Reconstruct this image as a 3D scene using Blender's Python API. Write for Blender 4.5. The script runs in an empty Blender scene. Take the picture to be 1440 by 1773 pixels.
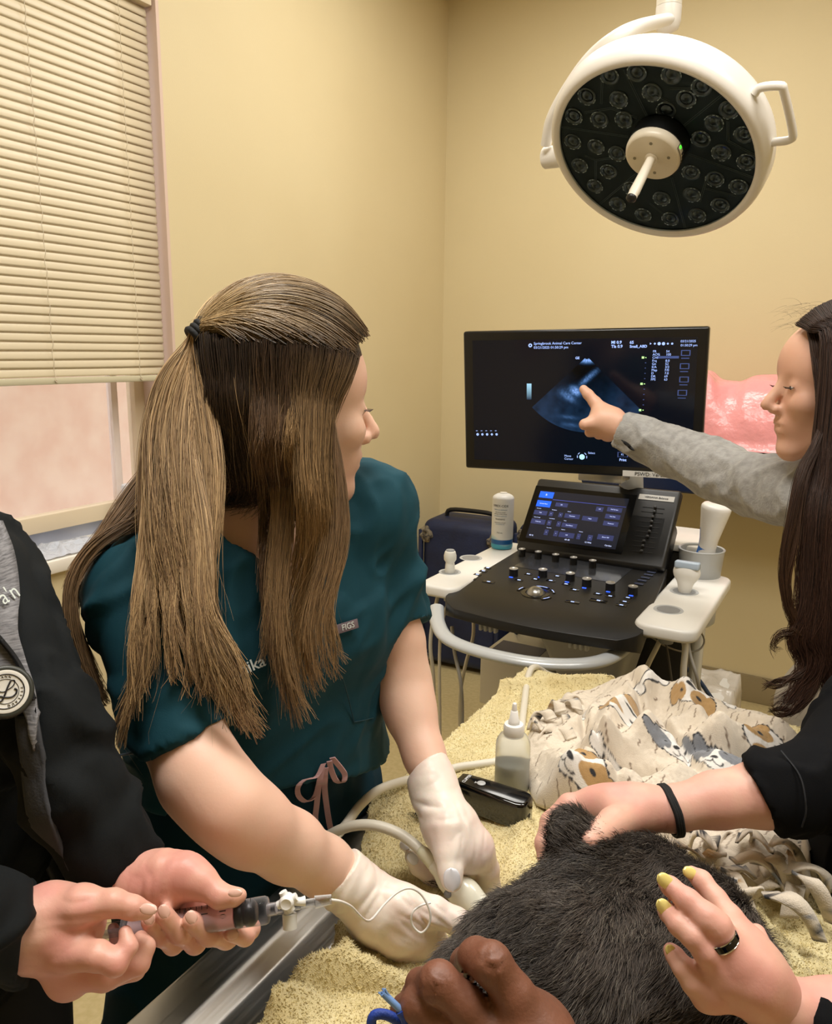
import bpy, bmesh, math, random
import numpy as np
from mathutils import Vector, Matrix, Euler

SC = bpy.context.scene
COL = SC.collection
rng = np.random.default_rng(7)
random.seed(7)

# ---------------------------------------------------------------- camera
FPX = 1350.0
CAMH = 1.52
YAW, PITCH, ROLL = math.radians(30), math.radians(11.7), math.radians(0.67)
cF = np.array([-math.sin(YAW) * math.cos(PITCH), math.cos(YAW) * math.cos(PITCH), -math.sin(PITCH)])
_R0 = np.array([math.cos(YAW), math.sin(YAW), 0.0])
_U0 = np.cross(_R0, cF)
cR = _R0 * math.cos(ROLL) + _U0 * math.sin(ROLL)
cU = _U0 * math.cos(ROLL) - _R0 * math.sin(ROLL)
cC = np.array([0, 0, CAMH])
cam = bpy.data.cameras.new('camera')
cam.sensor_fit = 'HORIZONTAL'
cam.sensor_width = 36.0
cam.lens = 36.0 * FPX / 1440.0
cam.clip_start = 0.02
cam_ob = bpy.data.objects.new('camera', cam)
COL.objects.link(cam_ob)
M = Matrix([[cR[0], cU[0], -cF[0], 0], [cR[1], cU[1], -cF[1], 0], [cR[2], cU[2], -cF[2], CAMH], [0, 0, 0, 1]])
cam_ob.matrix_world = M
cam.dof.use_dof = False
SC.camera = cam_ob

# ---------------------------------------------------------------- view + world + lights
SC.view_settings.view_transform = 'Standard'
SC.view_settings.look = 'None'
SC.view_settings.exposure = 0.0
SC.view_settings.gamma = 1.0
SC.view_settings.use_curve_mapping = False
SC.cycles.max_bounces = 6
SC.cycles.transparent_max_bounces = 12
SC.cycles.use_denoising = True
SC.cycles.sample_clamp_indirect = 4.0

WORLD = bpy.data.worlds.new('sky')
SC.world = WORLD
WORLD.use_nodes = True
WORLD.node_tree.nodes['Background'].inputs[0].default_value = (0.86, 0.93, 1.0, 1)
WORLD.node_tree.nodes['Background'].inputs[1].default_value = 2.7


def area(name, loc, size, power, color, rot=(0, 0, 0)):
    l = bpy.data.lights.new(name, 'AREA')
    l.shape = 'RECTANGLE'
    l.size, l.size_y = size
    l.energy = power
    l.color = color
    o = bpy.data.objects.new(name, l)
    o.location = loc
    o.rotation_euler = rot
    COL.objects.link(o)
    return o


LAMPC = (1.0, 0.975, 0.935)
LIGHTS = [((-0.45, 0.55, 3.11), 36), ((-0.75, 2.35, 3.11), 25), ((0.9, 1.2, 3.11), 26)]
for i, (l, p) in enumerate(LIGHTS):
    area('ceiling_light_lamp', l, (1.15, 0.55), p, LAMPC)


# ---------------------------------------------------------------- pixel -> point helpers (1440 x 1773 frame)
def ray(x, y):
    return cF + (x - 720) / FPX * cR - (y - 886.5) / FPX * cU


def P(x, y, d):
    return cC + d * ray(x, y)


def Z(x, y, z):
    D = ray(x, y)
    return cC + D * ((z - CAMH) / D[2])


def onX(x, y, X):
    D = ray(x, y)
    return cC + D * (X / D[0])


def onY(x, y, Y):
    D = ray(x, y)
    return cC + D * (Y / D[1])


# ---------------------------------------------------------------- scene tree helpers
def tag(o, label=None, cat=None, group=None, kind=None):
    if label: o['label'] = label
    if cat: o['category'] = cat
    if group: o['group'] = group
    if kind: o['kind'] = kind
    return o


def empty(name, loc, label, cat, group=None, rz=0.0):
    o = bpy.data.objects.new(name, None)
    o.empty_display_size = 0.05
    o.location = Vector(loc)
    o.rotation_euler = (0, 0, rz)
    COL.objects.link(o)
    return tag(o, label, cat, group)


def link(name, me, parent=None, m=None, smooth=False):
    """link a mesh whose vertices are in world space; parent keeps it in place"""
    o = bpy.data.objects.new(name, me)
    COL.objects.link(o)
    if m is not None:
        for mm in (m if isinstance(m, (list, tuple)) else [m]):
            me.materials.append(mm)
    if smooth:
        me.polygons.foreach_set('use_smooth', np.ones(len(me.polygons), bool))
    if parent is not None:
        o.parent = parent
        p = parent
        mw = Matrix.Identity(4)
        while p is not None:
            mw = Matrix.LocRotScale(p.location, p.rotation_euler, p.scale) @ mw if p.parent is None else (p.matrix_parent_inverse @ Matrix.LocRotScale(p.location, p.rotation_euler, p.scale)) @ mw
            p = p.parent
        o.matrix_parent_inverse = mw.inverted()
    return o


def local(name, me, parent, m=None, smooth=False):
    """link a mesh given in the parent's own coordinates"""
    o = bpy.data.objects.new(name, me)
    COL.objects.link(o)
    if m is not None:
        for mm in (m if isinstance(m, (list, tuple)) else [m]):
            me.materials.append(mm)
    if smooth:
        me.polygons.foreach_set('use_smooth', np.ones(len(me.polygons), bool))
    o.parent = parent
    return o


# ---------------------------------------------------------------- mesh builder
class MB:
    def __init__(s):
        s.v = []
        s.f = []
        s.mi = []
        s.X = Matrix.Identity(4)

    def add(s, vs, fs, mi=0):
        b = len(s.v)
        for v in vs:
            s.v.append(s.X @ Vector(v))
        for f in fs:
            s.f.append([b + i for i in f])
            s.mi.append(mi)
        return s

    def box(s, lo, hi, mi=0):
        x0, y0, z0 = lo
        x1, y1, z1 = hi
        return s.add([(x0, y0, z0), (x1, y0, z0), (x1, y1, z0), (x0, y1, z0), (x0, y0, z1), (x1, y0, z1), (x1, y1, z1), (x0, y1, z1)],
                     [(0, 3, 2, 1), (4, 5, 6, 7), (0, 1, 5, 4), (1, 2, 6, 5), (2, 3, 7, 6), (3, 0, 4, 7)], mi)

    def prism(s, pts, z0, z1, mi=0):
        n = len(pts)
        vs = [(p[0], p[1], z0) for p in pts] + [(p[0], p[1], z1) for p in pts]
        fs = [list(range(n))[::-1], list(range(n, 2 * n))] + [(i, (i + 1) % n, n + (i + 1) % n, n + i) for i in range(n)]
        return s.add(vs, fs, mi)

    def lathe(s, prof, seg=32, mi=0, caps=True):
        vs, fs = [], []
        for r, z in prof:
            for k in range(seg):
                a = 2 * math.pi * k / seg
                vs.append((r * math.cos(a), r * math.sin(a), z))
        for i in range(len(prof) - 1):
            for k in range(seg):
                k2 = (k + 1) % seg
                fs.append((i * seg + k, i * seg + k2, (i + 1) * seg + k2, (i + 1) * seg + k))
        if caps:
            fs.append(list(range(seg))[::-1])
            fs.append([(len(prof) - 1) * seg + k for k in range(seg)])
        return s.add(vs, fs, mi)

    def tube(s, pts, r, seg=10, mi=0, flat=1.0, up=None):
        pts = [np.array(p, float) for p in pts]
        n = len(pts)
        rs = r if isinstance(r, (list, tuple, np.ndarray)) else [r] * n
        t0 = pts[1] - pts[0]
        t0 = t0 / np.linalg.norm(t0)
        u = np.array(up, float) if up is not None else (np.array([0, 0, 1.0]) if abs(t0[2]) < 0.9 else np.array([1.0, 0, 0]))
        u = u - t0 * u.dot(t0)
        u /= np.linalg.norm(u)
        vs, fs = [], []
        for i in range(n):
            t = pts[min(i + 1, n - 1)] - pts[max(i - 1, 0)]
            t = t / (np.linalg.norm(t) + 1e-12)
            u = u - t * u.dot(t)
            u /= np.linalg.norm(u) + 1e-12
            w = np.cross(t, u)
            for k in range(seg):
                a = 2 * math.pi * k / seg
                vs.append(pts[i] + rs[i] * (u * math.cos(a) * flat + w * math.sin(a)))
        for i in range(n - 1):
            for k in range(seg):
                k2 = (k + 1) % seg
                fs.append((i * seg + k, i * seg + k2, (i + 1) * seg + k2, (i + 1) * seg + k))
        fs.append(list(range(seg))[::-1])
        fs.append([(n - 1) * seg + k for k in range(seg)])
        return s.add(vs, fs, mi)

    def ribbon(s, pts, side, w, th=0.0008, mi=0):
        vs, fs = [], []
        n = len(pts)
        for i in range(n):
            p = np.array(pts[i], float)
            sd = np.array(side[i] if isinstance(side, list) else side, float)
            sd = sd / np.linalg.norm(sd)
            t = np.array(pts[min(i + 1, n - 1)], float) - np.array(pts[max(i - 1, 0)], float)
            nn = np.cross(t, sd)
            nn /= np.linalg.norm(nn) + 1e-12
            ww = w[i] if isinstance(w, (list, tuple)) else w
            vs += [p - sd * ww - nn * th, p + sd * ww - nn * th, p + sd * ww + nn * th, p - sd * ww + nn * th]
        for i in range(n - 1):
            for k in range(4):
                k2 = (k + 1) % 4
                fs.append((4 * i + k, 4 * i + k2, 4 * i + 4 + k2, 4 * i + 4 + k))
        fs += [(3, 2, 1, 0), tuple(4 * n - 4 + k for k in range(4))]
        return s.add(vs, fs, mi)

    def mesh(s, name='m'):
        me = bpy.data.meshes.new(name)
        me.from_pydata([tuple(v) for v in s.v], [], s.f)
        me.polygons.foreach_set('material_index', s.mi)
        me.update()
        bm = bmesh.new()
        bm.from_mesh(me)
        bmesh.ops.recalc_face_normals(bm, faces=bm.faces)
        bm.to_mesh(me)
        bm.free()
        return me

    def build(s, name, m, parent=None, smooth=False, bev=0.0, seg=2, loc=False, sub=0, ang=0.6):
        me = s.mesh(name)
        if bev > 0:
            bevel(me, bev, seg, ang)
        o = (local if loc else link)(name, me, parent, m, False)
        if smooth or bev > 0:
            me.polygons.foreach_set('use_smooth', np.ones(len(me.polygons), bool))
            try:
                me.set_sharp_from_angle(angle=0.7 if not smooth else 1.0)
            except Exception:
                pass
        if sub:
            md = o.modifiers.new('s', 'SUBSURF')
            md.levels = md.render_levels = sub
        return o


def bevel(me, w, seg=2, ang=0.6):
    bm = bmesh.new()
    bm.from_mesh(me)
    bmesh.ops.remove_doubles(bm, verts=bm.verts, dist=1e-6)
    es = [e for e in bm.edges if len(e.link_faces) == 2 and e.calc_face_angle(0) > ang]
    bmesh.ops.bevel(bm, geom=es, offset=w, segments=seg, affect='EDGES', profile=0.5, clamp_overlap=True)
    bm.to_mesh(me)
    bm.free()


def frame(loc, x, y, z=None):
    """matrix from an origin and two axes"""
    x = Vector(x).normalized()
    y = Vector(y)
    y = (y - x * y.dot(x)).normalized()
    z = x.cross(y)
    return Matrix(((x[0], y[0], z[0], loc[0]), (x[1], y[1], z[1], loc[1]), (x[2], y[2], z[2], loc[2]), (0, 0, 0, 1)))


def along(a, b):
    """frame at a whose z axis points to b"""
    a, b = Vector(a), Vector(b)
    z = (b - a).normalized()
    x = z.orthogonal().normalized()
    y = z.cross(x)
    return Matrix(((x[0], y[0], z[0], a[0]), (x[1], y[1], z[1], a[1]), (x[2], y[2], z[2], a[2]), (0, 0, 0, 1)))


def spline(pts, n=24):
    """Catmull-Rom through the points"""
    p = np.array(pts, float)
    p = np.vstack([2 * p[0] - p[1], p, 2 * p[-1] - p[-2]])
    m = len(p) - 3
    out = []
    for t in np.linspace(0, m - 1e-6, n):
        i = int(t)
        u = t - i
        a, b, c, d = p[i], p[i + 1], p[i + 2], p[i + 3]
        out.append(0.5 * ((2 * b) + (-a + c) * u + (2 * a - 5 * b + 4 * c - d) * u * u + (-a + 3 * b - 3 * c + d) * u ** 3))
    return np.array(out)


def text_mesh(body, size, extrude=0.0002, align='CENTER', bold=0.0, spacing=1.0):
    cu = bpy.data.curves.new('txt', 'FONT')
    cu.body = body
    cu.size = size
    cu.extrude = extrude
    cu.align_x = align
    cu.align_y = 'CENTER'
    cu.offset = bold
    cu.space_character = spacing
    cu.resolution_u = 3
    o = bpy.data.objects.new('txt', cu)
    COL.objects.link(o)
    dg = bpy.context.evaluated_depsgraph_get()
    me = bpy.data.meshes.new_from_object(o.evaluated_get(dg))
    bpy.data.objects.remove(o)
    bpy.data.curves.remove(cu)
    return me


def text(name, body, size, mat4, m, parent, **k):
    """lettering lying in the xy plane of mat4 (world space)"""
    me = text_mesh(body, size, **k)
    me.transform(mat4)
    if parent is not None and k.get('loc'):
        return local(name, me, parent, m)
    return link(name, me, parent, m)


# ---------------------------------------------------------------- materials
def lin(c):
    if isinstance(c, str):
        c = [int(c[i:i + 2], 16) / 255 for i in (0, 2, 4)]
    elif max(c) > 1.0:
        c = [v / 255 for v in c]
    return tuple((v / 12.92 if v <= 0.04045 else ((v + 0.055) / 1.055) ** 2.4) for v in c) + (1,)


def mat(name, col, rough=0.5, metal=0.0, noise=None, bump=None, emit=None, **kw):
    """noise=(colour2, scale, detail)  bump=(scale, strength, distance)"""
    m = bpy.data.materials.new(name)
    m.use_nodes = True
    nt = m.node_tree
    b = nt.nodes['Principled BSDF']
    b.inputs['Base Color'].default_value = lin(col)
    b.inputs['Roughness'].default_value = rough
    b.inputs['Metallic'].default_value = metal
    for k, v in kw.items():
        b.inputs[k.replace('_', ' ')].default_value = v
    if noise or bump:
        tc = nt.nodes.new('ShaderNodeTexCoord')
    if noise:
        n = nt.nodes.new('ShaderNodeTexNoise')
        n.inputs['Scale'].default_value = noise[1]
        n.inputs['Detail'].default_value = noise[2] if len(noise) > 2 else 3
        nt.links.new(tc.outputs['Object'], n.inputs['Vector'])
        r = nt.nodes.new('ShaderNodeValToRGB')
        r.color_ramp.elements[0].position = 0.35
        r.color_ramp.elements[1].position = 0.65
        r.color_ramp.elements[0].color = lin(col)
        r.color_ramp.elements[1].color = lin(noise[0])
        nt.links.new(n.outputs['Fac'], r.inputs[0])
        nt.links.new(r.outputs[0], b.inputs['Base Color'])
    if bump:
        n2 = nt.nodes.new('ShaderNodeTexNoise')
        n2.inputs['Scale'].default_value = bump[0]
        n2.inputs['Detail'].default_value = 4
        nt.links.new(tc.outputs['Object'], n2.inputs['Vector'])
        bp = nt.nodes.new('ShaderNodeBump')
        bp.inputs['Strength'].default_value = bump[1]
        bp.inputs['Distance'].default_value = bump[2]
        nt.links.new(n2.outputs['Fac'], bp.inputs['Height'])
        nt.links.new(bp.outputs[0], b.inputs['Normal'])
    if emit:
        b.inputs['Emission Color'].default_value = lin(emit[0])
        b.inputs['Emission Strength'].default_value = emit[1]
    return m


def attr_mat(name, rough=0.6, attr='Col', bump=None, **kw):
    m = mat(name, (1, 1, 1), rough, bump=bump, **kw)
    nt = m.node_tree
    a = nt.nodes.new('ShaderNodeAttribute')
    a.attribute_name = attr
    nt.links.new(a.outputs['Color'], nt.nodes['Principled BSDF'].inputs['Base Color'])
    return m


def set_col(me, cols, attr='Col'):
    a = me.color_attributes.new(attr, 'FLOAT_COLOR', 'POINT')
    c = np.ones((len(me.vertices), 4), np.float32)
    c[:, :3] = cols
    a.data.foreach_set('color', c.ravel())


def glass_mat(name, col=(1, 1, 1), rough=0.03, mix=0.25, body=1.0):
    """clear plastic: mostly see-through with a glossy skin"""
    m = bpy.data.materials.new(name)
    m.use_nodes = True
    nt = m.node_tree
    for n in list(nt.nodes):
        nt.nodes.remove(n)
    out = nt.nodes.new('ShaderNodeOutputMaterial')
    t = nt.nodes.new('ShaderNodeBsdfTransparent')
    t.inputs[0].default_value = lin(col)
    g = nt.nodes.new('ShaderNodeBsdfPrincipled')
    g.inputs['Base Color'].default_value = tuple(v * body for v in lin(col)[:3]) + (1,)
    g.inputs['Roughness'].default_value = rough
    mx = nt.nodes.new('ShaderNodeMixShader')
    lw = nt.nodes.new('ShaderNodeLayerWeight')
    lw.inputs['Blend'].default_value = mix
    nt.links.new(lw.outputs['Facing'], mx.inputs[0])
    nt.links.new(t.outputs[0], mx.inputs[1])
    nt.links.new(g.outputs[0], mx.inputs[2])
    nt.links.new(mx.outputs[0], out.inputs[0])
    return m


# ---------------------------------------------------------------- distance-field modelling (one continuous surface)
def cone(a, b, ra, rb, flat=None):
    """tapered capsule; flat=(axis, factor) squeezes it along an axis"""
    return ('c', np.array(a, np.float32), np.array(b, np.float32), float(ra), float(rb), flat)


def ball(c, r):
    return ('c', np.array(c, np.float32), np.array(c, np.float32) + 1e-5, float(r), float(r), None)


def ell(c, ax, ay, rx, ry, rz):
    """ellipsoid with first two axes directions"""
    x = np.array(ax, float)
    x /= np.linalg.norm(x)
    y = np.array(ay, float)
    y = y - x * y.dot(x)
    y /= np.linalg.norm(y)
    z = np.cross(x, y)
    return ('e', np.array(c, np.float32), np.stack([x, y, z]).astype(np.float32), np.array([rx, ry, rz], np.float32))


def chain(pts, rs, flat=None):
    return [cone(pts[i], pts[i + 1], rs[i], rs[i + 1], flat) for i in range(len(pts) - 1)]


def d_prim(p, q):
    if q[0] == 'c':
        a, b, ra, rb, flat = q[1:]
        pa = p - a
        ba = b - a
        if flat is not None:
            n = np.array(flat[0], np.float32)
            n = n / np.linalg.norm(n)
            s = np.float32(1.0 / flat[1] - 1)
            pa = pa + (pa @ n)[:, None] * n * s
            ba = ba + (ba @ n) * n * s
        l2 = float(ba @ ba) + 1e-12
        t = np.clip((pa @ ba) / l2, 0, 1)
        d = np.sqrt(((pa - t[:, None] * ba) ** 2).sum(1)) - (ra + (rb - ra) * t)
        return d * (flat[1] ** 0.5 if flat is not None else 1.0)
    c, A, r = q[1:]
    l = (p - c) @ A.T
    k0 = np.sqrt(((l / r) ** 2).sum(1))
    k1 = np.sqrt(((l / (r * r)) ** 2).sum(1)) + 1e-9
    return k0 * (k0 - 1) / k1


def smin(a, b, k):
    h = np.maximum(k - np.abs(a - b), 0) / k
    return np.minimum(a, b) - h * h * k * 0.25


def smax(a, b, k):
    return -smin(-a, -b, k)


def d_group(p, prims, k):
    d = d_prim(p, prims[0])
    for q in prims[1:]:
        d = smin(d, d_prim(p, q), k)
    return d


def prim_box(prims):
    lo = np.full(3, 1e9)
    hi = -lo
    for q in prims:
        if q[0] == 'c':
            for c, r in ((q[1], q[3]), (q[2], q[4])):
                lo = np.minimum(lo, c - r)
                hi = np.maximum(hi, c + r)
        else:
            r = q[3].max()
            lo = np.minimum(lo, q[1] - r)
            hi = np.maximum(hi, q[1] + r)
    return lo, hi


def surface(fn, lo, hi, h, name='m'):
    """surface nets over a block-sparse grid; fn(points)->distance"""
    B = 8
    lo = np.array(lo, float) - 3 * h
    n = np.ceil((np.array(hi, float) + 3 * h - lo) / h / B).astype(int) * B
    nb = n // B
    g = np.stack(np.meshgrid(*[np.arange(k) for k in nb], indexing='ij'), -1).reshape(-1, 3)
    cen = (lo + (g * B + (B - 1) / 2) * h).astype(np.float32)
    dc = fn(cen)
    act = np.abs(dc) < B * h * 0.87 * 1.7
    D = np.repeat(np.repeat(np.repeat(dc.reshape(nb), B, 0), B, 1), B, 2).astype(np.float32)
    off = np.stack(np.meshgrid(*[np.arange(B)] * 3, indexing='ij'), -1).reshape(-1, 3)
    ga = g[act]
    for s in range(0, len(ga), 400):
        gi = ga[s:s + 400]
        idx = (gi[:, None, :] * B + off[None]).reshape(-1, 3)
        d = fn((lo + idx * h).astype(np.float32))
        D[idx[:, 0], idx[:, 1], idx[:, 2]] = d
    S = D < 0
    c8 = [(i, j, k) for i in (0, 1) for j in (0, 1) for k in (0, 1)]
    sl = lambda A, c: A[c[0]:A.shape[0] - 1 + c[0], c[1]:A.shape[1] - 1 + c[1], c[2]:A.shape[2] - 1 + c[2]]
    cnt = sum(sl(S, c).astype(np.int8) for c in c8)
    mixed = (cnt > 0) & (cnt < 8)
    ci = np.argwhere(mixed)
    vid = np.full(mixed.shape, -1, np.int64)
    vid[mixed] = np.arange(len(ci))
    val = np.stack([D[ci[:, 0] + c[0], ci[:, 1] + c[1], ci[:, 2] + c[2]] for c in c8], 1)
    acc = np.zeros((len(ci), 3))
    w = np.zeros(len(ci))
    for a in range(8):
        for b in range(a + 1, 8):
            ca, cb = np.array(c8[a]), np.array(c8[b])
            if abs(ca - cb).sum() != 1:
                continue
            va, vb = val[:, a], val[:, b]
            m = (va < 0) != (vb < 0)
            t = np.where(m, va / np.where(m, va - vb, 1), 0)
            acc += np.where(m[:, None], ca + (cb - ca) * t[:, None], 0)
            w += m
    V = lo + (ci + acc / w[:, None]) * h
    quads = []
    for ax in range(3):
        o = [0, 0, 0]
        o[ax] = 1
        A = S[:S.shape[0] - o[0], :S.shape[1] - o[1], :S.shape[2] - o[2]]
        Bm = S[o[0]:, o[1]:, o[2]:]
        e = np.argwhere(A != Bm)
        u, v = [(1, 2), (2, 0), (0, 1)][ax]
        e = e[(e[:, u] > 0) & (e[:, v] > 0) & (e[:, u] < S.shape[u] - 1) & (e[:, v] < S.shape[v] - 1)]
        du = np.zeros(3, int)
        dv = np.zeros(3, int)
        du[u] = 1
        dv[v] = 1
        q = np.stack([vid[tuple((e - du - dv).T)], vid[tuple((e - dv).T)], vid[tuple(e.T)], vid[tuple((e - du).T)]], 1)
        ins = S[tuple(e.T)]
        q = np.where(ins[:, None], q, q[:, ::-1])
        quads.append(q)
    Q = np.concatenate(quads)
    Q = Q[(Q >= 0).all(1)]
    return mesh_np(V, Q, name)


def mesh_np(V, Q, name='m'):
    me = bpy.data.meshes.new(name)
    V = np.ascontiguousarray(V, np.float32)
    Q = np.ascontiguousarray(Q, np.int32)
    k = Q.shape[1]
    me.vertices.add(len(V))
    me.vertices.foreach_set('co', V.ravel())
    me.loops.add(Q.size)
    me.loops.foreach_set('vertex_index', Q.ravel())
    me.polygons.add(len(Q))
    me.polygons.foreach_set('loop_start', np.arange(0, Q.size, k, dtype=np.int32))
    me.polygons.foreach_set('use_smooth', np.ones(len(Q), bool))
    me.update(calc_edges=True)
    me.validate()
    return me


def verts(me):
    v = np.empty(len(me.vertices) * 3, np.float32)
    me.vertices.foreach_get('co', v)
    return v.reshape(-1, 3)


def set_verts(me, v):
    me.vertices.foreach_set('co', np.ascontiguousarray(v, np.float32).ravel())
    me.update()


def normals(me):
    v = np.empty(len(me.vertices) * 3, np.float32)
    me.vertex_normals.foreach_get('vector', v)
    return v.reshape(-1, 3)


def hash3(i, seed=0):
    x = (i[..., 0] * 374761393 + i[..., 1] * 668265263 + i[..., 2] * 2147483647 + seed * 1274126177) & 0xffffffff
    x = ((x ^ (x >> 13)) * 1274126177) & 0xffffffff
    return ((x ^ (x >> 16)) & 0xffff) / 65535.0


def vnoise(p, scale=1.0, seed=0):
    """value noise in -1..1"""
    q = np.asarray(p, float) * scale
    i = np.floor(q).astype(np.int64)
    f = q - i
    f = f * f * (3 - 2 * f)
    r = 0
    for dx in (0, 1):
        for dy in (0, 1):
            for dz in (0, 1):
                w = (f[..., 0] if dx else 1 - f[..., 0]) * (f[..., 1] if dy else 1 - f[..., 1]) * (f[..., 2] if dz else 1 - f[..., 2])
                r = r + w * hash3(i + np.array([dx, dy, dz]), seed)
    return r * 2 - 1


def fbm(p, scale, octs=3, seed=0):
    return sum(vnoise(p, scale * 2 ** o, seed + o) * 0.5 ** o for o in range(octs))


def blob(name, groups, h, m, parent, kj=0.01, cut=None, extra=None, disp=None):
    """groups: list of (prims, k). Groups blend into the first with kj but stay apart from each other."""
    allp = [q for g, _ in groups for q in g]
    lo, hi = prim_box(allp)

    def fn(p):
        base = d_group(p, *groups[0])
        out = base
        for g, k in groups[1:]:
            out = np.minimum(out, smin(base, d_group(p, g, k), kj))
        if cut is not None:
            out = cut(p, out)
        return out
    me = surface(fn, lo, hi, h, name)
    if disp is not None:
        v, n = verts(me), normals(me)
        set_verts(me, v + n * disp(v, n)[:, None])
    o = link(name, me, parent, m)
    return o
# ================================================================ setting
WX, WY, CEIL = -1.915, 3.567, 3.2
M_wall = mat('wall_paint', 'D9CAA2', 0.62, bump=(260, 0.12, 0.002), noise=('D5C59C', 1.3))
M_ceil = mat('ceiling_tile', 'E9E4D6', 0.9, bump=(300, 0.3, 0.002))
M_floor = mat('vinyl_floor', 'B8A677', 0.38, noise=('C4B285', 60, 6))
M_base = mat('vinyl_baseboard', '928363', 0.5)
M_sill = mat('sill_board', 'EFE9DD', 0.35)
M_frame = mat('window_frame_paint', 'DCCBAE', 0.5)
M_reveal = mat('reveal_paint', 'D6BDAE', 0.6)
M_white = mat('white_plastic', 'E8E6E0', 0.35)
M_brick = mat('exterior_brick', 'E2C6BC', 0.9, noise=('EAD6CD', 7, 5))
WIN = (0.12, 1.789, 0.935, 2.56)


def structure(name, mb, m, **k):
    return tag(mb.build(name, m, None, **k), kind='structure')


structure('floor', MB().box((WX - 0.1, -2.4, -0.05), (2.7, WY + 0.1, 0)), M_floor)
structure('ceiling', MB().box((WX - 0.1, -2.4, CEIL), (2.7, WY + 0.1, CEIL + 0.05)), M_ceil)
structure('wall_back', MB().box((WX - 0.2, WY, 0), (2.7, WY + 0.1, CEIL)), M_wall)
structure('wall_right', MB().box((2.6, -2.3, 0), (2.7, WY, CEIL)), M_wall)
structure('wall_front', MB().box((WX, -2.4, 0), (2.7, -2.3, CEIL)), M_wall)
y0, y1, z0, z1 = WIN
wl = MB()
wl.box((WX - 0.2, -2.3, 0), (WX, WY, z0)).box((WX - 0.2, -2.3, z1), (WX, WY, CEIL)).box((WX - 0.2, -2.3, z0), (WX, y0, z1)).box((WX - 0.2, y1, z0), (WX, WY, z1))
structure('wall_left', wl, M_wall)
structure('baseboard_back', MB().box((WX, WY - 0.012, 0), (2.6, WY, 0.125)), M_base, bev=0.004)
structure('baseboard_left', MB().box((WX, -2.3, 0), (WX + 0.012, WY, 0.125)), M_base, bev=0.004)
# the window: reveal lining, sill board, frame with a mullion, pane and insect screen
w = structure('window_1', MB().box((WX - 0.19, y1 - 0.012, z0), (WX + 0.002, y1 - 0.0005, z1)).box((WX - 0.19, y0, z0), (WX + 0.002, y0 + 0.012, z1)).box((WX - 0.19, y0, z1 - 0.012), (WX + 0.002, y1, z1)), M_reveal)
MB().box((WX - 0.19, y0, z0 - 0.03), (WX + 0.022, y1 + 0.02, z0 + 0.008)).build('window_sill', M_sill, w, bev=0.006)
fx = -2.075
MB().box((fx - 0.02, y0, 0.985), (fx + 0.02, y1, 1.035)).box((fx - 0.02, y0, z1 - 0.06), (fx + 0.02, y1, z1)).box((fx - 0.02, y0, 0.985), (fx + 0.02, y0 + 0.05, z1)).box((fx - 0.02, y1 - 0.05, 0.985), (fx + 0.02, y1, z1)).build('window_frame', M_frame, w, bev=0.003)
MB().box((fx - 0.03, y0, 0.94), (fx + 0.0, y1, 0.985)).build('lower_track', mat('track_metal', 'AEB4C6', 0.35, 0.4), w)
MB().box((fx - 0.012, 1.655, 1.035), (fx + 0.012, 1.68, z1 - 0.06)).build('mullion', mat('mullion_vinyl', 'F2E4DC', 0.4), w, bev=0.003)
MB().box((fx - 0.001, y0 + 0.05, 1.035), (fx + 0.001, y1 - 0.05, z1 - 0.06)).build('pane', glass_mat('window_glass', (1, .99, .98), 0.02, 0.12, 0.0), w)
tag(MB().box((-3.1, -2.5, -0.5), (-3.0, 4.5, 2.35)).build('exterior_wall', M_brick, None), 'pale pinkish brick wall outside, seen blurred through the window', 'exterior wall')

# the window blind
M_blind = mat('blind_vinyl', 'DCCFB2', 0.42, Transmission_Weight=0.0)
bl = empty('window_blind', (WX - 0.03, 0.95, 1.43), 'cream slatted window blind lowered over two thirds of the window', 'blind')
bx = WX - 0.028
by0, by1 = y0 + 0.02, 1.764
sl = MB()
zz = 1.452
pitch = 0.0236
while zz < 2.475:
    vs, fs = [], []
    N = 6
    tilt = math.radians(76)
    nseg = 12
    for j in range(nseg + 1):
        yy = by0 + (by1 - by0) * j / nseg
        sag = 0.0012 * math.sin(j / nseg * math.pi) + 0.0006 * math.sin(zz * 90 + j * 1.3)
        for k in range(N + 1):
            u = (k / N - 0.5) * 0.0278
            cv = 0.0028 * (1 - (2 * k / N - 1) ** 2)
            # across the slat: down and into the room; crown faces the room
            x_ = bx - u * math.cos(tilt) + cv * math.sin(tilt)
            z_ = zz + u * math.sin(tilt) + cv * math.cos(tilt) - sag
            vs.append((x_, yy, z_))
    for j in range(nseg):
        for k in range(N):
            a = j * (N + 1) + k
            fs.append((a, a + 1, a + N + 2, a + N + 1))
    sl.add(vs, fs)
    zz += pitch
so = sl.build('slats', M_blind, bl, smooth=True)
md = so.modifiers.new('t', 'SOLIDIFY')
md.thickness = 0.0008
MB().box((bx - 0.022, by0 - 0.005, 2.482), (bx + 0.024, by1 + 0.006, 2.535)).build('headrail', M_blind, bl, bev=0.004)
MB().box((bx - 0.014, by0, 1.418), (bx + 0.013, by1, 1.436)).build('bottom_rail', mat('blind_rail', 'C9C2A6', 0.4), bl, bev=0.004)
M_cord = mat('blind_cord', 'D8CCB4', 0.8)
for yc in (1.37, 1.66, 0.65):
    t = MB()
    pts = [(bx + 0.012 + 0.003 * math.sin(i * 1.57 + 1), yc + 0.0012 * math.sin(i * 0.9), 1.43 + i * 0.0118) for i in range(90)]
    t.tube(pts, 0.0009, 5)
    t.tube([(bx + 0.016, yc + 0.004 * math.sin(i), 1.427 + 0.004 * math.cos(i * 1.3)) for i in range(9)], 0.0014, 5)
    t.build('ladder_cord', M_cord, bl)

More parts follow.
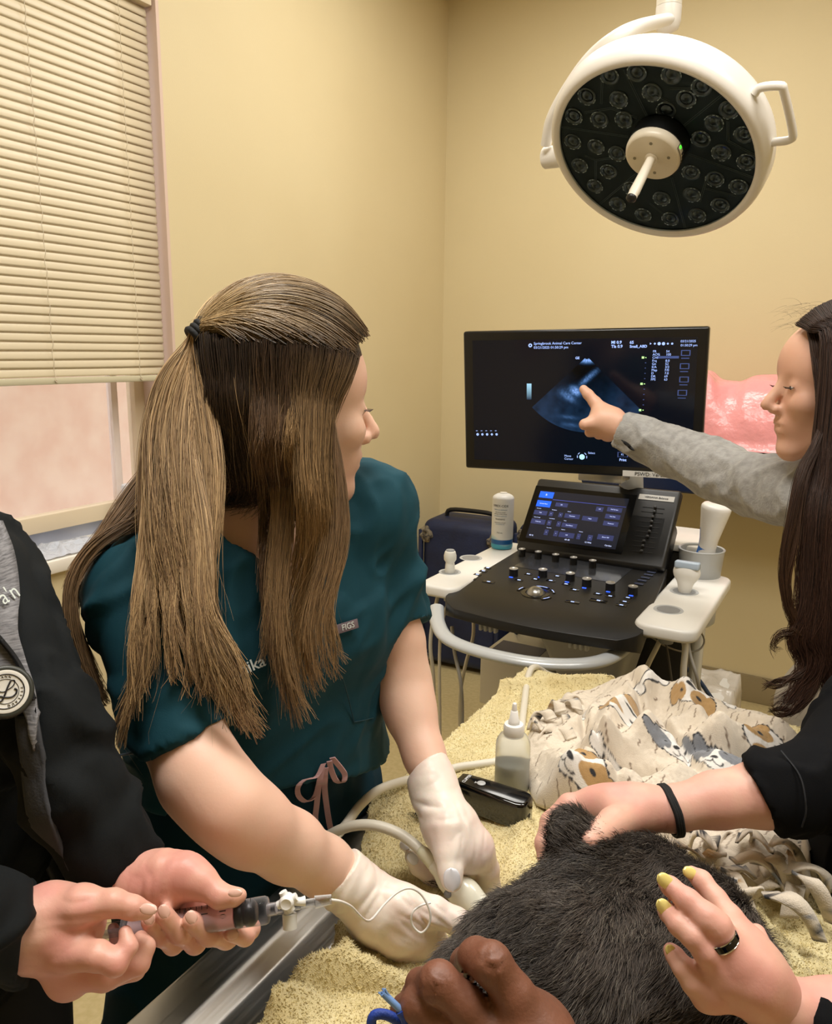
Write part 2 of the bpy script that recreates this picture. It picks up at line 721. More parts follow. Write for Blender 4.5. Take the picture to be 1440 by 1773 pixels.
# ceiling lamps (the area lamps hang right below their diffusers)
M_diff = mat('lamp_diffuser', 'FFF6E6', 0.5, emit=('FFF3DC', 2.2))
M_lframe = mat('lamp_frame', 'E4E2DA', 0.4)
where = ['recessed ceiling light panel over the left half of the exam table', 'recessed ceiling light panel above the monitor cart', 'recessed ceiling light panel nearest the right wall']
for i, (l, p_) in enumerate(LIGHTS):
    e = empty('ceiling_light', (l[0], l[1], CEIL), where[i], 'ceiling light', 'ceiling light panels')
    MB().box((-0.6, -0.3, -0.035), (0.6, -0.275, 0)).box((-0.6, 0.275, -0.035), (0.6, 0.3, 0)).box((-0.6, -0.275, -0.035), (-0.575, 0.275, 0)).box((0.575, -0.275, -0.035), (0.6, 0.275, 0)).build('light_frame', M_lframe, e, loc=True)
    MB().box((-0.575, -0.275, -0.03), (0.575, 0.275, -0.002)).build('diffuser', M_diff, e, loc=True)

# wall-hung navy cabinet behind the monitor with a pink plastic bag on it
cab = empty('wall_cabinet', (-0.2, WY - 0.22, 1.0), 'navy blue two-panel wall box under the pink plastic bag', 'cabinet')
M_navy = mat('navy_vinyl', '14254A', 0.35, bump=(200, 0.1, 0.001))
CABX = [(-1.02, -0.475), (-0.465, 0.35)]
for a, b in CABX:
    MB().box((a, WY - 0.42, 0.98), (b, WY - 0.02, 1.16)).build('panel', M_navy, cab, bev=0.012, seg=3)
MB().box((-1.0, WY - 0.03, 1.0), (0.33, WY - 0.001, 1.14)).build('mounting_rail', mat('rail_dark', '2A2C33', 0.5), cab)

# the pink bag: a crumpled heap of thin film
nx, ny = 150, 70
gx = np.linspace(-0.86, 0.22, nx)
gy = np.linspace(0, 1, ny)
GX, GY = np.meshgrid(gx, gy, indexing='ij')
pt = np.stack([GX * 3.1, GY * 1.3, GX * 0 + 2], -1)
prof = 0.27 * np.clip(np.sin(np.pi * np.clip((GX + 0.95) / 1.2, 0, 1)) ** 0.45, 0, 1)
prof = prof + 0.055 * np.exp(-((GX + 0.60) / 0.06) ** 4)
prof = prof - 0.04 * np.exp(-((GX + 0.47) / 0.05) ** 2)
cr = 1 - np.abs(fbm(pt, 1.6, 1, 3)) * 2
cr2 = 1 - np.abs(fbm(pt + 5, 3.4, 1, 9)) * 2
th = GY * np.pi
R = 1 + 0.10 * cr + 0.05 * cr2
zb = 1.163 + prof * np.sin(th * 0.98 + 0.02) ** 0.8 * R * np.where(GY < 0.02, 0, 1)
yb = WY - 0.24 - 0.17 * np.cos(th) * (0.8 + 0.2 * R) - 0.02
Vb = np.stack([GX + 0.012 * cr2, yb, np.maximum(zb, 1.1615)], -1).reshape(-1, 3)
ii, jj = np.meshgrid(np.arange(nx - 1), np.arange(ny - 1), indexing='ij')
a_ = (ii * ny + jj).ravel()
Qb = np.stack([a_, a_ + ny, a_ + ny + 1, a_ + 1], 1)
M_pink = mat('pink_film', 'F4A6A8', 0.25, Specular_IOR_Level=0.6, bump=(14, 0.5, 0.02), Subsurface_Weight=0.2)
M_pink.node_tree.nodes['Principled BSDF'].inputs['Subsurface Radius'].default_value = (0.05, 0.02, 0.02)
tag(link('plastic_bag', mesh_np(Vb, Qb), None, M_pink), 'crumpled translucent pink plastic bag on top of the navy wall box', 'plastic bag')

# things on the sill
M_can = mat('can_plastic', 'BFC3C6', 0.35)
e = empty('canister', onX(230, 868, WX - 0.075) * 1.0, 'grey round canister on the window sill beside the hair', 'canister')
cx, cy = WX - 0.075, onX(232, 868, WX - 0.075)[1]
e.location = (cx, cy, z0 + 0.008)
MB().lathe([(0.034, 0), (0.035, 0.004), (0.035, 0.105), (0.034, 0.108)], 32).build('body', M_can, e, loc=True, smooth=True)
MB().lathe([(0.0362, 0.108), (0.0365, 0.112), (0.0365, 0.148), (0.034, 0.153), (0.0, 0.154)], 32).build('lid', mat('can_lid', 'D2D5DA', 0.3), e, loc=True, smooth=True)
# crumpled clear bag with papers
n1, n2 = 60, 26
u, v = np.meshgrid(np.linspace(0, 1, n1), np.linspace(0, 1, n2), indexing='ij')
X_ = WX + 0.012 - v * 0.15
Y_ = 1.02 + u * 0.50
pp = np.stack([u * 6, v * 2.2, u * 0], -1)
Zb = z0 + 0.009 + (0.022 * (1 - np.abs(fbm(pp, 1.6, 2, 4)) * 1.6).clip(0, 1) + 0.01) * np.sin(np.pi * np.clip(u, .02, .98)) ** .4 * np.sin(np.pi * np.clip(v, .03, .97)) ** .5
ii, jj = np.meshgrid(np.arange(n1 - 1), np.arange(n2 - 1), indexing='ij')
a_ = (ii * n2 + jj).ravel()
Qs = np.stack([a_, a_ + n2, a_ + n2 + 1, a_ + 1], 1)
M_clear = mat('clear_bag', 'DDE1EA', 0.12, Transmission_Weight=0.35, bump=(60, 0.6, 0.01))
tag(link('clear_bag', mesh_np(np.stack([X_, Y_, Zb], -1).reshape(-1, 3), Qs), None, M_clear), 'crumpled clear plastic bag lying on the window sill', 'plastic bag')
t = MB()
t.X = Matrix.Translation((WX - 0.03, 1.0, z0 + 0.0095)) @ Matrix.Rotation(0.35, 4, 'Z')
t.box((-0.035, -0.12, 0), (0.03, 0.12, 0.003))
tag(t.build('paper_sheet', mat('paper', 'F2F2F4', 0.6), None), 'white folded paper sheet at the left end of the sill', 'paper')

# worn navy case in the corner and the one behind it
M_case = mat('navy_case_fabric', '101A38', 0.55, noise=('162346', 12, 4), bump=(90, 0.3, 0.003))
M_worn = mat('worn_edge', '8B8068', 0.9, noise=('2A2A33', 60, 3))
M_blk = mat('black_plastic', '0E0E10', 0.35)


def hard_case(loc, sx, sy, sz, rz, label):
    e = empty('transport_case', loc, label, 'case', 'navy cases in the corner', rz)
    MB().box((-sx / 2, -sy / 2, 0.02), (sx / 2, sy / 2, sz)).build('shell', M_case, e, loc=True, bev=0.045, seg=4)
    b = MB()
    for s in (-1, 1):
        b.box((s * sx / 2 - 0.012, -sy / 2 - 0.004, 0.06), (s * sx / 2 + 0.006, -sy / 2 + 0.02, sz - 0.05))
    b.box((-sx / 2 + .03, -sy / 2 - 0.006, sz * 0.42), (sx / 2 - 0.03, -sy / 2 + 0.01, sz * 0.435))
    b.build('edge_trim', mat('trim_navy', '1B2645', 0.5), e, loc=True, bev=0.003)
    for s in (-1, 1):
        for q in (0, 1):
            zz = sz - 0.07 if q else 0.05
            me = surface(lambda p, s=s, zz=zz: d_prim(p, ell((s * (sx / 2 - .03), -sy / 2 + .02, zz), (1, 0, 0), (0, 1, 0), .038, .035, .04)) + 0.011 * vnoise(p, 70, 3 + q).astype(np.float32),
                         (s * (sx / 2 - .03) - .07, -sy / 2 - .06, zz - .07), (s * (sx / 2 - .03) + .07, -sy / 2 + .07, zz + .07), .006)
            local('worn_corner', me, e, M_worn)
    t = MB()
    t.tube(spline([(-sx * .32, 0, sz - .005), (-sx * .28, 0, sz + .03), (0, 0, sz + .036), (sx * .28, 0, sz + .03), (sx * .34, 0, sz - .005)], 16), 0.011, 8)
    t.build('handle', M_blk, e, loc=True, smooth=True)
    return e


hard_case((-1.60, 3.30, 0), 0.40, 0.27, 0.735, 0.06, 'worn navy blue hard case standing in the corner, front one')
hard_case((-1.205, 3.435, 0), 0.34, 0.22, 0.735, 0.04, 'worn navy blue case behind the disinfectant bottle, nearest the back wall')
# ================================================================ exam table, towel
TX0, TX1, TY0, TY1, TZ = -0.545, 0.055, -0.05, 1.36, 0.895
tb = empty('exam_table', (-0.22, 0.62, 0), 'stainless steel exam table under the yellow towel', 'table')
M_steel = mat('brushed_steel', 'C6C4C0', 0.24, 1.0)
nt = M_steel.node_tree
tc = nt.nodes.new('ShaderNodeTexCoord')
mp = nt.nodes.new('ShaderNodeMapping')
mp.inputs['Scale'].default_value = (60, 1.5, 60)
nz = nt.nodes.new('ShaderNodeTexNoise')
nz.inputs['Scale'].default_value = 6
nz.inputs['Detail'].default_value = 5
rm = nt.nodes.new('ShaderNodeMapRange')
rm.inputs['To Min'].default_value = 0.22
rm.inputs['To Max'].default_value = 0.5
nt.links.new(tc.outputs['Object'], mp.inputs[0])
nt.links.new(mp.outputs[0], nz.inputs['Vector'])
nt.links.new(nz.outputs['Fac'], rm.inputs[0])
nt.links.new(rm.outputs[0], nt.nodes['Principled BSDF'].inputs['Roughness'])
# cross-section of the pan from the rim inwards: (inset, z)
prof = [(0.0, -0.035), (0.0, -0.003), (0.003, 0.0), (0.046, 0.0), (0.052, -0.003), (0.064, -0.016), (0.068, -0.017), (0.088, -0.017), (0.093, -0.014), (0.098, -0.014), (0.106, -0.017), (0.30, -0.017)]
t = MB()
vs, fs = [], []
for ins, dz in prof:
    k = min(ins, 0.30)
    vs += [(TX0 + k, TY0 + k, TZ + dz), (TX1 - k, TY0 + k, TZ + dz), (TX1 - k, TY1 - k, TZ + dz), (TX0 + k, TY1 - k, TZ + dz)]
for i in range(len(prof) - 1):
    for k in range(4):
        k2 = (k + 1) % 4
        fs.append((4 * i + k, 4 * i + k2, 4 * i + 4 + k2, 4 * i + 4 + k))
b = 4 * (len(prof) - 1)
fs.append((b, b + 1, b + 2, b + 3))
fs.append((3, 2, 1, 0))
t.add(vs, fs)
t.build('tabletop', M_steel, tb, bev=0.0015, ang=0.2)
MB().box((-0.30, 0.45, 0.03), (-0.14, 0.8, 0.86)).build('pedestal', M_steel, tb, bev=0.01)
MB().box((-0.48, 0.1, 0.0), (0.03, 1.15, 0.03)).build('base', M_steel, tb, bev=0.008)

# the towel: left edge from the photo, cloth lies on the steel
EDGE = [(430, 1790), (452, 1765), (480, 1727), (512, 1684), (540, 1668), (567, 1662), (571, 1650), (580, 1615), (592, 1588), (604, 1540), (623, 1490), (632, 1430), (643, 1381), (664, 1366), (694, 1352), (735, 1312), (772, 1280), (822, 1232), (872, 1188)]
ep = np.array([Z(x, y, TZ + 0.012) for x, y in EDGE])
ys = ep[:, 1]
nyT, nxT = 560, 330
yv = np.linspace(0.18, TY1 + 0.012, nyT)
xl = np.interp(yv, ys, ep[:, 0])
xl[yv < ys[0]] = ep[0, 0] + (ys[0] - yv[yv < ys[0]]) * 0.55
xr = 0.080 + 0.012 * np.sin(yv * 9)
U, YV = np.meshgrid(np.linspace(0, 1, nxT), yv, indexing='ij')
XL, XR = np.broadcast_to(xl, U.shape), np.broadcast_to(xr, U.shape)
XV = XL + (XR - XL) * U
P2 = np.stack([XV, YV, XV * 0], -1)


def seg_ridge(pa, pb, w, h):
    """a soft fold running between two table points"""
    pa, pb = np.array(pa[:2]), np.array(pb[:2])
    d = pb - pa
    L2 = d @ d
    t = np.clip(((XV - pa[0]) * d[0] + (YV - pa[1]) * d[1]) / L2, -0.15, 1.15)
    q = np.sqrt((XV - pa[0] - t * d[0]) ** 2 + (YV - pa[1] - t * d[1]) ** 2)
    e_ = np.clip(1 - np.clip(np.abs(t - 0.5) - 0.5, 0, .15) / .15, 0, 1)
    return h * np.exp(-(q / w) ** 2) * e_


H = 0.004 + 0.005 * (fbm(P2, 7, 2, 5) + 0.6).clip(0, 2)
Zp = lambda x, y: Z(x, y, TZ + 0.01)
folds = [((470, 1745), (600, 1672), .016, .020), ((600, 1672), (706, 1718), .014, .016), ((585, 1610), (660, 1668), .012, .010), ((520, 1690), (640, 1700), .010, .012),
         ((880, 1420), (960, 1480), .02, .010), ((905, 1440), (880, 1530), .016, .012), ((1300, 1600), (1400, 1700), .018, .020), ((1330, 1560), (1440, 1640), .020, .016),
         ((1310, 1650), (1350, 1773), .012, .016), ((870, 1195), (1060, 1188), .014, .022), ((840, 1240), (980, 1300), .03, .008), ((700, 1380), (640, 1470), .02, .006)]
for a, b_, w_, h_ in folds:
    H = H + seg_ridge(Zp(*a), Zp(*b_), w_, h_)
groove = seg_ridge(Zp(500, 1715), Zp(690, 1722), .006, .011) + seg_ridge(Zp(1325, 1600), Zp(1420, 1720), .007, .012)
H = np.maximum(H - groove, 0.003)
fine = 0.0011 * vnoise(P2, 330, 1) + 0.0009 * vnoise(P2, 170, 2)
ZV = TZ + 0.004 + H + fine
# steel pan is a little lower inside the rim; let the towel follow gently, and hang over the right and far edges
over = (XV - TX1).clip(0)
ZV = ZV - np.where(over > 0, 0, 0)
XW = np.where(XV > TX1 + 0.004, TX1 + 0.008 + 0.004 * np.sin(YV * 40), XV)
drop = (XV - (TX1 + 0.004)).clip(0) * 7.0
ZV = ZV - drop
offar = (YV - TY1).clip(0)
YW = np.minimum(YV, TY1 + 0.008)
jag = 0.002 * vnoise(P2, 140, 7)
XW = XW + jag * np.exp(-U * 60)
Vt = np.stack([XW, YW, ZV], -1).reshape(-1, 3)
ii, jj = np.meshgrid(np.arange(nxT - 1), np.arange(nyT - 1), indexing='ij')
a_ = (ii * nyT + jj).ravel()
Qt = np.stack([a_, a_ + nyT, a_ + nyT + 1, a_ + 1], 1)
M_towel = mat('yellow_terry', 'DDCB96', 0.95, noise=('E6D8A8', 30, 4), bump=(900, 0.6, 0.003), Sheen_Weight=0.3)
towel = link('towel', mesh_np(Vt, Qt), None, M_towel)
tag(towel, 'pale yellow terry towel spread over the exam table under the cat', 'towel')
mdT = towel.modifiers.new('t', 'SOLIDIFY')
mdT.thickness = 0.004
mdT.offset = -1
# pile: loops standing off the cloth, one countless mass
NP = 150000
r_i = rng.integers(0, nxT - 1, NP)
r_j = rng.integers(0, nyT - 1, NP)
# denser near the camera
keep = rng.random(NP) < np.clip(1.25 - (yv[r_j] - 0.4) * 0.9, 0.25, 1)
r_i, r_j = r_i[keep], r_j[keep]
G = Vt.reshape(nxT, nyT, 3)
fu, fv = rng.random((2, len(r_i)))
base = G[r_i, r_j] * ((1 - fu) * (1 - fv))[:, None] + G[r_i + 1, r_j] * (fu * (1 - fv))[:, None] + G[r_i, r_j + 1] * ((1 - fu) * fv)[:, None] + G[r_i + 1, r_j + 1] * (fu * fv)[:, None]
nn = np.cross(G[r_i + 1, r_j] - G[r_i, r_j], G[r_i, r_j + 1] - G[r_i, r_j])
nn /= np.linalg.norm(nn, axis=1)[:, None] + 1e-12
dr = nn + rng.normal(0, 0.55, nn.shape)
dr /= np.linalg.norm(dr, axis=1)[:, None]
Lh = (0.0026 + 0.0014 * rng.random(len(nn)))[:, None]
s1 = np.cross(dr, rng.normal(size=dr.shape))
s1 /= np.linalg.norm(s1, axis=1)[:, None]
s2 = np.cross(dr, s1)
wd = 0.00075
V4 = np.stack([base + s1 * wd, base - s1 * wd * .5 + s2 * wd * .87, base - s1 * wd * .5 - s2 * wd * .87, base + dr * Lh], 1).reshape(-1, 3)
k4 = np.arange(len(base))[:, None] * 4
T3 = np.concatenate([k4 + np.array([[0, 1, 3]]), k4 + np.array([[1, 2, 3]]), k4 + np.array([[2, 0, 3]])])
pile = link('pile', mesh_np(V4, T3), towel, mat('terry_loops', 'E6D7A6', 0.95, noise=('D8C68E', 25, 3)))
tag(pile, kind='stuff')
# ================================================================ ultrasound cart
M_cwhite = mat('cart_white', 'E9E7E1', 0.32)
M_cgrey = mat('cart_grey', 'B9BCBE', 0.35)
M_cblack = mat('cart_black', '151515', 0.42, bump=(800, 0.08, 0.0005))
M_gloss = mat('gloss_black', '08090B', 0.12)
M_knob = mat('knob_black', '0B0B0C', 0.4)
M_cap = mat('knob_cap', 'B8B6B0', 0.3, 0.6)
M_lilac = mat('base_lilac_grey', 'A9A0A2', 0.45)
M_dgrey = mat('mid_grey', '8C8E90', 0.4)
M_icon = mat('lit_icon', 'B9CCFF', 0.5, emit=('9DB8FF', 1.1))
M_iblue = mat('lit_blue', '3C6BFF', 0.5, emit=('2C5CFF', 1.3))
M_label = mat('label_white', 'D6D5D0', 0.5)
M_ink = mat('label_ink', '26262A', 0.6)
M_cable = mat('cable_ivory', 'D6D0C0', 0.42)
M_cableg = mat('cable_grey', 'A6A39B', 0.45)

cart = empty('ultrasound_cart', (-0.62, 1.95, 0), 'wheeled ultrasound console with black control deck and small touch screen', 'ultrasound machine')


def zdeck(y):
    y = np.asarray(y, float)
    z = 0.955 - (2.06 - y) * 0.07
    return np.where(y < 1.70, z - ((1.70 - y) / 0.09).clip(0) ** 2 * 0.014, z)


# control deck: rounded trapezoid, top surface follows zdeck
dn = 26
ysd = np.concatenate([1.607 + 0.03 * (1 - np.cos(np.linspace(0, np.pi / 2, 6))), np.linspace(1.65, 2.075, 18)])
vs, fs = [], []
nx_ = 25


def deck_x(y):
    t = (y - 1.607) / (2.075 - 1.607)
    xl = -0.868 + 0.028 * t + 0.05 * max(0, 1 - (y - 1.607) / 0.05) ** 2
    xr = -0.372 - 0.05 * t - 0.05 * max(0, 1 - (y - 1.607) / 0.05) ** 2
    return xl, xr


for layer in (0, 1):
    for i, y in enumerate(ysd):
        a, b = deck_x(y)
        for k in range(nx_):
            u = k / (nx_ - 1)
            x = a + (b - a) * u
            bow = -0.020 * math.sin(math.pi * u) * max(0, 1 - (y - 1.607) / 0.12)
            z = float(zdeck(y)) if layer == 0 else float(zdeck(y)) - (0.018 + 0.032 * min(1, (y - 1.60) / 0.05))
            vs.append((x, y + bow, z))
n_ = len(ysd) * nx_
for i in range(len(ysd) - 1):
    for k in range(nx_ - 1):
        a = i * nx_ + k
        fs.append((a, a + 1, a + nx_ + 1, a + nx_))
        fs.append((n_ + a, n_ + a + nx_, n_ + a + nx_ + 1, n_ + a + 1))
for k in range(nx_ - 1):
    fs.append((k, n_ + k, n_ + k + 1, k + 1))
    q = (len(ysd) - 1) * nx_ + k
    fs.append((q, q + 1, n_ + q + 1, n_ + q))
for i in range(len(ysd) - 1):
    a = i * nx_
    fs.append((a, a + nx_, n_ + a + nx_, n_ + a))
    a = i * nx_ + nx_ - 1
    fs.append((a, n_ + a, n_ + a + nx_, a + nx_))
deck = MB().add(vs, fs).build('control_deck', M_cblack, cart, bev=0.006, seg=3, ang=0.9)


def deck_pt(px, py):
    """point on the sloping deck"""
    z = 0.94
    for _ in range(6):
        q = Z(px, py, z)
        z = float(zdeck(q[1]))
    return Vector(q)


DN = Vector((0, -0.07, 1)).normalized()


def deck_frame(q, rz=0.0):
    return frame(q, Vector((math.cos(rz), math.sin(rz), 0)), Vector((-math.sin(rz), math.cos(rz), 0.07)))


def panel_matrix(c, e):
    a, b, g = e
    return Matrix.Translation(c) @ Matrix.Rotation(a, 4, 'Z') @ Matrix.Rotation(b, 4, 'X') @ Matrix.Rotation(g, 4, 'Y')


def on_panel(M4, px, py, off=0.0):
    """local (x, z) of a pixel on a panel whose face is the local xz plane"""
    n = np.array(M4.to_3x3() @ Vector((0, 1, 0)))
    o = np.array(M4.translation) - n * off
    D = ray(px, py)
    t = ((o - cC) @ n) / (D @ n)
    l = M4.inverted() @ Vector(cC + t * D)
    return l.x, l.z


# glossy plate between the knob rows
tp = [deck_pt(740 + x / 2.667, 800 + y / 2.667) for x, y in ((497, 424), (955, 487), (868, 560), (398, 482))]
b = MB()
b.add([p + DN * 0.0008 for p in tp] + [p - DN * 0.004 for p in tp], [(0, 1, 2, 3), (7, 6, 5, 4), (0, 4, 5, 1), (1, 5, 6, 2), (2, 6, 7, 3), (3, 7, 4, 0)])
b.build('palm_plate', mat('smoked_plate', '2B2D31', 0.18), cart)

PM = panel_matrix((-0.634, 2.113, 1.057), (-0.044, -0.678, -0.015))


def knob(q, r, h, parent, M4=None):
    k = MB()
    k.X = M4 if M4 is not None else deck_frame(q)
    k.lathe([(r * 1.05, 0), (r * 1.0, 0.002), (r, h)], 24)
    o = k.build('knob', M_knob, parent, smooth=True)
    c = MB()
    c.X = k.X
    c.lathe([(r * 0.72, h), (r * 0.98, h + 0.0003), (r * 1.0, h + 0.0015), (r * 0.7, h + 0.0018), (r * 0.62, h + 0.0006)], 24)
    c.build('knob_ring', M_cap, o, smooth=True)


for x, y in ((183, 584), (320, 602), (465, 622), (612, 644), (768, 668)):
    q = deck_pt(880 + x / 4.8, 830 + y / 4.8)
    q.y = min(q.y, 2.012 - (q.x + .84) * .05)
    q.z = float(zdeck(q.y))
    knob(q, 0.0098, 0.020, cart)
for x, y in ((428, 132), (610, 138), (780, 162), (883, 197), (1030, 222), (1170, 246)):
    knob(deck_pt(770 + x / 3.6, 960 + y / 3.6), 0.0118, 0.019, cart)
# track ball with its collar
q = deck_pt(927, 1027)
c = MB()
c.X = deck_frame(q)
c.lathe([(0.036, 0.0), (0.036, 0.0012), (0.026, 0.0016), (0.0245, -0.001)], 40)
c.build('ball_collar', M_gloss, cart, smooth=True)
c = MB()
c.X = deck_frame(q)
prof_b = [(0.0238 * math.cos(a), -0.006 + 0.0238 * math.sin(a)) for a in np.linspace(0, math.pi / 2, 14)]
c.lathe(prof_b, 40)
c.build('track_ball', mat('ball_metal', 'A8A8A4', 0.28, 0.85), cart, smooth=True)
# arc keys round the ball
for a0, a1 in ((65, 115), (150, 185), (20, 55), (-50, -15)):
    t = MB()
    t.X = deck_frame(q)
    t.ribbon([(0.045 * math.cos(math.radians(a)), 0.045 * math.sin(math.radians(a)), 0.001) for a in np.linspace(a0, a1, 9)], [np.array([math.cos(math.radians(a)), math.sin(math.radians(a)), 0]) for a in np.linspace(a0, a1, 9)], 0.0036, 0.001)
    o = t.build('arc_key', M_gloss, cart)
    t = MB()
    t.X = deck_frame(q)
    t.ribbon([(0.045 * math.cos(math.radians(a)), 0.045 * math.sin(math.radians(a)), 0.0024) for a in np.linspace(a0 + 6, a1 - 6, 9)], [np.array([math.cos(math.radians(a)), math.sin(math.radians(a)), 0]) for a in np.linspace(a0 + 6, a1 - 6, 9)], 0.0009, 0.0002)
    t.build('lit_icon', M_icon, o)
# flat keys: (x, y, width, depth)
KEYS = [(165, 152, 16, 9), (203, 127, 13, 8), (240, 105, 13, 8), (267, 86, 12, 7), (272, 172, 20, 9), (520, 124, 13, 7), (700, 137, 10, 6), (462, 162, 13, 7), (563, 156, 12, 7), (660, 165, 15, 8), (755, 187, 13, 7),
        (808, 222, 15, 8), (795, 298, 22, 8), (953, 247, 13, 7), (1030, 262, 14, 8), (957, 290, 26, 10), (1140, 272, 11, 6), (1120, 296, 15, 6), (1100, 318, 16, 7)]
for x, y, wx_, wy_ in KEYS:
    q = deck_pt(770 + x / 3.6, 960 + y / 3.6)
    t = MB()
    t.X = deck_frame(q)
    s = 1 / 3.6 * 1.95 / FPX * 2.0
    t.box((-wx_ * s, -wy_ * s, -0.001), (wx_ * s, wy_ * s, 0.0014))
    o = t.build('key', M_gloss, cart, bev=0.0008)
    t = MB()
    t.X = deck_frame(q)
    t.box((-0.0042, -0.0022, 0.0014), (0.0042, 0.0022, 0.0017))
    t.build('lit_icon', M_icon, o)
for x, y in ((1208, 188), (1228, 167), (1248, 150), (1268, 132), (1285, 116)):
    q = deck_pt(770 + x / 3.6, 960 + y / 3.6)
    t = MB()
    t.X = deck_frame(q)
    t.box((-0.012, -0.0035, 0), (0.012, 0.0035, 0.0025))
    t.build('soft_key', M_gloss, cart, bev=0.001)
    t = MB()
    t.X = deck_frame(q)
    for s in (-1, 1):
        t.box((-0.0112, s * 0.003 - 0.0003, 0.0025), (0.0112, s * 0.003 + 0.0003, 0.0027))
    t.build('key_outline', mat('outline_lit', '6E7690', 0.5, emit=('7C88B8', 0.3)), cart)
for x, y in ((412, 143), (592, 143), (760, 173), (868, 210), (1017, 234), (1160, 258)):
    q = deck_pt(770 + x / 3.6, 960 + y / 3.6)
    t = MB()
    t.X = deck_frame(q)
    t.box((-0.005, -0.002, 0), (0.005, 0.002, 0.0012))
    t.build('lit_icon', M_iblue, cart)

# the leaning touch panel
b = MB()
b.X = PM
b.box((-0.212, 0.0, -0.122), (0.212, 0.03, 0.122))
pan = b.build('touch_panel', M_cblack, cart, bev=0.010, seg=3)
b = MB()
b.X = PM
b.box((-0.205, 0.0, -0.13), (0.205, 0.10, 0.05))
b.build('panel_back', M_cblack, cart, bev=0.02, seg=3)


def panel_poly(name, pts, y0_, m, parent, M4, thick=0.0006):
    """thin plate on a panel face, pts are local (x, z)"""
    b = MB()
    b.X = M4
    n = len(pts)
    b.add([(x, y0_ - thick, z) for x, z in pts] + [(x, y0_, z) for x, z in pts], [list(range(n)), list(range(n, 2 * n))[::-1]] + [(i, n + i, n + (i + 1) % n, (i + 1) % n) for i in range(n)])
    return b.build(name, m, parent)


def rect_px(M4, x0, y0, x1, y1):
    a = on_panel(M4, x0, y0)
    c = on_panel(M4, x1, y1)
    return [(a[0], a[1]), (c[0], a[1]), (c[0], c[1]), (a[0], c[1])]


def panel_text(body, lx, lz, size, m, parent, M4, off=0.0012, align='LEFT', **k):
    T = M4 @ Matrix.Translation((lx, -off, lz)) @ Matrix.Rotation(math.pi / 2, 4, 'X')
    return text('lettering', body, size, T, m, parent, align=align, **k)


M_tscr = mat('touch_screen_glow', '15161C', 0.12, emit=('2A2C38', 0.55))
M_tbtn = mat('touch_button', '333A66', 0.3, emit=('3C4478', 0.45))
M_tblue = mat('touch_blue', '1E5AF0', 0.3, emit=('1E5CF5', 0.95))
M_twhite = mat('touch_text', 'C8D4FF', 0.3, emit=('C4D2FF', 0.9))
M_tline = mat('touch_line', '4A55B0', 0.3, emit=('4450B0', 0.5))
z3 = lambda x, y: (880 + x / 4.8, 830 + y / 4.8)
c0 = on_panel(PM, *z3(255, 95))
c1 = on_panel(PM, *z3(1000, 160))
c2 = on_panel(PM, *z3(893, 585))
c3 = on_panel(PM, *z3(160, 487))
sx0, sx1, sz1, sz0 = (c0[0] + c3[0]) / 2, (c1[0] + c2[0]) / 2, (c0[1] + c1[1]) / 2, (c2[1] + c3[1]) / 2
panel_poly('screen_glass', [(sx0 - 0.02, sz0 - 0.012), (sx1 + 0.02, sz0 - 0.012), (sx1 + 0.02, sz1 + 0.015), (sx0 - 0.02, sz1 + 0.015)], -0.0001, M_gloss, pan, PM)
scr = panel_poly('screen', [(sx0, sz0), (sx1, sz0), (sx1, sz1), (sx0, sz1)], -0.0008, M_tscr, pan, PM)
sw, sh = sx1 - sx0, sz1 - sz0


def tb(u0, v0, u1, v1, m, txt=None, ts=0.006):
    """button in screen fractions, v from the top"""
    X0, X1, Z1, Z0 = sx0 + u0 * sw, sx0 + u1 * sw, sz1 - v0 * sh, sz1 - v1 * sh
    panel_poly('screen_button', [(X0, Z0), (X1, Z0), (X1, Z1), (X0, Z1)], -0.0014, m, pan, PM, 0.0003)
    if txt:
        panel_text(txt, (X0 + X1) / 2, (Z0 + Z1) / 2, ts, M_twhite, pan, PM, 0.0020, 'CENTER')


tb(0.0, 0.02, 0.165, 0.15, M_tblue, 'B', 0.009)
tb(0.0, 0.21, 0.165, 0.34, M_tblue, 'B-Mode Menu', 0.0042)
tb(0.17, 0.165, 0.99, 0.175, M_tline)
for u0, v0, u1, v1, s in ((0.0, .42, .155, .51, 'THI'), (.18, .42, .225, .51, '<'), (.29, .42, .335, .51, '>'), (.36, .42, .53, .51, 'Contrast'), (.56, .43, .73, .52, 'Maps'),
                          (.0, .60, .165, .70, 'Colorize'), (.19, .60, .235, .70, '<'), (.3, .60, .345, .70, '>'), (.36, .61, .53, .70, 'Dual Beam'), (.8, .2, .96, .29, 'Full Screen'), (.8, .34, .96, .43, 'Vet Scan'),
                          (.8, .48, .96, .57, 'Protocol'), (.19, .79, .235, .9, '<'), (.3, .79, .345, .9, '>'), (.36, .8, .53, .9, 'Off'), (.56, .79, .60, .9, '-'), (.68, .79, .73, .9, '+'), (.78, .75, .95, .85, 'Zoom Off'), (.68, .22, .76, .31, '1/2'), (.22, .22, .36, .3, '2D')):
    tb(u0, v0, u1, v1, M_tbtn, s, 0.0048)
for u, v, s, z in ((.03, .94, '90 %', .0065), (.44, .94, '60 dB', .0062), (.66, .94, '12 MHz', .0062), (.88, .95, 'Cardiac', .0062), (.02, .38, 'Harmonics', .0032), (.2, .38, 'Persistence', .0032), (.38, .38, 'Enhance', .0032), (.02, .565, 'Frame Average', .0032), (.2, .56, 'Line Density', .0032), (.37, .57, 'Focus', .0032), (.2, .75, 'Frame Rate', .0032), (.37, .75, 'Suppress', .0032), (.57, .75, 'Rotation', .0032)):
    panel_text(s, sx0 + u * sw, sz1 - v * sh, z, M_twhite, pan, PM, 0.002)
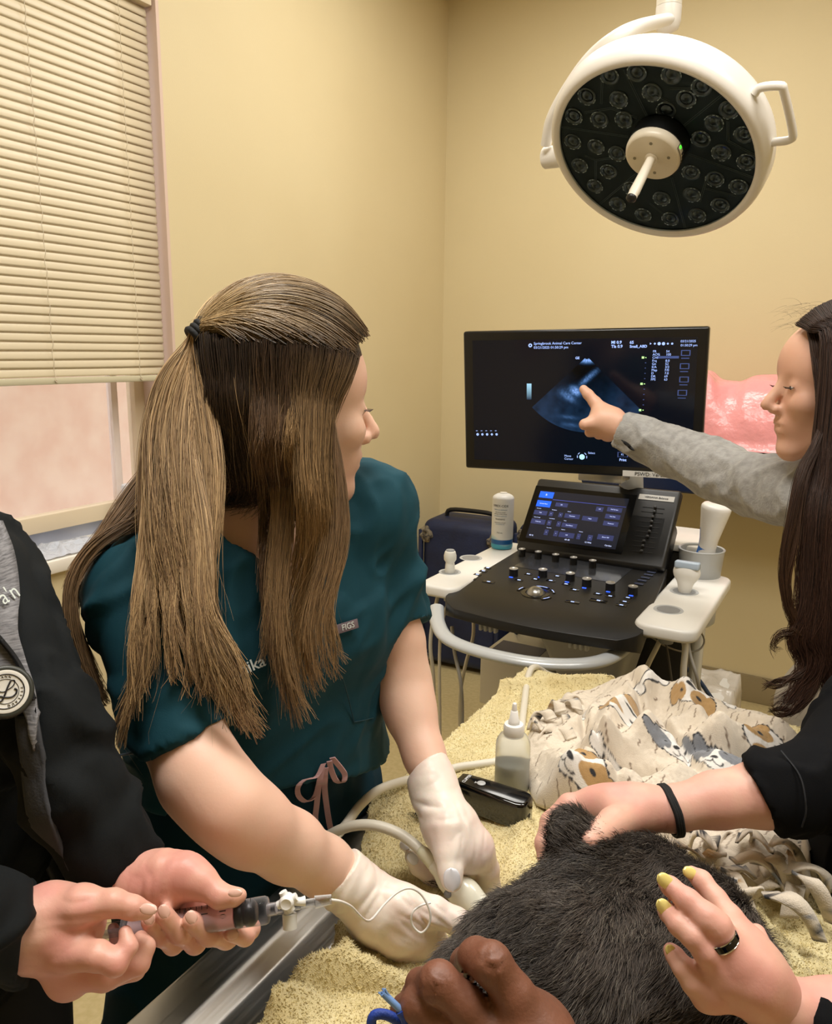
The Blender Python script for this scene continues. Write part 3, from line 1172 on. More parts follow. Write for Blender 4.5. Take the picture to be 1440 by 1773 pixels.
# sliders
for i, ((x, y), kx) in enumerate(zip(((1207, 238), (1195, 275), (1185, 318), (1174, 356), (1162, 397), (1153, 438), (1145, 480), (1130, 520), (1122, 560), (1110, 603)), (1222, 1215, 1202, 1194, 1187, 1175, 1158, 1130, 1120, 1108))):
    a = on_panel(PM, *z3(x - 90, y - 10))
    c = on_panel(PM, *z3(x + 90, y + 10))
    zz = (a[1] + c[1]) / 2
    o = panel_poly('slider_slot', [(a[0], zz - 0.0011), (c[0], zz - 0.0011), (c[0], zz + 0.0011), (a[0], zz + 0.0011)], -0.0002, mat('slot', '020202', 0.6), pan, PM)
    k = on_panel(PM, *z3(kx, y))
    b = MB()
    b.X = PM
    b.box((k[0] - 0.0035, -0.009, zz - 0.003), (k[0] + 0.0035, 0.0, zz + 0.003))
    b.build('slider_cap', mat('slider_cap', '3A3A3A', 0.4), o, bev=0.001)
lb = [on_panel(PM, *z3(x, y)) for x, y in ((1090, 122), (1385, 148), (1378, 192), (1088, 165))]
lx0, lx1, lz0, lz1 = lb[0][0], lb[1][0], (lb[2][1] + lb[3][1]) / 2, (lb[0][1] + lb[1][1]) / 2
panel_poly('name_label', [(lx0, lz0), (lx1, lz0), (lx1, lz1), (lx0, lz1)], -0.0006, M_label, pan, PM)
panel_text('VERSANA Balance', (lx0 + lx1) / 2, (lz0 + lz1) / 2, 0.0085, M_ink, pan, PM, 0.0018, 'CENTER')

# probe holder trays
LT = 0.938


def tray(name, poly, holes, m, lip=0.03):
    b = MB()
    b.prism(poly, LT - lip, LT)
    o = b.build(name, m, cart, bev=0.008, seg=3)
    for (x, y, r) in holes:
        b = MB()
        b.X = Matrix.Translation((x, y, LT))
        b.lathe([(r * 1.25, 0.0), (r * 1.22, 0.0012), (r, 0.0006), (r * 0.94, -0.004)], 32, caps=False)
        h = b.build('cup_rim', M_cgrey, o, smooth=True)
        b = MB()
        b.X = Matrix.Translation((x, y, LT))
        b.lathe([(0.0, 0.0005), (r * 0.98, 0.0007)], 32, caps=False)
        b.build('cup_well', M_dgrey, h, smooth=True)
        b = MB()
        b.X = Matrix.Translation((x, y, LT))
        b.lathe([(r * 1.05, -lip), (r * 0.9, -lip - 0.02), (r * 0.6, -lip - 0.05)], 24)
        b.build('cup_socket', M_dgrey, h, smooth=True)
    return o


def rounded(x0, x1, y0, y1, r=0.03, n=6):
    out = []
    for cx, cy, a in ((x1 - r, y0 + r, -90), (x1 - r, y1 - r, 0), (x0 + r, y1 - r, 90), (x0 + r, y0 + r, 180)):
        for k in range(n + 1):
            t = math.radians(a + 90 * k / n)
            out.append((cx + r * math.cos(t), cy + r * math.sin(t)))
    return out


hl = [Z(740 + x / 2.667, 800 + y / 2.667, LT) for x, y in ((103, 508), (200, 443))]
tray('probe_tray', rounded(-0.955, -0.845, 1.66, 2.20, 0.035), [(hl[0][0], hl[0][1], 0.024), (hl[1][0], hl[1][1], 0.026)], M_cwhite)
hr = [Z(740 + x / 2.667, 800 + y / 2.667, LT) for x, y in ((1112, 682), (1185, 598))]
tray('probe_tray', rounded(-0.405, -0.268, 1.66, 2.16, 0.035), [(hr[0][0], hr[0][1], 0.027), (hr[1][0], hr[1][1], 0.028)], M_cwhite)

# front handle loop
hp = [Z(x, y, z) for x, y, z in ((756, 1052, .895), (758, 1080, .88), (778, 1108, .868), (840, 1131, .862), (930, 1148, .862), (1015, 1149, .862), (1066, 1133, .865), (1098, 1098, .88), (1120, 1068, .905))]
MB().tube(spline(hp, 48), 0.0185, 14, flat=0.62, up=(0, 0, 1)).build('front_handle', mat('handle_silver', 'C3C7C9', 0.28, 0.15), cart, smooth=True)
# under-deck column, hooks, base, rear body, mast
b = MB()
b.add([(-0.66, 1.70, 0.885), (-0.42, 1.70, 0.885), (-0.42, 2.0, 0.885), (-0.66, 2.0, 0.885), (-0.60, 1.84, 0.62), (-0.48, 1.84, 0.62), (-0.48, 1.98, 0.62), (-0.60, 1.98, 0.62)],
      [(3, 2, 1, 0), (4, 5, 6, 7), (0, 1, 5, 4), (1, 2, 6, 5), (2, 3, 7, 6), (3, 0, 4, 7)])
b.build('neck', M_dgrey, cart, bev=0.02, seg=3)
MB().box((-0.60, 1.86, 0.40), (-0.48, 2.02, 0.64)).build('lift_column', mat('column_dark', '4A4A4C', 0.4), cart, bev=0.01)
for px, py in ((855, 1082), (1012, 1112)):
    q = Z(px, py, 0.872)
    t = MB()
    t.X = Matrix.Translation(q)
    t.box((-0.035, -0.01, -0.006), (0.02, 0.03, 0.012))
    for k in range(4):
        t.box((-0.034 + k * 0.013, -0.016, -0.016), (-0.026 + k * 0.013, 0.0, 0.006))
    t.build('cable_hook', M_cgrey, cart, bev=0.003)
b = MB()
b.add([(-0.87, 1.62, 0.10), (-0.37, 1.62, 0.10), (-0.37, 2.25, 0.10), (-0.87, 2.25, 0.10), (-0.80, 1.78, 0.42), (-0.44, 1.78, 0.42), (-0.44, 2.25, 0.60), (-0.80, 2.25, 0.60)],
      [(3, 2, 1, 0), (4, 5, 6, 7), (0, 1, 5, 4), (1, 2, 6, 5), (2, 3, 7, 6), (3, 0, 4, 7)])
b.build('base_fairing', M_lilac, cart, bev=0.05, seg=4)
for x in (-0.82, -0.42):
    for y in (1.68, 2.2):
        t = MB()
        t.X = Matrix.Translation((x, y, 0.05)) @ Matrix.Rotation(math.pi / 2, 4, 'Y')
        t.lathe([(0.03, -0.016), (0.05, -0.012), (0.05, 0.012), (0.03, 0.016)], 24)
        wv = t.build('caster', M_cblack, cart, smooth=True)
        MB().box((x - 0.02, y - 0.015, 0.05), (x + 0.02, y + 0.03, 0.115)).build('caster_fork', M_cgrey, wv, bev=0.004)
b = MB()
b.box((-0.80, 2.17, 0.50), (-0.38, 2.40, 0.985))
b.build('rear_body', M_cblack, cart, bev=0.015)
MB().box((-0.81, 2.165, 0.985), (-0.345, 2.41, 1.005)).build('rear_shelf', M_cwhite, cart, bev=0.006)
# label on the white box standing on the base, seen under the deck
q = onY(912, 1116, 1.98)
t = MB()
t.box((q[0] - 0.09, 1.86, 0.55), (q[0] + 0.11, 2.10, q[2] - 0.004))
bx_ = t.build('printer_box', M_cwhite, cart, bev=0.006)
t = MB()
t.box((q[0] - 0.075, 1.865, q[2] - 0.004), (q[0] + 0.06, 1.985, q[2] - 0.003))
t.build('box_label', mat('label_navy', '2A3670', 0.4), bx_)

# mast and screen
MC = (-0.613, 1.83, 1.40)
MM = panel_matrix(MC, (0.10, 0.068, -0.02))
mw_, mh_ = 0.58, 0.348
monm = empty('ultrasound_monitor', MC, 'wide black flat monitor showing a blue heart scan above the console', 'monitor')
b = MB()
b.X = MM
b.box((-mw_ / 2, 0, -mh_ / 2), (mw_ / 2, 0.035, mh_ / 2))
mb_ = b.build('housing', mat('monitor_black', '0D0D0E', 0.3), monm, bev=0.006, seg=3)
b = MB()
b.X = MM
b.box((-0.16, 0.03, -0.12), (0.16, 0.07, 0.10))
b.build('rear_cover', M_cblack, monm, bev=0.02)
q0 = MM @ Vector((0.06, 0.05, -0.12))
MB().tube([q0, q0 + Vector((0.0, 0.06, -0.03)), (q0[0] - 0.01, 2.2, 1.17), (q0[0] - 0.01, 2.25, 1.0)], [0.03, 0.032, 0.034, 0.036], 16).build('support_arm', M_cgrey, monm, smooth=True)
q1 = MM @ Vector((0.05, 0.045, -mh_ / 2 - 0.012))
MB().box((q1[0] - 0.05, q1[1] - 0.02, q1[2] - 0.012), (q1[0] + 0.06, q1[1] + 0.06, q1[2] + 0.014)).build('tilt_bracket', mat('bracket_metal', 'B4B6B8', 0.25, 0.6), monm, bev=0.004)

scw = [on_panel(MM, 818, 589), on_panel(MM, 1208, 584), on_panel(MM, 1196, 812), on_panel(MM, 821, 797)]
Sx0, Sx1 = (scw[0][0] + scw[3][0]) / 2, (scw[1][0] + scw[2][0]) / 2
Sz1, Sz0 = (scw[0][1] + scw[1][1]) / 2, (scw[2][1] + scw[3][1]) / 2
M_scr = mat('monitor_glow', '05070C', 0.14, emit=('060A14', 0.9))
panel_poly('screen', [(Sx0, Sz0), (Sx1, Sz0), (Sx1, Sz1), (Sx0, Sz1)], -0.0002, M_scr, mb_, MM)
# the fan-shaped scan picture, brightness computed point by point
apx = on_panel(MM, 1016, 617)
pl, pr, pb = on_panel(MM, 918, 708), on_panel(MM, 1112, 712), on_panel(MM, 992, 746)
Rf = math.hypot(pb[0] - apx[0], pb[1] - apx[1])
aL = math.atan2(pl[1] - apx[1], pl[0] - apx[0]) + 2 * math.pi
aR = math.atan2(pr[1] - apx[1], pr[0] - apx[0]) + 2 * math.pi
nr, na = 130, 170
rr, aa = np.meshgrid(np.linspace(0.035, 1, nr), np.linspace(aL, aR, na), indexing='ij')
FXp = apx[0] + rr * Rf * np.cos(aa)
FZp = apx[1] + rr * Rf * np.sin(aa)
pts3 = np.stack([FXp * 1, FZp * 1, FXp * 0 + 3], -1)
polar = np.stack([aa * 9, rr * 38, rr * 0], -1)
sp = 0.5 + 0.5 * fbm(pts3, 60, 3, 11)
speck = 0.5 + 0.5 * vnoise(polar * np.array([3.0, 1.6, 1]), 1, 5)
lum = 0.055 * np.clip((rr - 0.25) * 3.0, 0, 1) * (0.5 + 0.6 * sp) * (0.5 + 0.6 * np.clip((rr - 0.4) * 2, 0, 1))
for px, py, w1, w2, ang, s in ((996, 677, 9, 6, .5, .85), (985, 688, 11, 5, .6, .35), (1022, 651, 16, 4, -.7, .30), (1012, 660, 10, 4, -.7, .2), (975, 680, 10, 8, .2, .12), (985, 722, 14, 3, .1, .16), (990, 736, 14, 3, .1, .12), (960, 735, 14, 3, .5, .05), (1017, 624, 12, 4, 0, .9), (1008, 619, 5, 4, .6, .6), (1026, 618, 5, 4, -.6, .6)):
    g = on_panel(MM, px, py)
    s1_ = mw_ / 427.0
    dx, dz = (FXp - g[0]) / s1_, -(FZp - g[1]) / s1_
    ux, uz = dx * math.cos(ang) + dz * math.sin(ang), -dx * math.sin(ang) + dz * math.cos(ang)
    lum = lum + s * np.exp(-(ux / w1) ** 2 - (uz / w2) ** 2) * (0.45 + 0.9 * speck)
lum = np.clip(lum, 0, 1.2)
colf = np.stack([lum ** 1.25 * 0.32, lum ** 1.05 * 0.55, lum * 1.15], -1).reshape(-1, 3)
Vf = np.array([MM @ Vector((x, -0.0012, z)) for x, z in zip(FXp.ravel(), FZp.ravel())])
ii, jj = np.meshgrid(np.arange(nr - 1), np.arange(na - 1), indexing='ij')
a_ = (ii * na + jj).ravel()
mf = mesh_np(Vf, np.stack([a_, a_ + na, a_ + na + 1, a_ + 1], 1))
set_col(mf, colf)
M_fan = mat('scan_picture', '04060A', 0.15)
nt = M_fan.node_tree
at = nt.nodes.new('ShaderNodeAttribute')
at.attribute_name = 'Col'
nt.links.new(at.outputs['Color'], nt.nodes['Principled BSDF'].inputs['Emission Color'])
nt.nodes['Principled BSDF'].inputs['Emission Strength'].default_value = 1.0
link('scan_picture', mf, mb_, M_fan)
# grey ramp bar
b4 = rect_px(MM, 912, 664, 920, 692)
bm_ = mesh_np(np.array([MM @ Vector((x, -0.0012, z)) for x, z in b4]), np.array([[0, 1, 2, 3]]))
set_col(bm_, np.array([[.45, .8, 1.0], [.45, .8, 1.0], [0.01, .02, .05], [0.01, .02, .05]]))
link('grey_ramp', bm_, mb_, M_fan)
M_stext = mat('screen_text', '9FBCFF', 0.4, emit=('9DBBFF', 0.75))
M_sdim = mat('screen_text_dim', '3A4A80', 0.4, emit=('46598F', 0.45))
M_sgreen = mat('screen_green', 'B8F0A0', 0.4, emit=('B6F29A', 0.8))


def st(s, px, py, size, m=M_stext, **k):
    a = on_panel(MM, px, py)
    panel_text(s, a[0], a[1], size, m, mb_, MM, 0.0014, **k)


st('Springbrook Animal Care Center', 924, 595, 0.0086)
st('03/21/2025 01:50:29 pm', 924, 602, 0.0086)
st('MI 0.9', 1058, 593, 0.0095, bold=0.0002)
st('TIs 0.9', 1058, 600, 0.0095, bold=0.0002)
st('6S', 1090, 593, 0.0095, bold=0.0002)
st('Small_ABD', 1090, 600, 0.0085, bold=0.0002)
st('03/21/2025', 1178, 591, 0.0072)
st('01:50:29 pm', 1178, 598, 0.0072)
st('GE', 996, 620, 0.008, bold=0.0002)
for i, (a, b_) in enumerate((('FR', '54'), ('AO%', '100'), ('CHI', ''), ('Frq', '8.0'), ('Gn', '52'), ('E/A', '3/2'), ('Map', 'F/0'), ('D', '7.0'), ('DR', '69'), ('FPS', '63'))):
    py = 608.5 + i * 5.4
    st(a, 1130 - i * 0.4, py, 0.0075)
    st(b_, 1153 - i * 0.4, py, 0.0075)
panel_poly('menu_bar', rect_px(MM, 1138, 616.5, 1175, 620.5), -0.0011, M_sdim, mb_, MM, 0.0002)


def ring_px(px, py, w, h, m, th=1.3, name='body_mark'):
    for (x0, y0, x1, y1) in ((px - w, py - h, px + w, py - h + th), (px - w, py + h - th, px + w, py + h), (px - w, py - h, px - w + th, py + h), (px + w - th, py - h, px + w, py + h)):
        panel_poly(name, rect_px(MM, x0, y0, x1, y1), -0.0011, m, mb_, MM, 0.0002)


for px, py in ((1187, 611), (1185, 634), (1184, 657), (1181, 680)):
    ring_px(px, py, 8, 5, M_sdim)
    panel_poly('body_mark', rect_px(MM, px - 8, py + 8.5, px + 6, py + 10), -0.0011, M_sdim, mb_, MM, 0.0002)
ring_px(1177, 746, 7, 4, M_sdim)
ring_px(1078, 787, 9, 4.5, M_sdim)
st('P1', 1172, 746, 0.006)
for i in range(5):
    g = on_panel(MM, 827 + i * 8.2, 752)
    t = MB()
    t.X = MM @ Matrix.Translation((g[0], -0.001, g[1])) @ Matrix.Rotation(math.pi / 2, 4, 'X')
    t.lathe([(0.0001, 0.0), (0.0034, 0.0), (0.0034, 0.0006)], [16, 5, 6, 4, 5][i])
    t.build('status_icon', M_stext, mb_)
    st('on', 824 + i * 8.2, 745.5, 0.0045)
for i in range(6):
    g = on_panel(MM, 1126 + i * 7.5, 595)
    t = MB()
    t.X = MM @ Matrix.Translation((g[0], -0.001, g[1])) @ Matrix.Rotation(math.pi / 2, 4, 'X')
    t.lathe([(0.0001, 0.0), (0.0026 + 0.001 * (i in (2, 3)), 0.0), (0.0026 + 0.001 * (i in (2, 3)), 0.0006)], [3, 4, 12, 12, 4, 5][i])
    t.build('status_icon', M_stext, mb_)
g = on_panel(MM, 918, 598)
t = MB()
t.X = MM @ Matrix.Translation((g[0], -0.001, g[1])) @ Matrix.Rotation(math.pi / 2, 4, 'X')
t.lathe([(0.002, 0.0), (0.0046, 0.0), (0.0046, 0.0006), (0.002, 0.0006)], 20, caps=False)
t.build('maker_emblem', M_stext, mb_)
g = on_panel(MM, 1007.5, 791)
t = MB()
t.X = MM @ Matrix.Translation((g[0], -0.001, g[1])) @ Matrix.Rotation(math.pi / 2, 4, 'X')
t.lathe([(0.0001, 0.0), (0.0066, 0.0), (0.0066, 0.0006)], 24)
t.build('trackball_icon', mat('icon_cyan', 'A8DCFF', 0.4, emit=('A8E0FF', 0.9)), mb_)
for a0 in (45, 135, 180, 0):
    t = MB()
    t.X = MM @ Matrix.Translation((g[0], -0.001, g[1]))
    t.ribbon([(0.0115 * math.cos(math.radians(a)), 0, 0.0115 * math.sin(math.radians(a))) for a in np.linspace(a0 - 15, a0 + 15, 6)], [np.array([math.cos(math.radians(a)), 0, math.sin(math.radians(a))]) for a in np.linspace(a0 - 15, a0 + 15, 6)], 0.0008, 0.0002)
    t.build('trackball_icon', M_stext, mb_)
st('Move', 977, 789, 0.0075)
st('Cursor', 977, 794, 0.0075)
st('Select', 1018, 784, 0.007)
st('Print', 1072, 796, 0.0085, bold=0.0002)
st('P2', 1075, 787, 0.006)
for i in range(12):
    py = 619 + i * 9.1
    big = i in (0, 5, 10)
    panel_poly('depth_tick', rect_px(MM, 1117 - i * .5, py - .6, 1119 - i * .5, py + .8), -0.0011, M_sgreen if big else M_sdim, mb_, MM, 0.0002)
    if big:
        panel_poly('depth_tick', rect_px(MM, 1111 - i * .5, py - 1.8, 1115 - i * .5, py + 1.8), -0.0011, M_sgreen, mb_, MM, 0.0002)
# paper label on the lower bezel
l4 = [on_panel(MM, 1078, 812), on_panel(MM, 1165, 817), on_panel(MM, 1165, 828)]
panel_poly('paper_label', [(l4[0][0], l4[0][1] - 0.017), (l4[1][0] + 0.02, l4[0][1] - 0.017), (l4[1][0] + 0.02, l4[0][1] - 0.003), (l4[0][0], l4[0][1] - 0.003)], -0.0004, M_label, mb_, MM)
panel_text('PSWD: Versana4321', l4[0][0] + 0.028, l4[0][1] - 0.0102, 0.0125, M_ink, mb_, MM, 0.0016)


# -------- things in the trays
def bottle_at(px, py, z):
    return Z(px, py, z)


q = Z(849, 945, LT + 0.001)
q = np.array([max(q[0], -0.92), q[1], LT + 0.001])
s = 0.0325
e = empty('disinfectant_bottle', q, 'tall white disinfectant bottle with turquoise base on the left probe tray', 'bottle')
Hb = 0.168
nseg, nh = 48, 60
Mz = np.linspace(0, 1, nh)
rad = np.where(Mz < 0.03, 0.92 + Mz * 2.7, 1.0) * np.where(Mz > 0.90, np.sqrt(np.clip(1 - ((Mz - 0.90) / 0.102) ** 2, 0.02, 1)), 1)
th_ = np.linspace(0, 2 * np.pi, nseg, endpoint=False)
V = np.array([(s * r * np.cos(t), s * r * np.sin(t), z * Hb) for r, z in zip(rad, Mz) for t in th_] + [(0, 0, Hb)])
ii, jj = np.meshgrid(np.arange(nh - 1), np.arange(nseg), indexing='ij')
a_ = (ii * nseg + jj).ravel()
b_ = (ii * nseg + (jj + 1) % nseg).ravel()
Q = np.stack([a_, b_, b_ + nseg, a_ + nseg], 1)
me = mesh_np(V[:-1], Q)
zz = np.repeat(Mz, nseg)
tt = np.tile(th_, nh)
cw, ct, cb_ = np.array(lin('E6E6E2')[:3]), np.array(lin('48A9C4')[:3]), np.array(lin('1D5FA0')[:3])
k = np.clip((0.22 + 0.05 * np.sin(tt * 2) - zz) / 0.12, 0, 1)[:, None]
colb = cw * (1 - k) + ct * k
bm = ((zz > 0.09) & (zz < 0.17))[:, None]
colb = np.where(bm, cb_, colb)
set_col(me, colb)
local('body', me, e, attr_mat('bottle_print', 0.35))
fdir = math.atan2(cC[1] - q[1], cC[0] - q[0])
def wrap_text(body, size, z, parent, m, r, ang=0.0):
    mt = text_mesh(body, size, 0.0001)
    v = verts(mt)
    a = fdir + ang + v[:, 0] / r
    rr_ = r + 0.0003 + v[:, 2]
    set_verts(mt, np.stack([rr_ * np.cos(a), rr_ * np.sin(a), z + v[:, 1]], 1))
    return local('label_print', mt, parent, m)


M_pb = mat('print_blue', '4F7FA8', 0.5)
for body, size, z, m in (('VIREX-CIDE', .0095, .133, M_ink), ('ready to use disinfectant', .0042, .122, M_pb), ('kills bacteria, viruses', .0038, .114, M_ink), ('and fungi on hard surfaces', .0038, .109, M_ink), ('precautionary statements', .0038, .103, M_pb), ('WARNING', .0062, .093, M_ink), ('avoid contact with eyes', .0036, .083, M_ink), ('rinse well after use', .0036, .078, M_pb), ('710 mL', .006, .052, M_ink)):
    wrap_text(body, size, z, e, m, s, -0.25)
t = MB()
t.lathe([(s * .35, Hb - 0.001), (s * .33, Hb + 0.0015), (0.0, Hb + 0.002)], 24)
t.build('cap_top', M_white, e, loc=True, smooth=True)

# slim probe in the left tray
e = empty('endocavity_probe', (hl[0][0], hl[0][1], LT - 0.02), 'small pale grey bulb-headed probe standing in the left front tray cup', 'ultrasound probe')
M_probe = mat('probe_ivory', 'D8D6CC', 0.35)
t = MB()
t.lathe([(0.012, 0.0), (0.014, 0.02), (0.0125, 0.042), (0.0115, 0.047), (0.0165, 0.055), (0.0172, 0.066), (0.0145, 0.076), (0.0125, 0.079)], 28)
t.build('body', M_probe, e, loc=True, smooth=True)
t = MB()
t.lathe([(0.0118, 0.0788), (0.011, 0.082), (0.0, 0.0825)], 28)
t.build('lens', mat('lens_grey', '8E9296', 0.4), e, loc=True, smooth=True)
t = MB()
t.tube(spline([(0, 0, 0.0), (0, 0, -0.05), (-0.01, -0.03, -0.16), (-0.01, -0.02, -0.45)], 16), 0.0045, 8)
t.build('cable', M_cable, e, loc=True, smooth=True)

# linear probe in the right tray
q = Z(1180, 1026, LT)
e = empty('linear_probe', (hr[1][0], hr[1][1], LT - 0.01), 'white wide-headed probe with blue-grey face in the right tray', 'ultrasound probe')
ax = np.array([0.05, -0.1, 1.0]) / np.linalg.norm([0.05, -0.1, 1.0])
g1 = [cone((0, 0, -0.01), ax * 0.03, .014, .015), cone(ax * 0.03, ax * 0.062, .015, .024, ((0, 1, 0), .62)), cone(ax * 0.062 + np.array([-.008, 0, 0]), ax * 0.062 + np.array([.008, 0, 0]), .024, .024, ((0, 1, 0), .55))]
lo, hi = prim_box(g1)
me = surface(lambda p: d_group(p, g1, 0.012), lo, hi, 0.0022)
local('body', me, e, M_cwhite)
t = MB()
t.X = Matrix.Translation(ax * 0.081) @ Matrix.Rotation(-0.1, 4, 'X')
t.box((-0.030, -0.0125, -0.009), (0.030, 0.0125, 0.010))
t.build('lens', mat('lens_blue', 'A9B8C8', 0.25), e, loc=True, bev=0.005, seg=3)

# cup with the gel bottle
q = Z(1213, 996, LT)
e = empty('gel_cup', (-0.315, 2.07, LT - 0.012), 'grey round cup at the back of the right probe tray', 'cup')
gq = Z(1210, 1002, LT - 0.012)
e.location = gq
t = MB()
t.lathe([(0.046, 0), (0.052, 0.004), (0.058, 0.078), (0.060, 0.084), (0.058, 0.086), (0.054, 0.084), (0.050, 0.012), (0.0, 0.010)], 40)
t.build('body', M_cgrey, e, loc=True, smooth=True)
e2 = empty('gel_bottle', gq + np.array([0.004, -0.002, 0.014]), 'white waisted gel bottle leaning in the grey cup', 'bottle')
t = MB()
t.X = Matrix.Rotation(0.13, 4, 'Y') @ Matrix.Rotation(0.02, 4, 'X')
t.lathe([(0.0, 0.0), (0.030, 0.001), (0.033, 0.01), (0.026, 0.05), (0.0225, 0.075), (0.024, 0.10), (0.035, 0.165), (0.038, 0.182), (0.0375, 0.190), (0.033, 0.1955), (0.0, 0.197)], 40)
t.build('body', mat('gel_white', 'EDEBE6', 0.3), e2, loc=True, smooth=True)
t = MB()
t.X = Matrix.Rotation(0.13, 4, 'Y') @ Matrix.Rotation(-2.2, 4, 'Z')
vs, fs = [], []
for i, (r, z) in enumerate(((0.0303, 0.03), (0.0268, 0.05), (0.0245, 0.065), (0.0233, 0.08), (0.0248, 0.10), (0.0297, 0.128))):
    for k in range(7):
        a = (k / 6 - 0.5) * 1.1
        vs.append((r * 1.012 * math.cos(a), r * 1.012 * math.sin(a), z))
for i in range(5):
    for k in range(6):
        a = i * 7 + k
        fs.append((a, a + 1, a + 8, a + 7))
t.add(vs, fs)
t.build('blue_label', mat('gel_blue', '3F78C8', 0.35), e2, loc=True, smooth=True)

# mast pole on the right, cables
MB().tube([onY(1212, 1070, 2.05), onY(1204, 1150, 2.05), np.array([onY(1204, 1150, 2.05)[0], 2.05, 0.3])], 0.016, 14).build('side_pole', mat('pole_light', 'D8DAD8', 0.25, 0.3), cart, smooth=True)
q = Z(1205, 1060, LT - 0.05)
t = MB()
t.X = Matrix.Translation(q)
t.lathe([(0.035, -0.03), (0.045, -0.02), (0.047, 0.03)], 28)
t.build('tray_motor', M_cgrey, cart, smooth=True)


def cable(name, pts, r, m, label=None, parent=None, n=40):
    t = MB()
    t.tube(spline(pts, n), r, 10)
    o = t.build(name, m, parent, smooth=True)
    if label: tag(o, label, 'cable')
    return o


cable('probe_cable', [P(757, 1035, 2.0), P(749, 1075, 1.98), P(745, 1120, 1.98), P(750, 1170, 2.0), P(752, 1240, 2.05), P(760, 1310, 2.1)], 0.0048, M_cable, 'ivory probe cable hanging outermost left of the console')
cable('probe_cable', [P(782, 1085, 2.05), P(787, 1130, 2.02), P(797, 1180, 2.0), P(800, 1240, 2.05), P(796, 1310, 2.1)], 0.0048, M_cableg, 'grey cable hanging under the left end of the front handle')
cable('probe_cable', [P(818, 1050, 2.1), P(819, 1100, 2.1), P(806, 1150, 2.08), P(797, 1200, 2.08), P(796, 1260, 2.12), P(800, 1320, 2.15)], 0.0048, M_cable, 'ivory cable crossing behind the handle to meet the grey one')
cable('probe_cable', [P(1148, 1095, 1.85), P(1138, 1118, 1.82), P(1122, 1150, 1.8), P(1108, 1185, 1.8), P(1100, 1230, 1.85)], 0.0058, M_cable, 'ivory cable slanting left below the right probe tray')
cable('probe_cable', [P(1180, 1095, 1.85), P(1186, 1120, 1.82), P(1183, 1160, 1.8), P(1184, 1200, 1.8), P(1186, 1260, 1.85)], 0.0075, M_cable, 'thickest ivory cable dropping straight from the right tray')
cable('probe_cable', [P(1187, 1100, 1.87), P(1196, 1140, 1.84), P(1207, 1175, 1.82), P(1214, 1220, 1.85), P(1216, 1270, 1.9)], 0.0045, M_cableg, 'thin ivory cable slanting right below the right probe tray')
cable('thin_lead', [P(1150, 1100, 1.95), P(1157, 1140, 1.95), P(1162, 1175, 1.95), P(1168, 1220, 1.95), P(1170, 1280, 1.98)], 0.003, mat('cable_dark', '4B4740', 0.5), 'thin dark lead among the ivory cables under the right tray')
cable('looped_wire', [P(1128, 1082, 1.95), P(1113, 1092, 1.95), P(1112, 1103, 1.95), P(1128, 1104, 1.95), P(1150, 1118, 1.95), P(1180, 1128, 1.96), P(1208, 1126, 1.96), P(1219, 1110, 1.96), P(1210, 1090, 1.95), P(1196, 1080, 1.95)], 0.0022, mat('wire_olive', '7F7868', 0.5), 'thin looped wire under the right probe tray')
cable('blue_hose', [P(1050, 1140, 2.3), P(1075, 1137, 2.3), P(1120, 1134, 2.3), P(1170, 1147, 2.3), P(1200, 1167, 2.3), P(1222, 1195, 2.3), P(1245, 1235, 2.35), P(1260, 1300, 2.5)], 0.0065, mat('hose_blue', '2B4468', 0.4), 'dark blue hose curving behind the right cables')
cable('blue_hose', [P(885, 1100, 2.35), P(900, 1095, 2.3), P(925, 1097, 2.28), P(950, 1103, 2.25)], 0.004, mat('hose_blue2', '25405E', 0.4), 'short blue hose above the navy label under the deck')

# plastic-wrapped box on the floor behind the table
bx0 = onY(1058, 1185, 2.62)
e = empty('wrapped_box', (-0.42, 2.72, 0), 'pale plastic-covered bin standing behind the console on the right', 'bin')
qa, qb = onY(1085, 1138, 2.95), onY(1185, 1150, 2.95)
t = MB()
t.box((-0.68, 2.56, 0.0), (-0.32, 2.96, 0.34))
o = t.build('bin', M_cwhite, e, bev=0.03, seg=3)
n1 = 50
u, v = np.meshgrid(np.linspace(-1, 1, n1), np.linspace(-1, 1, n1), indexing='ij')
hx, hy = 0.192, 0.212
rx = np.maximum(np.abs(u), np.abs(v))
sc_ = np.minimum(1.0, 0.88 / np.maximum(rx, 1e-6))
X_ = -0.50 + u * sc_ * hx / 0.88
Y_ = 2.76 + v * sc_ * hy / 0.88
pp = np.stack([u, v, u * 0], -1)
Z_ = 0.348 - np.clip(rx - 0.88, 0, 1) * 1.6 + 0.012 * (1 - np.abs(fbm(pp, 3, 2, 8)) * 2)
out_ = 0.006 + 0.01 * fbm(pp, 4, 2, 3) * (rx > 0.88)
Vc = np.stack([X_ + np.sign(u) * (np.abs(u) > .88) * out_, Y_ + np.sign(v) * (np.abs(v) > .88) * out_, Z_], -1).reshape(-1, 3)
ii, jj = np.meshgrid(np.arange(n1 - 1), np.arange(n1 - 1), indexing='ij')
a_ = (ii * n1 + jj).ravel()
link('plastic_cover', mesh_np(Vc, np.stack([a_, a_ + n1, a_ + n1 + 1, a_ + 1], 1)), e, mat('cover_film', 'C9C1B4', 0.25, bump=(30, .4, .01)))
# ================================================================ surgical lamp
def unit3(v):
    return np.array(v) / np.linalg.norm(v)


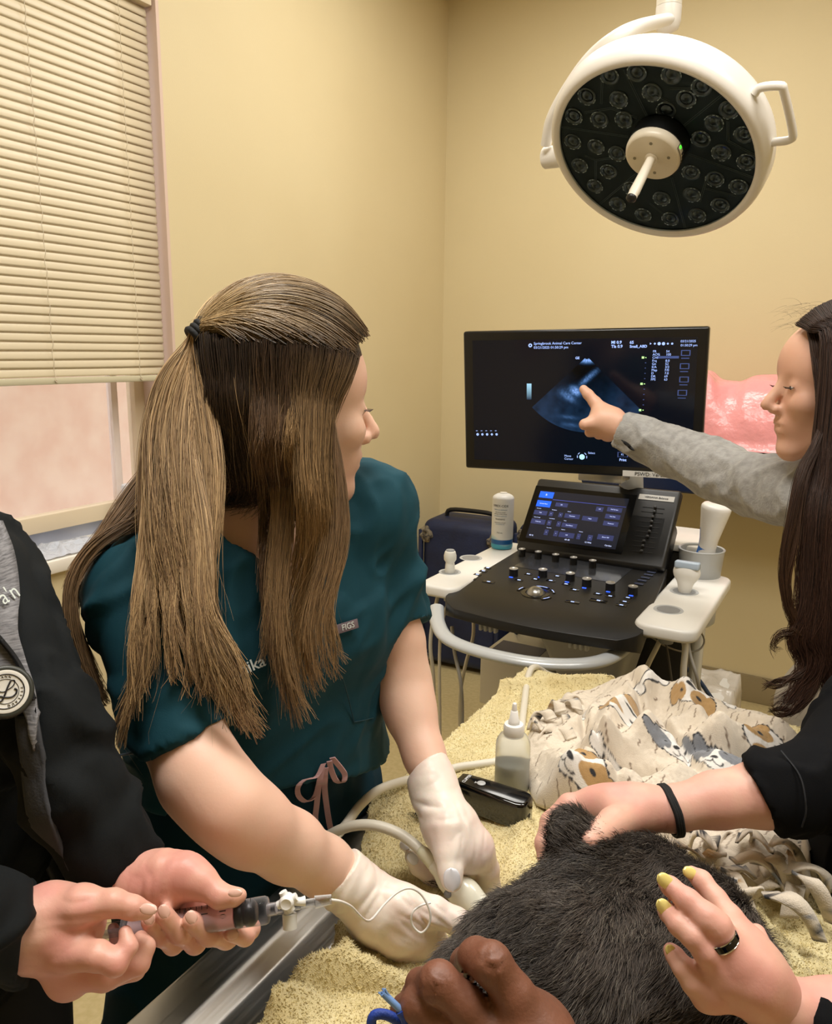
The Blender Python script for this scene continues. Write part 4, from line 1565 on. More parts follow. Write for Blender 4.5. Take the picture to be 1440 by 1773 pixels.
G = P(1129, 271.3, 1.75)
n = unit3((-0.1614, -0.6024, -0.7817))
rg = 0.2258
LM = frame(G, cR - n * (cR @ n), np.cross(n, cR - n * (cR @ n)))   # local z = n
lamp = empty('surgical_lamp', G, 'round white surgical lamp head with dark lens face and centre handle', 'lamp')
M_lw = mat('lamp_white', 'EDE9E2', 0.28)
t = MB()
t.X = LM
t.lathe([(rg * 0.985, -0.004), (rg * 0.99, 0.002), (rg * 1.03, 0.006), (rg * 1.075, 0.0), (rg * 1.095, -0.012), (rg * 1.10, -0.022), (rg * 1.105, -0.05), (rg * 1.09, -0.062), (rg * 1.03, -0.074), (rg * 0.8, -0.082), (rg * 0.3, -0.088), (0.0, -0.089)], 96, caps=False)
hs = t.build('housing', M_lw, lamp, smooth=True)
t = MB()
t.X = LM
t.lathe([(rg * 0.99, -0.03), (rg * 0.985, -0.006)], 96)
M_face = mat('lens_face', '3A4042', 0.45, Specular_IOR_Level=0.2)
t.build('reflector_plate', M_face, lamp, smooth=False)
t = MB()
t.X = LM
t.lathe([(0.0, -0.0012), (rg * 0.987, -0.0012), (rg * 0.987, 0.0), (0.0, 0.0)], 96, caps=False)
t.build('cover_glass', glass_mat('lamp_glass', (.90, .92, .93), 0.05, 0.03, 0.0), lamp)
LMi = LM.inverted()


def on_glass(px, py, off=0.0):
    o = G + n * off
    D = ray(px, py)
    tt_ = ((o - cC) @ n) / (D @ n)
    return LMi @ Vector(cC + tt_ * D)


LENS = [(540, 335), (700, 345), (415, 350), (840, 400), (610, 425), (310, 443), (457, 458), (768, 455), (965, 505), (675, 508), (250, 535), (368, 550), (482, 550), (895, 567), (245, 652), (835, 640), (1035, 620), (352, 675), (450, 707), (930, 702), (1047, 745), (277, 762), (410, 790), (790, 795), (900, 825), (1010, 860), (347, 857), (515, 868), (795, 897), (655, 915), (452, 940), (925, 945), (570, 990), (695, 1008), (820, 993)]
M_bowl = mat('lens_plastic', '4A5053', 0.06, 0.0, Specular_IOR_Level=0.9, Coat_Weight=1.0)
M_lglint = mat('lens_glint', 'E6EAEA', 0.15, 0.1)
M_led = mat('led_chip', '1E1F1F', 0.3)
rl = 45 / 2.667 * 1.75 / FPX
proto = None
for x, y in LENS:
    c = on_glass(900 + x / 2.667, y / 2.667, -0.006)
    if proto is None:
        t = MB()
        t.lathe([(rl * 0.98, -0.0), (rl * 1.0, 0.0015), (rl * 0.88, 0.0035), (rl * 0.74, 0.0012), (rl * 0.60, -0.001), (rl * 0.48, 0.0008), (rl * 0.36, 0.0022), (rl * 0.15, 0.0028)], 26)
        me_b = t.mesh('lens')
        me_b.polygons.foreach_set('use_smooth', np.ones(len(me_b.polygons), bool))
        me_b.materials.append(M_bowl)
        t = MB()
        # painted glints: pale arc tubes stand in for highlights on the lens edge
        for k in range(0, 18):
            if k % 3 == 2 or 5 < k < 12:
                continue
            a0 = 2 * math.pi * k / 18
            t.tube([(rl * .93 * math.cos(a0 + d), rl * .93 * math.sin(a0 + d), 0.0032) for d in (0, .12, .24)], 0.0010, 5)
        me_r = t.mesh('lens_glint')
        me_r.materials.append(M_lglint)
        t = MB()
        t.lathe([(rl * .14, 0.0028), (rl * .2, 0.0034), (rl * .05, 0.0042)], 14)
        me_l = t.mesh('led')
        me_l.materials.append(M_led)
        proto = True
    o = bpy.data.objects.new('led_lens', me_b)
    COL.objects.link(o)
    o.parent = lamp
    o.matrix_parent_inverse = Matrix.Translation(-Vector(G))
    o.matrix_basis = LM @ Matrix.Translation((c[0], c[1], -0.006)) @ Matrix.Rotation(rng.random() * 6, 4, 'Z')
    for nm, mm in (('lens_glint', me_r), ('led_chip', me_l)):
        s_ = bpy.data.objects.new(nm, mm)
        COL.objects.link(s_)
        s_.parent = o
# seams of the reflector fields
M_seam = mat('seam', '6E7575', 0.3)
t = MB()
t.X = LM
for (a, b_) in (((185, 585), (500, 632)), ((745, 590), (930, 440)), ((780, 712), (1090, 825)), ((700, 820), (765, 1060)), ((540, 800), (365, 945)), ((480, 320), (590, 545)), ((380, 370), (375, 480)), ((690, 410), (840, 410)), ((960, 560), (960, 650)), ((300, 520), (420, 500)), ((420, 500), (540, 545)), ((860, 830), (830, 930)), ((850, 870), (1000, 905)), ((600, 940), (690, 1010)), ((300, 720), (350, 740)), ((350, 740), (350, 840)), ((350, 740), (480, 720)), ((960, 650), (1090, 720)), ((590, 420), (690, 470))):
    A, B_ = on_glass(900 + a[0] / 2.667, a[1] / 2.667, -0.005), on_glass(900 + b_[0] / 2.667, b_[1] / 2.667, -0.005)
    for s in (-1, 1):
        d_ = (B_ - A).normalized().cross(Vector((0, 0, 1))) * 0.0018 * s
        t.tube([A + d_, B_ + d_], 0.0007, 5)
t.build('field_seams', M_seam, lamp)
# hub
H0 = on_glass(900 + 648 / 2.667, 650 / 2.667, 0.0)
t = MB()
t.X = LM @ Matrix.Translation((H0[0], H0[1], 0))
rb = 131 / 2.667 * 1.75 / FPX
t.lathe([(rb, -0.004), (rb, 0.004), (rb * 0.98, 0.03), (rb * 0.9, 0.032)], 48)
t.build('hub_base', mat('hub_black', '0C0D0D', 0.3), lamp, smooth=True)
t = MB()
t.X = LM @ Matrix.Translation((H0[0], H0[1], 0))
t.lathe([(rb * 0.93, 0.028), (rb * 0.97, 0.032), (rb * 0.97, 0.042), (rb * 0.93, 0.050), (rb * 0.85, 0.0525), (0.0, 0.054)], 48)
hub = t.build('hub_cap', mat('hub_ivory', 'DDD3BE', 0.35), lamp, smooth=True)
for a in (0.5, 1.9, 3.6, 5.2):
    t = MB()
    t.X = LM @ Matrix.Translation((H0[0] + rb * .6 * math.cos(a), H0[1] + rb * .6 * math.sin(a), 0.052))
    t.lathe([(0.0035, 0.0), (0.0035, 0.0018), (0.001, 0.0018)], 12)
    t.build('hub_screw', mat('screw', '8F8874', 0.3, 0.5), hub)
# touch strip on the hub's right flank: a small rounded plate with one green light and a row of bars
for k, (a, m_) in enumerate([(0.70, 'g')] + [(0.45 - 0.13 * i, 'b') for i in range(5)]):
    t = MB()
    rr2 = rb * 0.972
    base_m = LM @ Matrix.Translation((H0[0], H0[1], 0.037)) @ Matrix.Rotation(a, 4, 'Z') @ Matrix.Translation((rr2, 0, 0))
    t.X = base_m
    if m_ == 'g':
        t.box((-0.001, -0.003, -0.003), (0.0012, 0.003, 0.003))
        t.build('green_light', mat('led_green', '3CFF30', 0.4, emit=('40FF30', 1.6)), hub, bev=0.0008)
    else:
        t.box((-0.001, -0.0018, -0.003 - k * 0.0009), (0.0010, 0.0018, 0.003 + k * 0.0009))
        t.build('level_bar', mat('bar_black', '151515', 0.4), hub)
t = MB()
t.X = LM @ Matrix.Translation((H0[0], H0[1], 0.037)) @ Matrix.Rotation(0.18, 4, 'Z')
pts = []
for a in np.linspace(-0.62, 0.62, 12):
    pts.append((rb * .972 * math.cos(a), rb * .972 * math.sin(a), 0.0098))
for a in np.linspace(0.62, -0.62, 12):
    pts.append((rb * .972 * math.cos(a), rb * .972 * math.sin(a), -0.0098))
pts.append(pts[0])
t.tube(pts, 0.0007, 5)
t.build('strip_outline', M_ink, hub)
# centre handle
t = MB()
t.X = LM @ Matrix.Translation((H0[0], H0[1], 0.0)) @ Matrix.Rotation(0.0, 4, 'X')
t.lathe([(0.014, 0.052), (0.0145, 0.056), (0.0095, 0.058), (0.0098, 0.07), (0.0110, 0.13), (0.0116, 0.152), (0.0108, 0.155), (0.0108, 0.167)], 24)
hd = t.build('handle', mat('handle_ivory', 'E4DCCB', 0.35), lamp, smooth=True)
t = MB()
t.X = LM @ Matrix.Translation((H0[0], H0[1], 0.0))
t.lathe([(0.0110, 0.167), (0.0112, 0.171), (0.008, 0.175), (0.0, 0.1755)], 20)
t.build('handle_tip', mat('tip_black', '101010', 0.4), hd, smooth=True)
# side grip
off = -0.035
g4 = []
for px, py, o_ in ((1306, 163, -0.03), (1316, 152, -0.035), (1350, 149, -0.035), (1357, 160, -0.035), (1372, 228, -0.035), (1366, 242, -0.035), (1340, 246, -0.03), (1330, 250, -0.03)):
    g4.append(LM @ on_glass(px, py, o_))
t = MB()
t.tube(spline(g4, 40), 0.0085, 12)
t.build('side_grip', M_lw, lamp, smooth=True)
# yoke, pivot and hanging joint
q = LM @ on_glass(955, 272, -0.045)
a_in = LM @ Vector((0, 0, -0.045))
t = MB()
t.X = along(q + (q - a_in).normalized() * 0.022, a_in)
t.lathe([(0.018, 0), (0.026, 0.004), (0.027, 0.06)], 28)
t.build('pivot', M_lw, lamp, smooth=True)
jq = P(1157, 22, 1.93)
yk = [LM @ on_glass(*p, o_) for p, o_ in (((1090, 52), -0.15), ((1030, 92), -0.13), ((985, 150), -0.10), ((955, 205), -0.07), ((945, 250), -0.045))]
yk = [Vector(jq) + Vector((0, 0, -.015))] + yk
t = MB()
t.tube(spline(yk, 40), [0.021] * 20 + list(np.linspace(0.021, 0.018, 20)), 16, flat=0.7)
t.build('yoke', M_lw, lamp, smooth=True)
t = MB()
t.X = Matrix.Translation(jq)
t.lathe([(0.012, -0.045), (0.027, -0.036), (0.031, -0.02), (0.031, 0.012)], 32)
t.build('joint', M_lw, lamp, smooth=True)
t = MB()
t.X = Matrix.Translation(jq)
t.lathe([(0.0305, 0.013), (0.0305, 0.10), (0.028, 0.104), (0.028, CEIL - jq[2] - 0.03)], 32)
t.build('drop_tube', mat('tube_ivory', 'E6E0D2', 0.3), lamp, smooth=True)
t = MB()
t.X = Matrix.Translation((jq[0], jq[1], CEIL - 0.04))
t.lathe([(0.09, 0.0), (0.1, 0.01), (0.1, 0.039)], 40)
t.build('ceiling_canopy', M_lw, lamp, smooth=True)
# ================================================================ things on the table
TT = TZ + 0.012      # height of the towel's face
# clear squeeze bottle
bq = Z(885, 1366, TT)
e = empty('squeeze_bottle', bq, 'translucent squeeze bottle of clear fluid with white nozzle cap, on the towel', 'bottle')
rB = 29.5 * np.linalg.norm((bq - cC) @ cF) / FPX
hB = 0.0
M_hdpe = bpy.data.materials.new('translucent_plastic')
M_hdpe.use_nodes = True
b_ = M_hdpe.node_tree.nodes['Principled BSDF']
b_.inputs['Base Color'].default_value = lin('F4F4EE')
b_.inputs['Roughness'].default_value = 0.3
b_.inputs['Transmission Weight'].default_value = 0.8
b_.inputs['IOR'].default_value = 1.12
dB = (bq - cC) @ cF
s_ = dB / FPX * 0.97          # metres per pixel for upright lengths (foreshortened view)
t = MB()
t.lathe([(rB * .9, 0), (rB, .004), (rB * 1.0, 85 * s_), (rB * .97, 93 * s_), (rB * .80, 103 * s_), (rB * .55, 108 * s_), (rB * .5, 110 * s_)], 48)
t.build('body', M_hdpe, e, loc=True, smooth=True)
t = MB()
t.lathe([(rB * .88, .002), (rB * .95, .005), (rB * .95, 52 * s_), (0.0, 52 * s_)], 40)
t.build('fluid', mat('fluid_grey', 'A9AEAC', 0.1, Transmission_Weight=0.3), e, loc=True, smooth=True)
t = MB()
t.lathe([(rB * .56, 104 * s_), (rB * .59, 106 * s_), (rB * .59, 122 * s_), (rB * .54, 126 * s_), (rB * .3, 127 * s_), (rB * .33, 129 * s_), (rB * .33, 132 * s_), (rB * .28, 134 * s_), (rB * .21, 150 * s_), (rB * .15, 151 * s_), (rB * .13, 163 * s_), (rB * .1, 165 * s_), (0, 165.5 * s_)], 36)
t.build('nozzle_cap', mat('cap_white', 'E9E8E4', 0.35), e, loc=True, smooth=True)

# black clipper
a0, a1 = Z(800, 1371, TT + .020), Z(908, 1408, TT + .020)
ax = unit3((a1 - a0) * np.array([1, 1, 0]))
ay = np.cross([0, 0, 1.0], ax)
c0 = (a0 + a1) / 2
Lh_ = np.linalg.norm(a1 - a0) / 2 + .006
e = empty('hair_clipper', (c0[0], c0[1], TT + .001), 'glossy black cordless clipper lying on the towel beside the squeeze bottle', 'clipper', None, math.atan2(ax[1], ax[0]))
M_pb2 = mat('piano_black', '060607', 0.08, Coat_Weight=0.6)
pts = [(-Lh_, .012), (-Lh_ + .008, .0155), (-.01, .018), (Lh_ - .012, .0195), (Lh_ - .003, .016), (Lh_, .011), (Lh_, -.011), (Lh_ - .003, -.016), (Lh_ - .012, -.0195), (-.01, -.018), (-Lh_ + .008, -.0155), (-Lh_, -.012)]
t = MB()
t.prism(pts, .002, .040)
t.build('body', M_pb2, e, loc=True, bev=.005, seg=4)
t = MB()
t.prism([(x * .97, y * .8) for x, y in pts], .0395, .0408)
t.build('top_plate', mat('clipper_top', '0C0C0E', 0.16), e, loc=True, bev=.0006)
t = MB()
t.X = Matrix.Translation((-Lh_ * .34, 0, .0406))
t.lathe([(0.0056, 0), (.0058, .0012), (.004, .0018), (0, .0019)], 24)
t.lathe([(0, 0)], 3, caps=False) if False else None
t.build('switch_button', mat('button_grey', 'A9ABAC', 0.3), e, loc=True, smooth=True)
t = MB()
t.X = Matrix.Translation((-Lh_ * .34 - .0075, -.0018, .0406))
t.lathe([(0.0028, 0), (.0024, .0008), (0, .0008)], 3)
t.build('arrow_mark', mat('button_grey2', 'A9ABAC', 0.3), e, loc=True)
me = text_mesh('CLIPPER', .0062, bold=.0001)
me.transform(Matrix.Translation((-Lh_ * .76, .0, .0411)) @ Matrix.Rotation(math.pi / 2, 4, 'Z'))
local('lettering', me, e, mat('print_silver', 'D0D2D4', 0.3))
t = MB()
t.box((-Lh_ - .010, -.010, .010), (-Lh_ + .003, .010, .024))
bl_ = t.build('blade_head', mat('blade_white', 'D5D5D0', 0.35), e, loc=True, bev=.002)
t = MB()
t.box((-Lh_ - .0125, -.0105, .021), (-Lh_ - .006, .0105, .0235))
for k in range(11):
    t.box((-Lh_ - .0155, -.0100 + k * .002, .0215), (-Lh_ - .012, -.0091 + k * .002, .023))
t.build('blade', mat('blade_steel', 'A8A8A8', 0.25, 1.0), e, loc=True)
t = MB()
t.box((Lh_ - .0006, -.0035, .014), (Lh_ + .0006, .0035, .019))
t.build('charge_socket', mat('socket', '000000', 0.6), e, loc=True)

# the scanning probe held in the left glove, with its cable
p0, p1 = P(748, 1492, .885), P(842, 1588, .853)
axp = unit3(p1 - p0)
sd = unit3(np.cross(axp, cF))
e = empty('ultrasound_probe', p0, 'ivory ultrasound probe held in the gloved left hand against the cat', 'ultrasound probe')
M_ivory = mat('probe_cream', 'E9E6D4', 0.25, Coat_Weight=0.3)
Lp = np.linalg.norm(p1 - p0)
nrm_ = np.cross(sd, axp)
fl_ = (nrm_, .78)
g1 = [cone(p0 + axp * .006, p0 + axp * Lp * .30, .0095, .0108), cone(p0 + axp * Lp * .34, p0 + axp * Lp * .62, .0150, .0170, fl_), cone(p0 + axp * Lp * .62, p0 + axp * Lp * .98, .0170, .0160, fl_)]
lo, hi = prim_box(g1)
link('body', surface(lambda p: d_group(p, g1, .006), lo, hi, .0014), e, M_ivory)
g2 = [cone(p0 - axp * .014, p0 + axp * Lp * .27, .0072, .0103)]
lo, hi = prim_box(g2)
link('strain_relief', surface(lambda p: d_group(p, g2, .004), lo, hi, .0014), e, mat('relief_ivory', 'D9D5B8', 0.35))
g3 = [cone(p0 + axp * Lp * .96 - sd * .004, p0 + axp * (Lp * 1.03) + sd * .004, .0150, .0140, (nrm_, .75))]
lo, hi = prim_box(g3)
link('gel_tip', surface(lambda p: d_group(p, g3, .004), lo, hi, .0016), e, mat('gel_wet', 'EEF0EC', 0.08, Coat_Weight=1.0))
q = P(771, 1540, .845)
t = MB()
t.X = frame(p0 + axp * Lp * .44 + nrm_ * (0.0125 if nrm_ @ cF < 0 else -.0125) - sd * .009, axp, sd)
t.lathe([(.0001, -.001), (.0042, -.001), (.0042, .001), (.0036, .0016), (0.0001, .0016)], 20)
t.build('orientation_button', mat('probe_button', '8C8F93', 0.3, 0.3), e, smooth=True)
CB = [(925, 1172, 1.535), (913, 1195, 1.49), (905, 1250, 1.345), (896, 1300, 1.23), (868, 1328, 1.185), (828, 1333, 1.17), (790, 1338, 1.16), (745, 1344, 1.13), (700, 1352, 1.10), (655, 1368, 1.06), (622, 1396, 1.02), (597, 1430, .97), (572, 1456, .93), (545, 1478, .90), (520, 1492, .90), (505, 1500, .93), (520, 1488, .96), (545, 1464, .95), (575, 1443, .93), (610, 1430, .92), (648, 1429, .915), (688, 1442, .91), (718, 1463, .90), (742, 1487, .888)]
pts = [P(*c) for c in CB]
pts = [P(985, 1176, 1.60), P(950, 1168, 1.575)] + pts
for i, q in enumerate(pts):
    if i >= 2 and q[2] < TT + .007 and q[0] > TX0: pts[i] = np.array([q[0], q[1], TT + .007])
t = MB()
t.tube(spline(pts, 140), .0062, 12)
t.build('cable', M_cable, e, smooth=True)
# tufts of clipped fur on the towel
for (px, py, lab) in ((728, 1415, 'small dark tuft of clipped fur on the towel beside the upper glove'), (752, 1530, 'faint wisp of clipped fur on the towel between the gloves')):
    q = Z(px, py, TT + .003)
    t = MB()
    for k in range(60 if py < 1500 else 34):
        a = rng.uniform(-.5, .5) + .2
        s0 = q + np.array([rng.normal(0, .006), rng.normal(0, .003), rng.uniform(0, .003)])
        d = np.array([math.cos(a), math.sin(a), 0]) * rng.uniform(.004, .01)
        t.tube([s0 - d, s0 + np.array([0, 0, .001]), s0 + d], .00018, 3)
    tag(t.build('fur_tuft', mat('tuft', '2E2C28', 0.8), None), lab, 'fur tuft')

# ---------------------------------------------------------------- fleece blanket with printed dogs and bones
# outline of the heap on the towel (counter-clockwise in the photograph), heights by ridges
NB = 400
OUT = [(915, 1255), (935, 1225), (985, 1195), (1050, 1180), (1130, 1182), (1200, 1192), (1270, 1222), (1345, 1258), (1400, 1300), (1440, 1345), (1445, 1420), (1410, 1500), (1340, 1520), (1240, 1480), (1150, 1440), (1060, 1400), (985, 1384), (930, 1365), (915, 1325)]
op = np.array([Z(x, y, TT + .03)[:2] for x, y in OUT])
cen = op.mean(0)
angs = np.arctan2(op[:, 1] - cen[1], op[:, 0] - cen[0])
rads = np.hypot(op[:, 1] - cen[1], op[:, 0] - cen[0])
o_ = np.argsort(angs)
angs, rads = angs[o_], rads[o_]
angs = np.concatenate([angs - 2 * np.pi, angs, angs + 2 * np.pi])
rads = np.tile(rads, 3)
u, v = np.meshgrid(np.linspace(-1, 1, NB), np.linspace(-1, 1, NB), indexing='ij')
# square -> disc keeps the grid even
du = u * np.sqrt(1 - v * v / 2)
dv = v * np.sqrt(1 - u * u / 2)
rr = np.hypot(du, dv)
th = np.arctan2(dv, du)
RR = np.interp(th, angs, rads)
X = cen[0] + np.cos(th) * RR * rr
Y = cen[1] + np.sin(th) * RR * rr
Pn = np.stack([X, Y, X * 0], -1)


def bl_ridge(pa, pb, w, h, asym=0.0):
    pa, pb = Z(pa[0], pa[1], TT + .05)[:2], Z(pb[0], pb[1], TT + .05)[:2]
    d = pb - pa
    L = np.linalg.norm(d)
    d = d / L
    s = (X - pa[0]) * d[0] + (Y - pa[1]) * d[1]
    q = (X - pa[0]) * -d[1] + (Y - pa[1]) * d[0] + .006 * np.sin(s * 30)
    e_ = np.clip(1 - np.abs(s / L - .5) * 1.1, 0, 1) ** .6
    return h * e_ * np.exp(-(q / w) ** 2)


edge = np.clip((1 - rr) / .16, 0, 1)
dome = np.sqrt(np.clip(1 - (1 - edge) ** 2, 0, 1))
Hb = .030 * dome
R_ = [((1000, 1335), (1110, 1195), .022, .050), ((1100, 1190), (1290, 1240), .028, .040), ((1040, 1300), (1180, 1260), .020, .040), ((1150, 1290), (1340, 1290), .026, .048),
      ((980, 1260), (1060, 1210), .016, .035), ((940, 1350), (1060, 1350), .022, .034), ((1080, 1350), (1260, 1330), .024, .026), ((1180, 1200), (1230, 1290), .018, .030), ((1240, 1240), (1350, 1280), .022, .034), ((960, 1300), (1000, 1370), .016, .024)]
for a, b, w_, h_ in R_:
    Hb = Hb + bl_ridge(a, b, w_, h_) * dome ** .8
Hb = Hb - bl_ridge((1000, 1300), (1150, 1325), .008, .034) - bl_ridge((1105, 1215), (1180, 1300), .007, .038) - bl_ridge((1010, 1245), (1050, 1330), .006, .028) - bl_ridge((1200, 1300), (1350, 1310), .007, .028)
Hb = Hb + (.009 * (1 - np.abs(fbm(Pn, 14, 2, 21)) * 2) + .0012 * vnoise(Pn, 220, 4)) * dome
for _ in range(14):
    Hb[1:-1, 1:-1] = .5 * Hb[1:-1, 1:-1] + .125 * (Hb[2:, 1:-1] + Hb[:-2, 1:-1] + Hb[1:-1, 2:] + Hb[1:-1, :-2])
Hb = Hb + .0009 * vnoise(Pn, 260, 4) * dome
Zb_ = TT + .004 + np.maximum(Hb, -.0)
# cloth coordinates: fold compression moves the print
gx_, gy_ = np.gradient(Hb)
CUx = X * 1.0 + .45 * Hb
CVy = Y * 1.0 + .35 * Hb
rotp = .35
PX = (CUx * math.cos(rotp) + CVy * math.sin(rotp))
PY = (-CUx * math.sin(rotp) + CVy * math.cos(rotp))
col = np.zeros(X.shape + (3,))
CW_ = np.array(lin('D8CCBA')[:3])
col[:] = CW_
INK = np.array(lin('2A2B30')[:3])
BRN = np.array(lin('6B5440')[:3])
TAN = np.array(lin('B28F5E')[:3])
GRY = np.array(lin('7C7F85')[:3])
WHT = np.array(lin('E6E2DC')[:3])


def paint(mask, c):
    m = np.clip(mask, 0, 1)[..., None]
    col[:] = col * (1 - m) + c * m


def soft(d, w=.0010):
    return np.clip(.5 - d / w, 0, 1)


# slanted dashes scattered over the cloth
cell = .026
ix, iy = np.floor(PX / cell).astype(int), np.floor(PY / cell).astype(int)
for sx in (-1, 0, 1):
    for sy in (-1, 0, 1):
        jx, jy = ix + sx, iy + sy
        hh = hash3(np.stack([jx, jy, jx * 0], -1), 5)
        h2 = hash3(np.stack([jx, jy, jx * 0 + 1], -1), 6)
        h3 = hash3(np.stack([jx, jy, jx * 0 + 2], -1), 9)
        cx_, cy_ = (jx + .2 + .6 * hh) * cell, (jy + .2 + .6 * h2) * cell
        lx, ly = PX - cx_, PY - cy_
        a = .9 + .35 * (h3 - .5)
        s = lx * math.cos(.9) + ly * math.sin(.9)
        q = -lx * math.sin(.9) + ly * math.cos(.9)
        ln = .004 + .011 * h3
        d = np.maximum(np.abs(s) - ln, np.abs(q + .0006 * np.sin(s * 900)) - .0009)
        paint(soft(d) * (h2 > .15) * .85, BRN)


def at_px(px, py, z=.05):
    """cloth coordinates of the printed figure seen at a pixel"""
    q = Z(px, py, TT + z)
    k = np.argmin((X - q[0]) ** 2 + (Y - q[1]) ** 2)
    return PX.ravel()[k], PY.ravel()[k]


def loc_(px, py, ang, s):
    cx_, cy_ = at_px(px, py)
    lx, ly = (PX - cx_) / s, (PY - cy_) / s
    c_, s2 = math.cos(ang), math.sin(ang)
    return lx * c_ + ly * s2, -lx * s2 + ly * c_


def bone(px, py, ang, s=1.0):
    x, y = loc_(px, py, ang, s)
    d = np.maximum(np.abs(x) - .024, np.abs(y) - .0055)
    for a in (-1, 1):
        for b in (-1, 1):
            d = np.minimum(d, np.hypot(x - a * .027, y - b * .0068) - .0085)
    paint(soft(d - .0022), INK)
    paint(soft(d), WHT)


def dog(px, py, ang, s, fur, patch):
    x, y = loc_(px, py, ang, s)
    head = np.hypot(x / 1.0, y / .9) - .034
    muzz = np.hypot((x - .0) / .8, (y + .018) / 1.0) - .020
    body_ = np.minimum(head, muzz)
    earL = np.hypot((x + .033) / .62, (y - .012) / 1.2) - .020
    earR = np.hypot((x - .033) / .62, (y - .012) / 1.2) - .020
    al = np.minimum(np.minimum(earL, earR), body_)
    paint(soft(al - .0026 + .0012 * np.sin(np.arctan2(y, x) * 30)), INK)
    paint(soft(body_), WHT)
    paint(soft(np.minimum(earL, earR)), fur)
    pL = np.hypot((x + .017) / .8, (y - .008) / 1.25) - .0165
    pR = np.hypot((x - .018) / .8, (y - .008) / 1.25) - .0165
    paint(soft(np.maximum(np.minimum(pL, pR) if patch else pL, head)), fur)
    for a in (-1, 1):
        paint(soft(np.hypot(x - a * .015, y - .006) - .0038), INK)
    paint(soft(np.hypot(x / 1.5, (y + .013)) - .0048), INK)
    paint(soft(np.maximum(np.abs(np.hypot(np.abs(x) - .007, y + .021) - .007) - .0010, y + .020)), INK)


bone(1115, 1205, .9 - rotp, .92)
bone(1075, 1312, 2.2, .75)
bone(1290, 1232, .15, .8)
dog(998, 1348, -1.35, .95, TAN, True)
dog(1190, 1225, 2.6, .8, TAN, True)
dog(1075, 1250, .5, .8, TAN, False)
dog(1235, 1320, -.4, .85, GRY, True)
dog(1165, 1298, .2, .6, GRY, False)
dog(1330, 1300, 1.4, .8, TAN, True)
bone(1180, 1370, .2, .7)
bone(1010, 1235, 1.3, .6)
bone(1370, 1350, 1.0, .8)
Vb_ = np.stack([X, Y, Zb_], -1).reshape(-1, 3)
ii, jj = np.meshgrid(np.arange(NB - 1), np.arange(NB - 1), indexing='ij')
a_ = (ii * NB + jj).ravel()
me = mesh_np(Vb_, np.stack([a_, a_ + NB, a_ + NB + 1, a_ + 1], 1))
set_col(me, col.reshape(-1, 3))
M_fleece = attr_mat('printed_fleece', 0.95, bump=(700, 0.5, 0.0015), Sheen_Weight=0.25)
blk = link('fleece_blanket', me, None, M_fleece)
tag(blk, 'crumpled cream fleece blanket printed with dogs and bones, on the towel', 'blanket')
md = blk.modifiers.new('t', 'SOLIDIFY')
md.thickness = .003
md.offset = -1


def fringe(px, py, ang, ln, wd, z, curl, seed, rise=0.0):
    """one cut strip of fleece, knotted end curling"""
    r = np.random.default_rng(seed)
    q = Z(px, py, TT + z)
    n_ = 12
    pts = []
    a = ang
    c = q.copy()
    for k in range(n_):
        pts.append(c.copy())
        a += curl / n_
        c = c + np.array([math.cos(a), math.sin(a), 0]) * ln / n_
        c[2] = max(TT + .004, q[2] + rise * math.sin(k / n_ * 3.1) - (q[2] - TT - .004) * (k / n_) ** 1.4)
    side = [np.array([-math.sin(ang), math.cos(ang), .35 * math.sin(k * .5 + seed)]) for k in range(n_)]
    t = MB()
    t.ribbon(pts, side, [wd * (1 - .12 * k / n_) for k in range(n_)], .0014)
    me = t.mesh('fringe')
    bmx = bmesh.new()
    bmx.from_mesh(me)
    bmesh.ops.subdivide_edges(bmx, edges=bmx.edges, cuts=1)
    bmx.to_mesh(me)
    bmx.free()
    vv = verts(me)
    k = hash3(np.floor(vv * 90).astype(int), seed)
    k2 = vnoise(vv, 60, seed + 3)
    cc = np.where((k2 > .5)[:, None], INK, np.where((k2 < -.62)[:, None], [TAN, GRY][seed % 2], CW_))
    set_col(me, cc)
    me.polygons.foreach_set('use_smooth', np.ones(len(me.polygons), bool))
    link('fringe_strip', me, blk, M_fleece)


k = 0
for (px, py, a) in ((1200, 1470, -1.0), (1225, 1500, -1.5), (1245, 1478, -.8), (1262, 1520, -1.7), (1285, 1475, -1.1), (1300, 1510, -1.5), (1310, 1540, -2.0), (1322, 1485, -.7), (1345, 1500, -1.2), (1350, 1530, -1.9), (1372, 1480, -.9), (1385, 1515, -1.5), (1400, 1490, -1.1), (1230, 1450, -.4), (1275, 1450, -.6), (1335, 1455, -.3), (1390, 1460, -.5),
                    (1250, 1530, -2.2), (1290, 1545, -1.9), (1215, 1480, -2.3), (1365, 1455, -2.4), (1410, 1470, -2.0), (1240, 1465, -3.0), (1268, 1490, .2), (1296, 1465, -2.8), (1318, 1510, -.2), (1340, 1475, -3.1), (1362, 1500, .1), (1384, 1470, -2.6), (1400, 1510, -1.0), (1256, 1505, -1.2), (1332, 1545, -1.4), (1210, 1455, -1.4), (1376, 1535, -1.8), (1306, 1490, -1.6)):
    fringe(px, py, a + .7 * math.sin(k * 2.3), .050 + .016 * math.sin(k * 1.7), .0085 + .002 * math.sin(k * 3.1), .022 + .014 * (k % 4), 2.2 * math.sin(k * 1.9), k, .022)
    k += 1
for (px, py, a) in ((955, 1245, 2.4), (970, 1232, 2.0), (985, 1255, 2.8), (940, 1262, 3.3), (1000, 1228, 2.2), (965, 1270, 3.0), (990, 1278, 2.6), (978, 1215, 1.6)):
    fringe(px, py, a, .040, .0095, .045, 2.2 * math.sin(k * 1.3), k, .02)
    k += 1
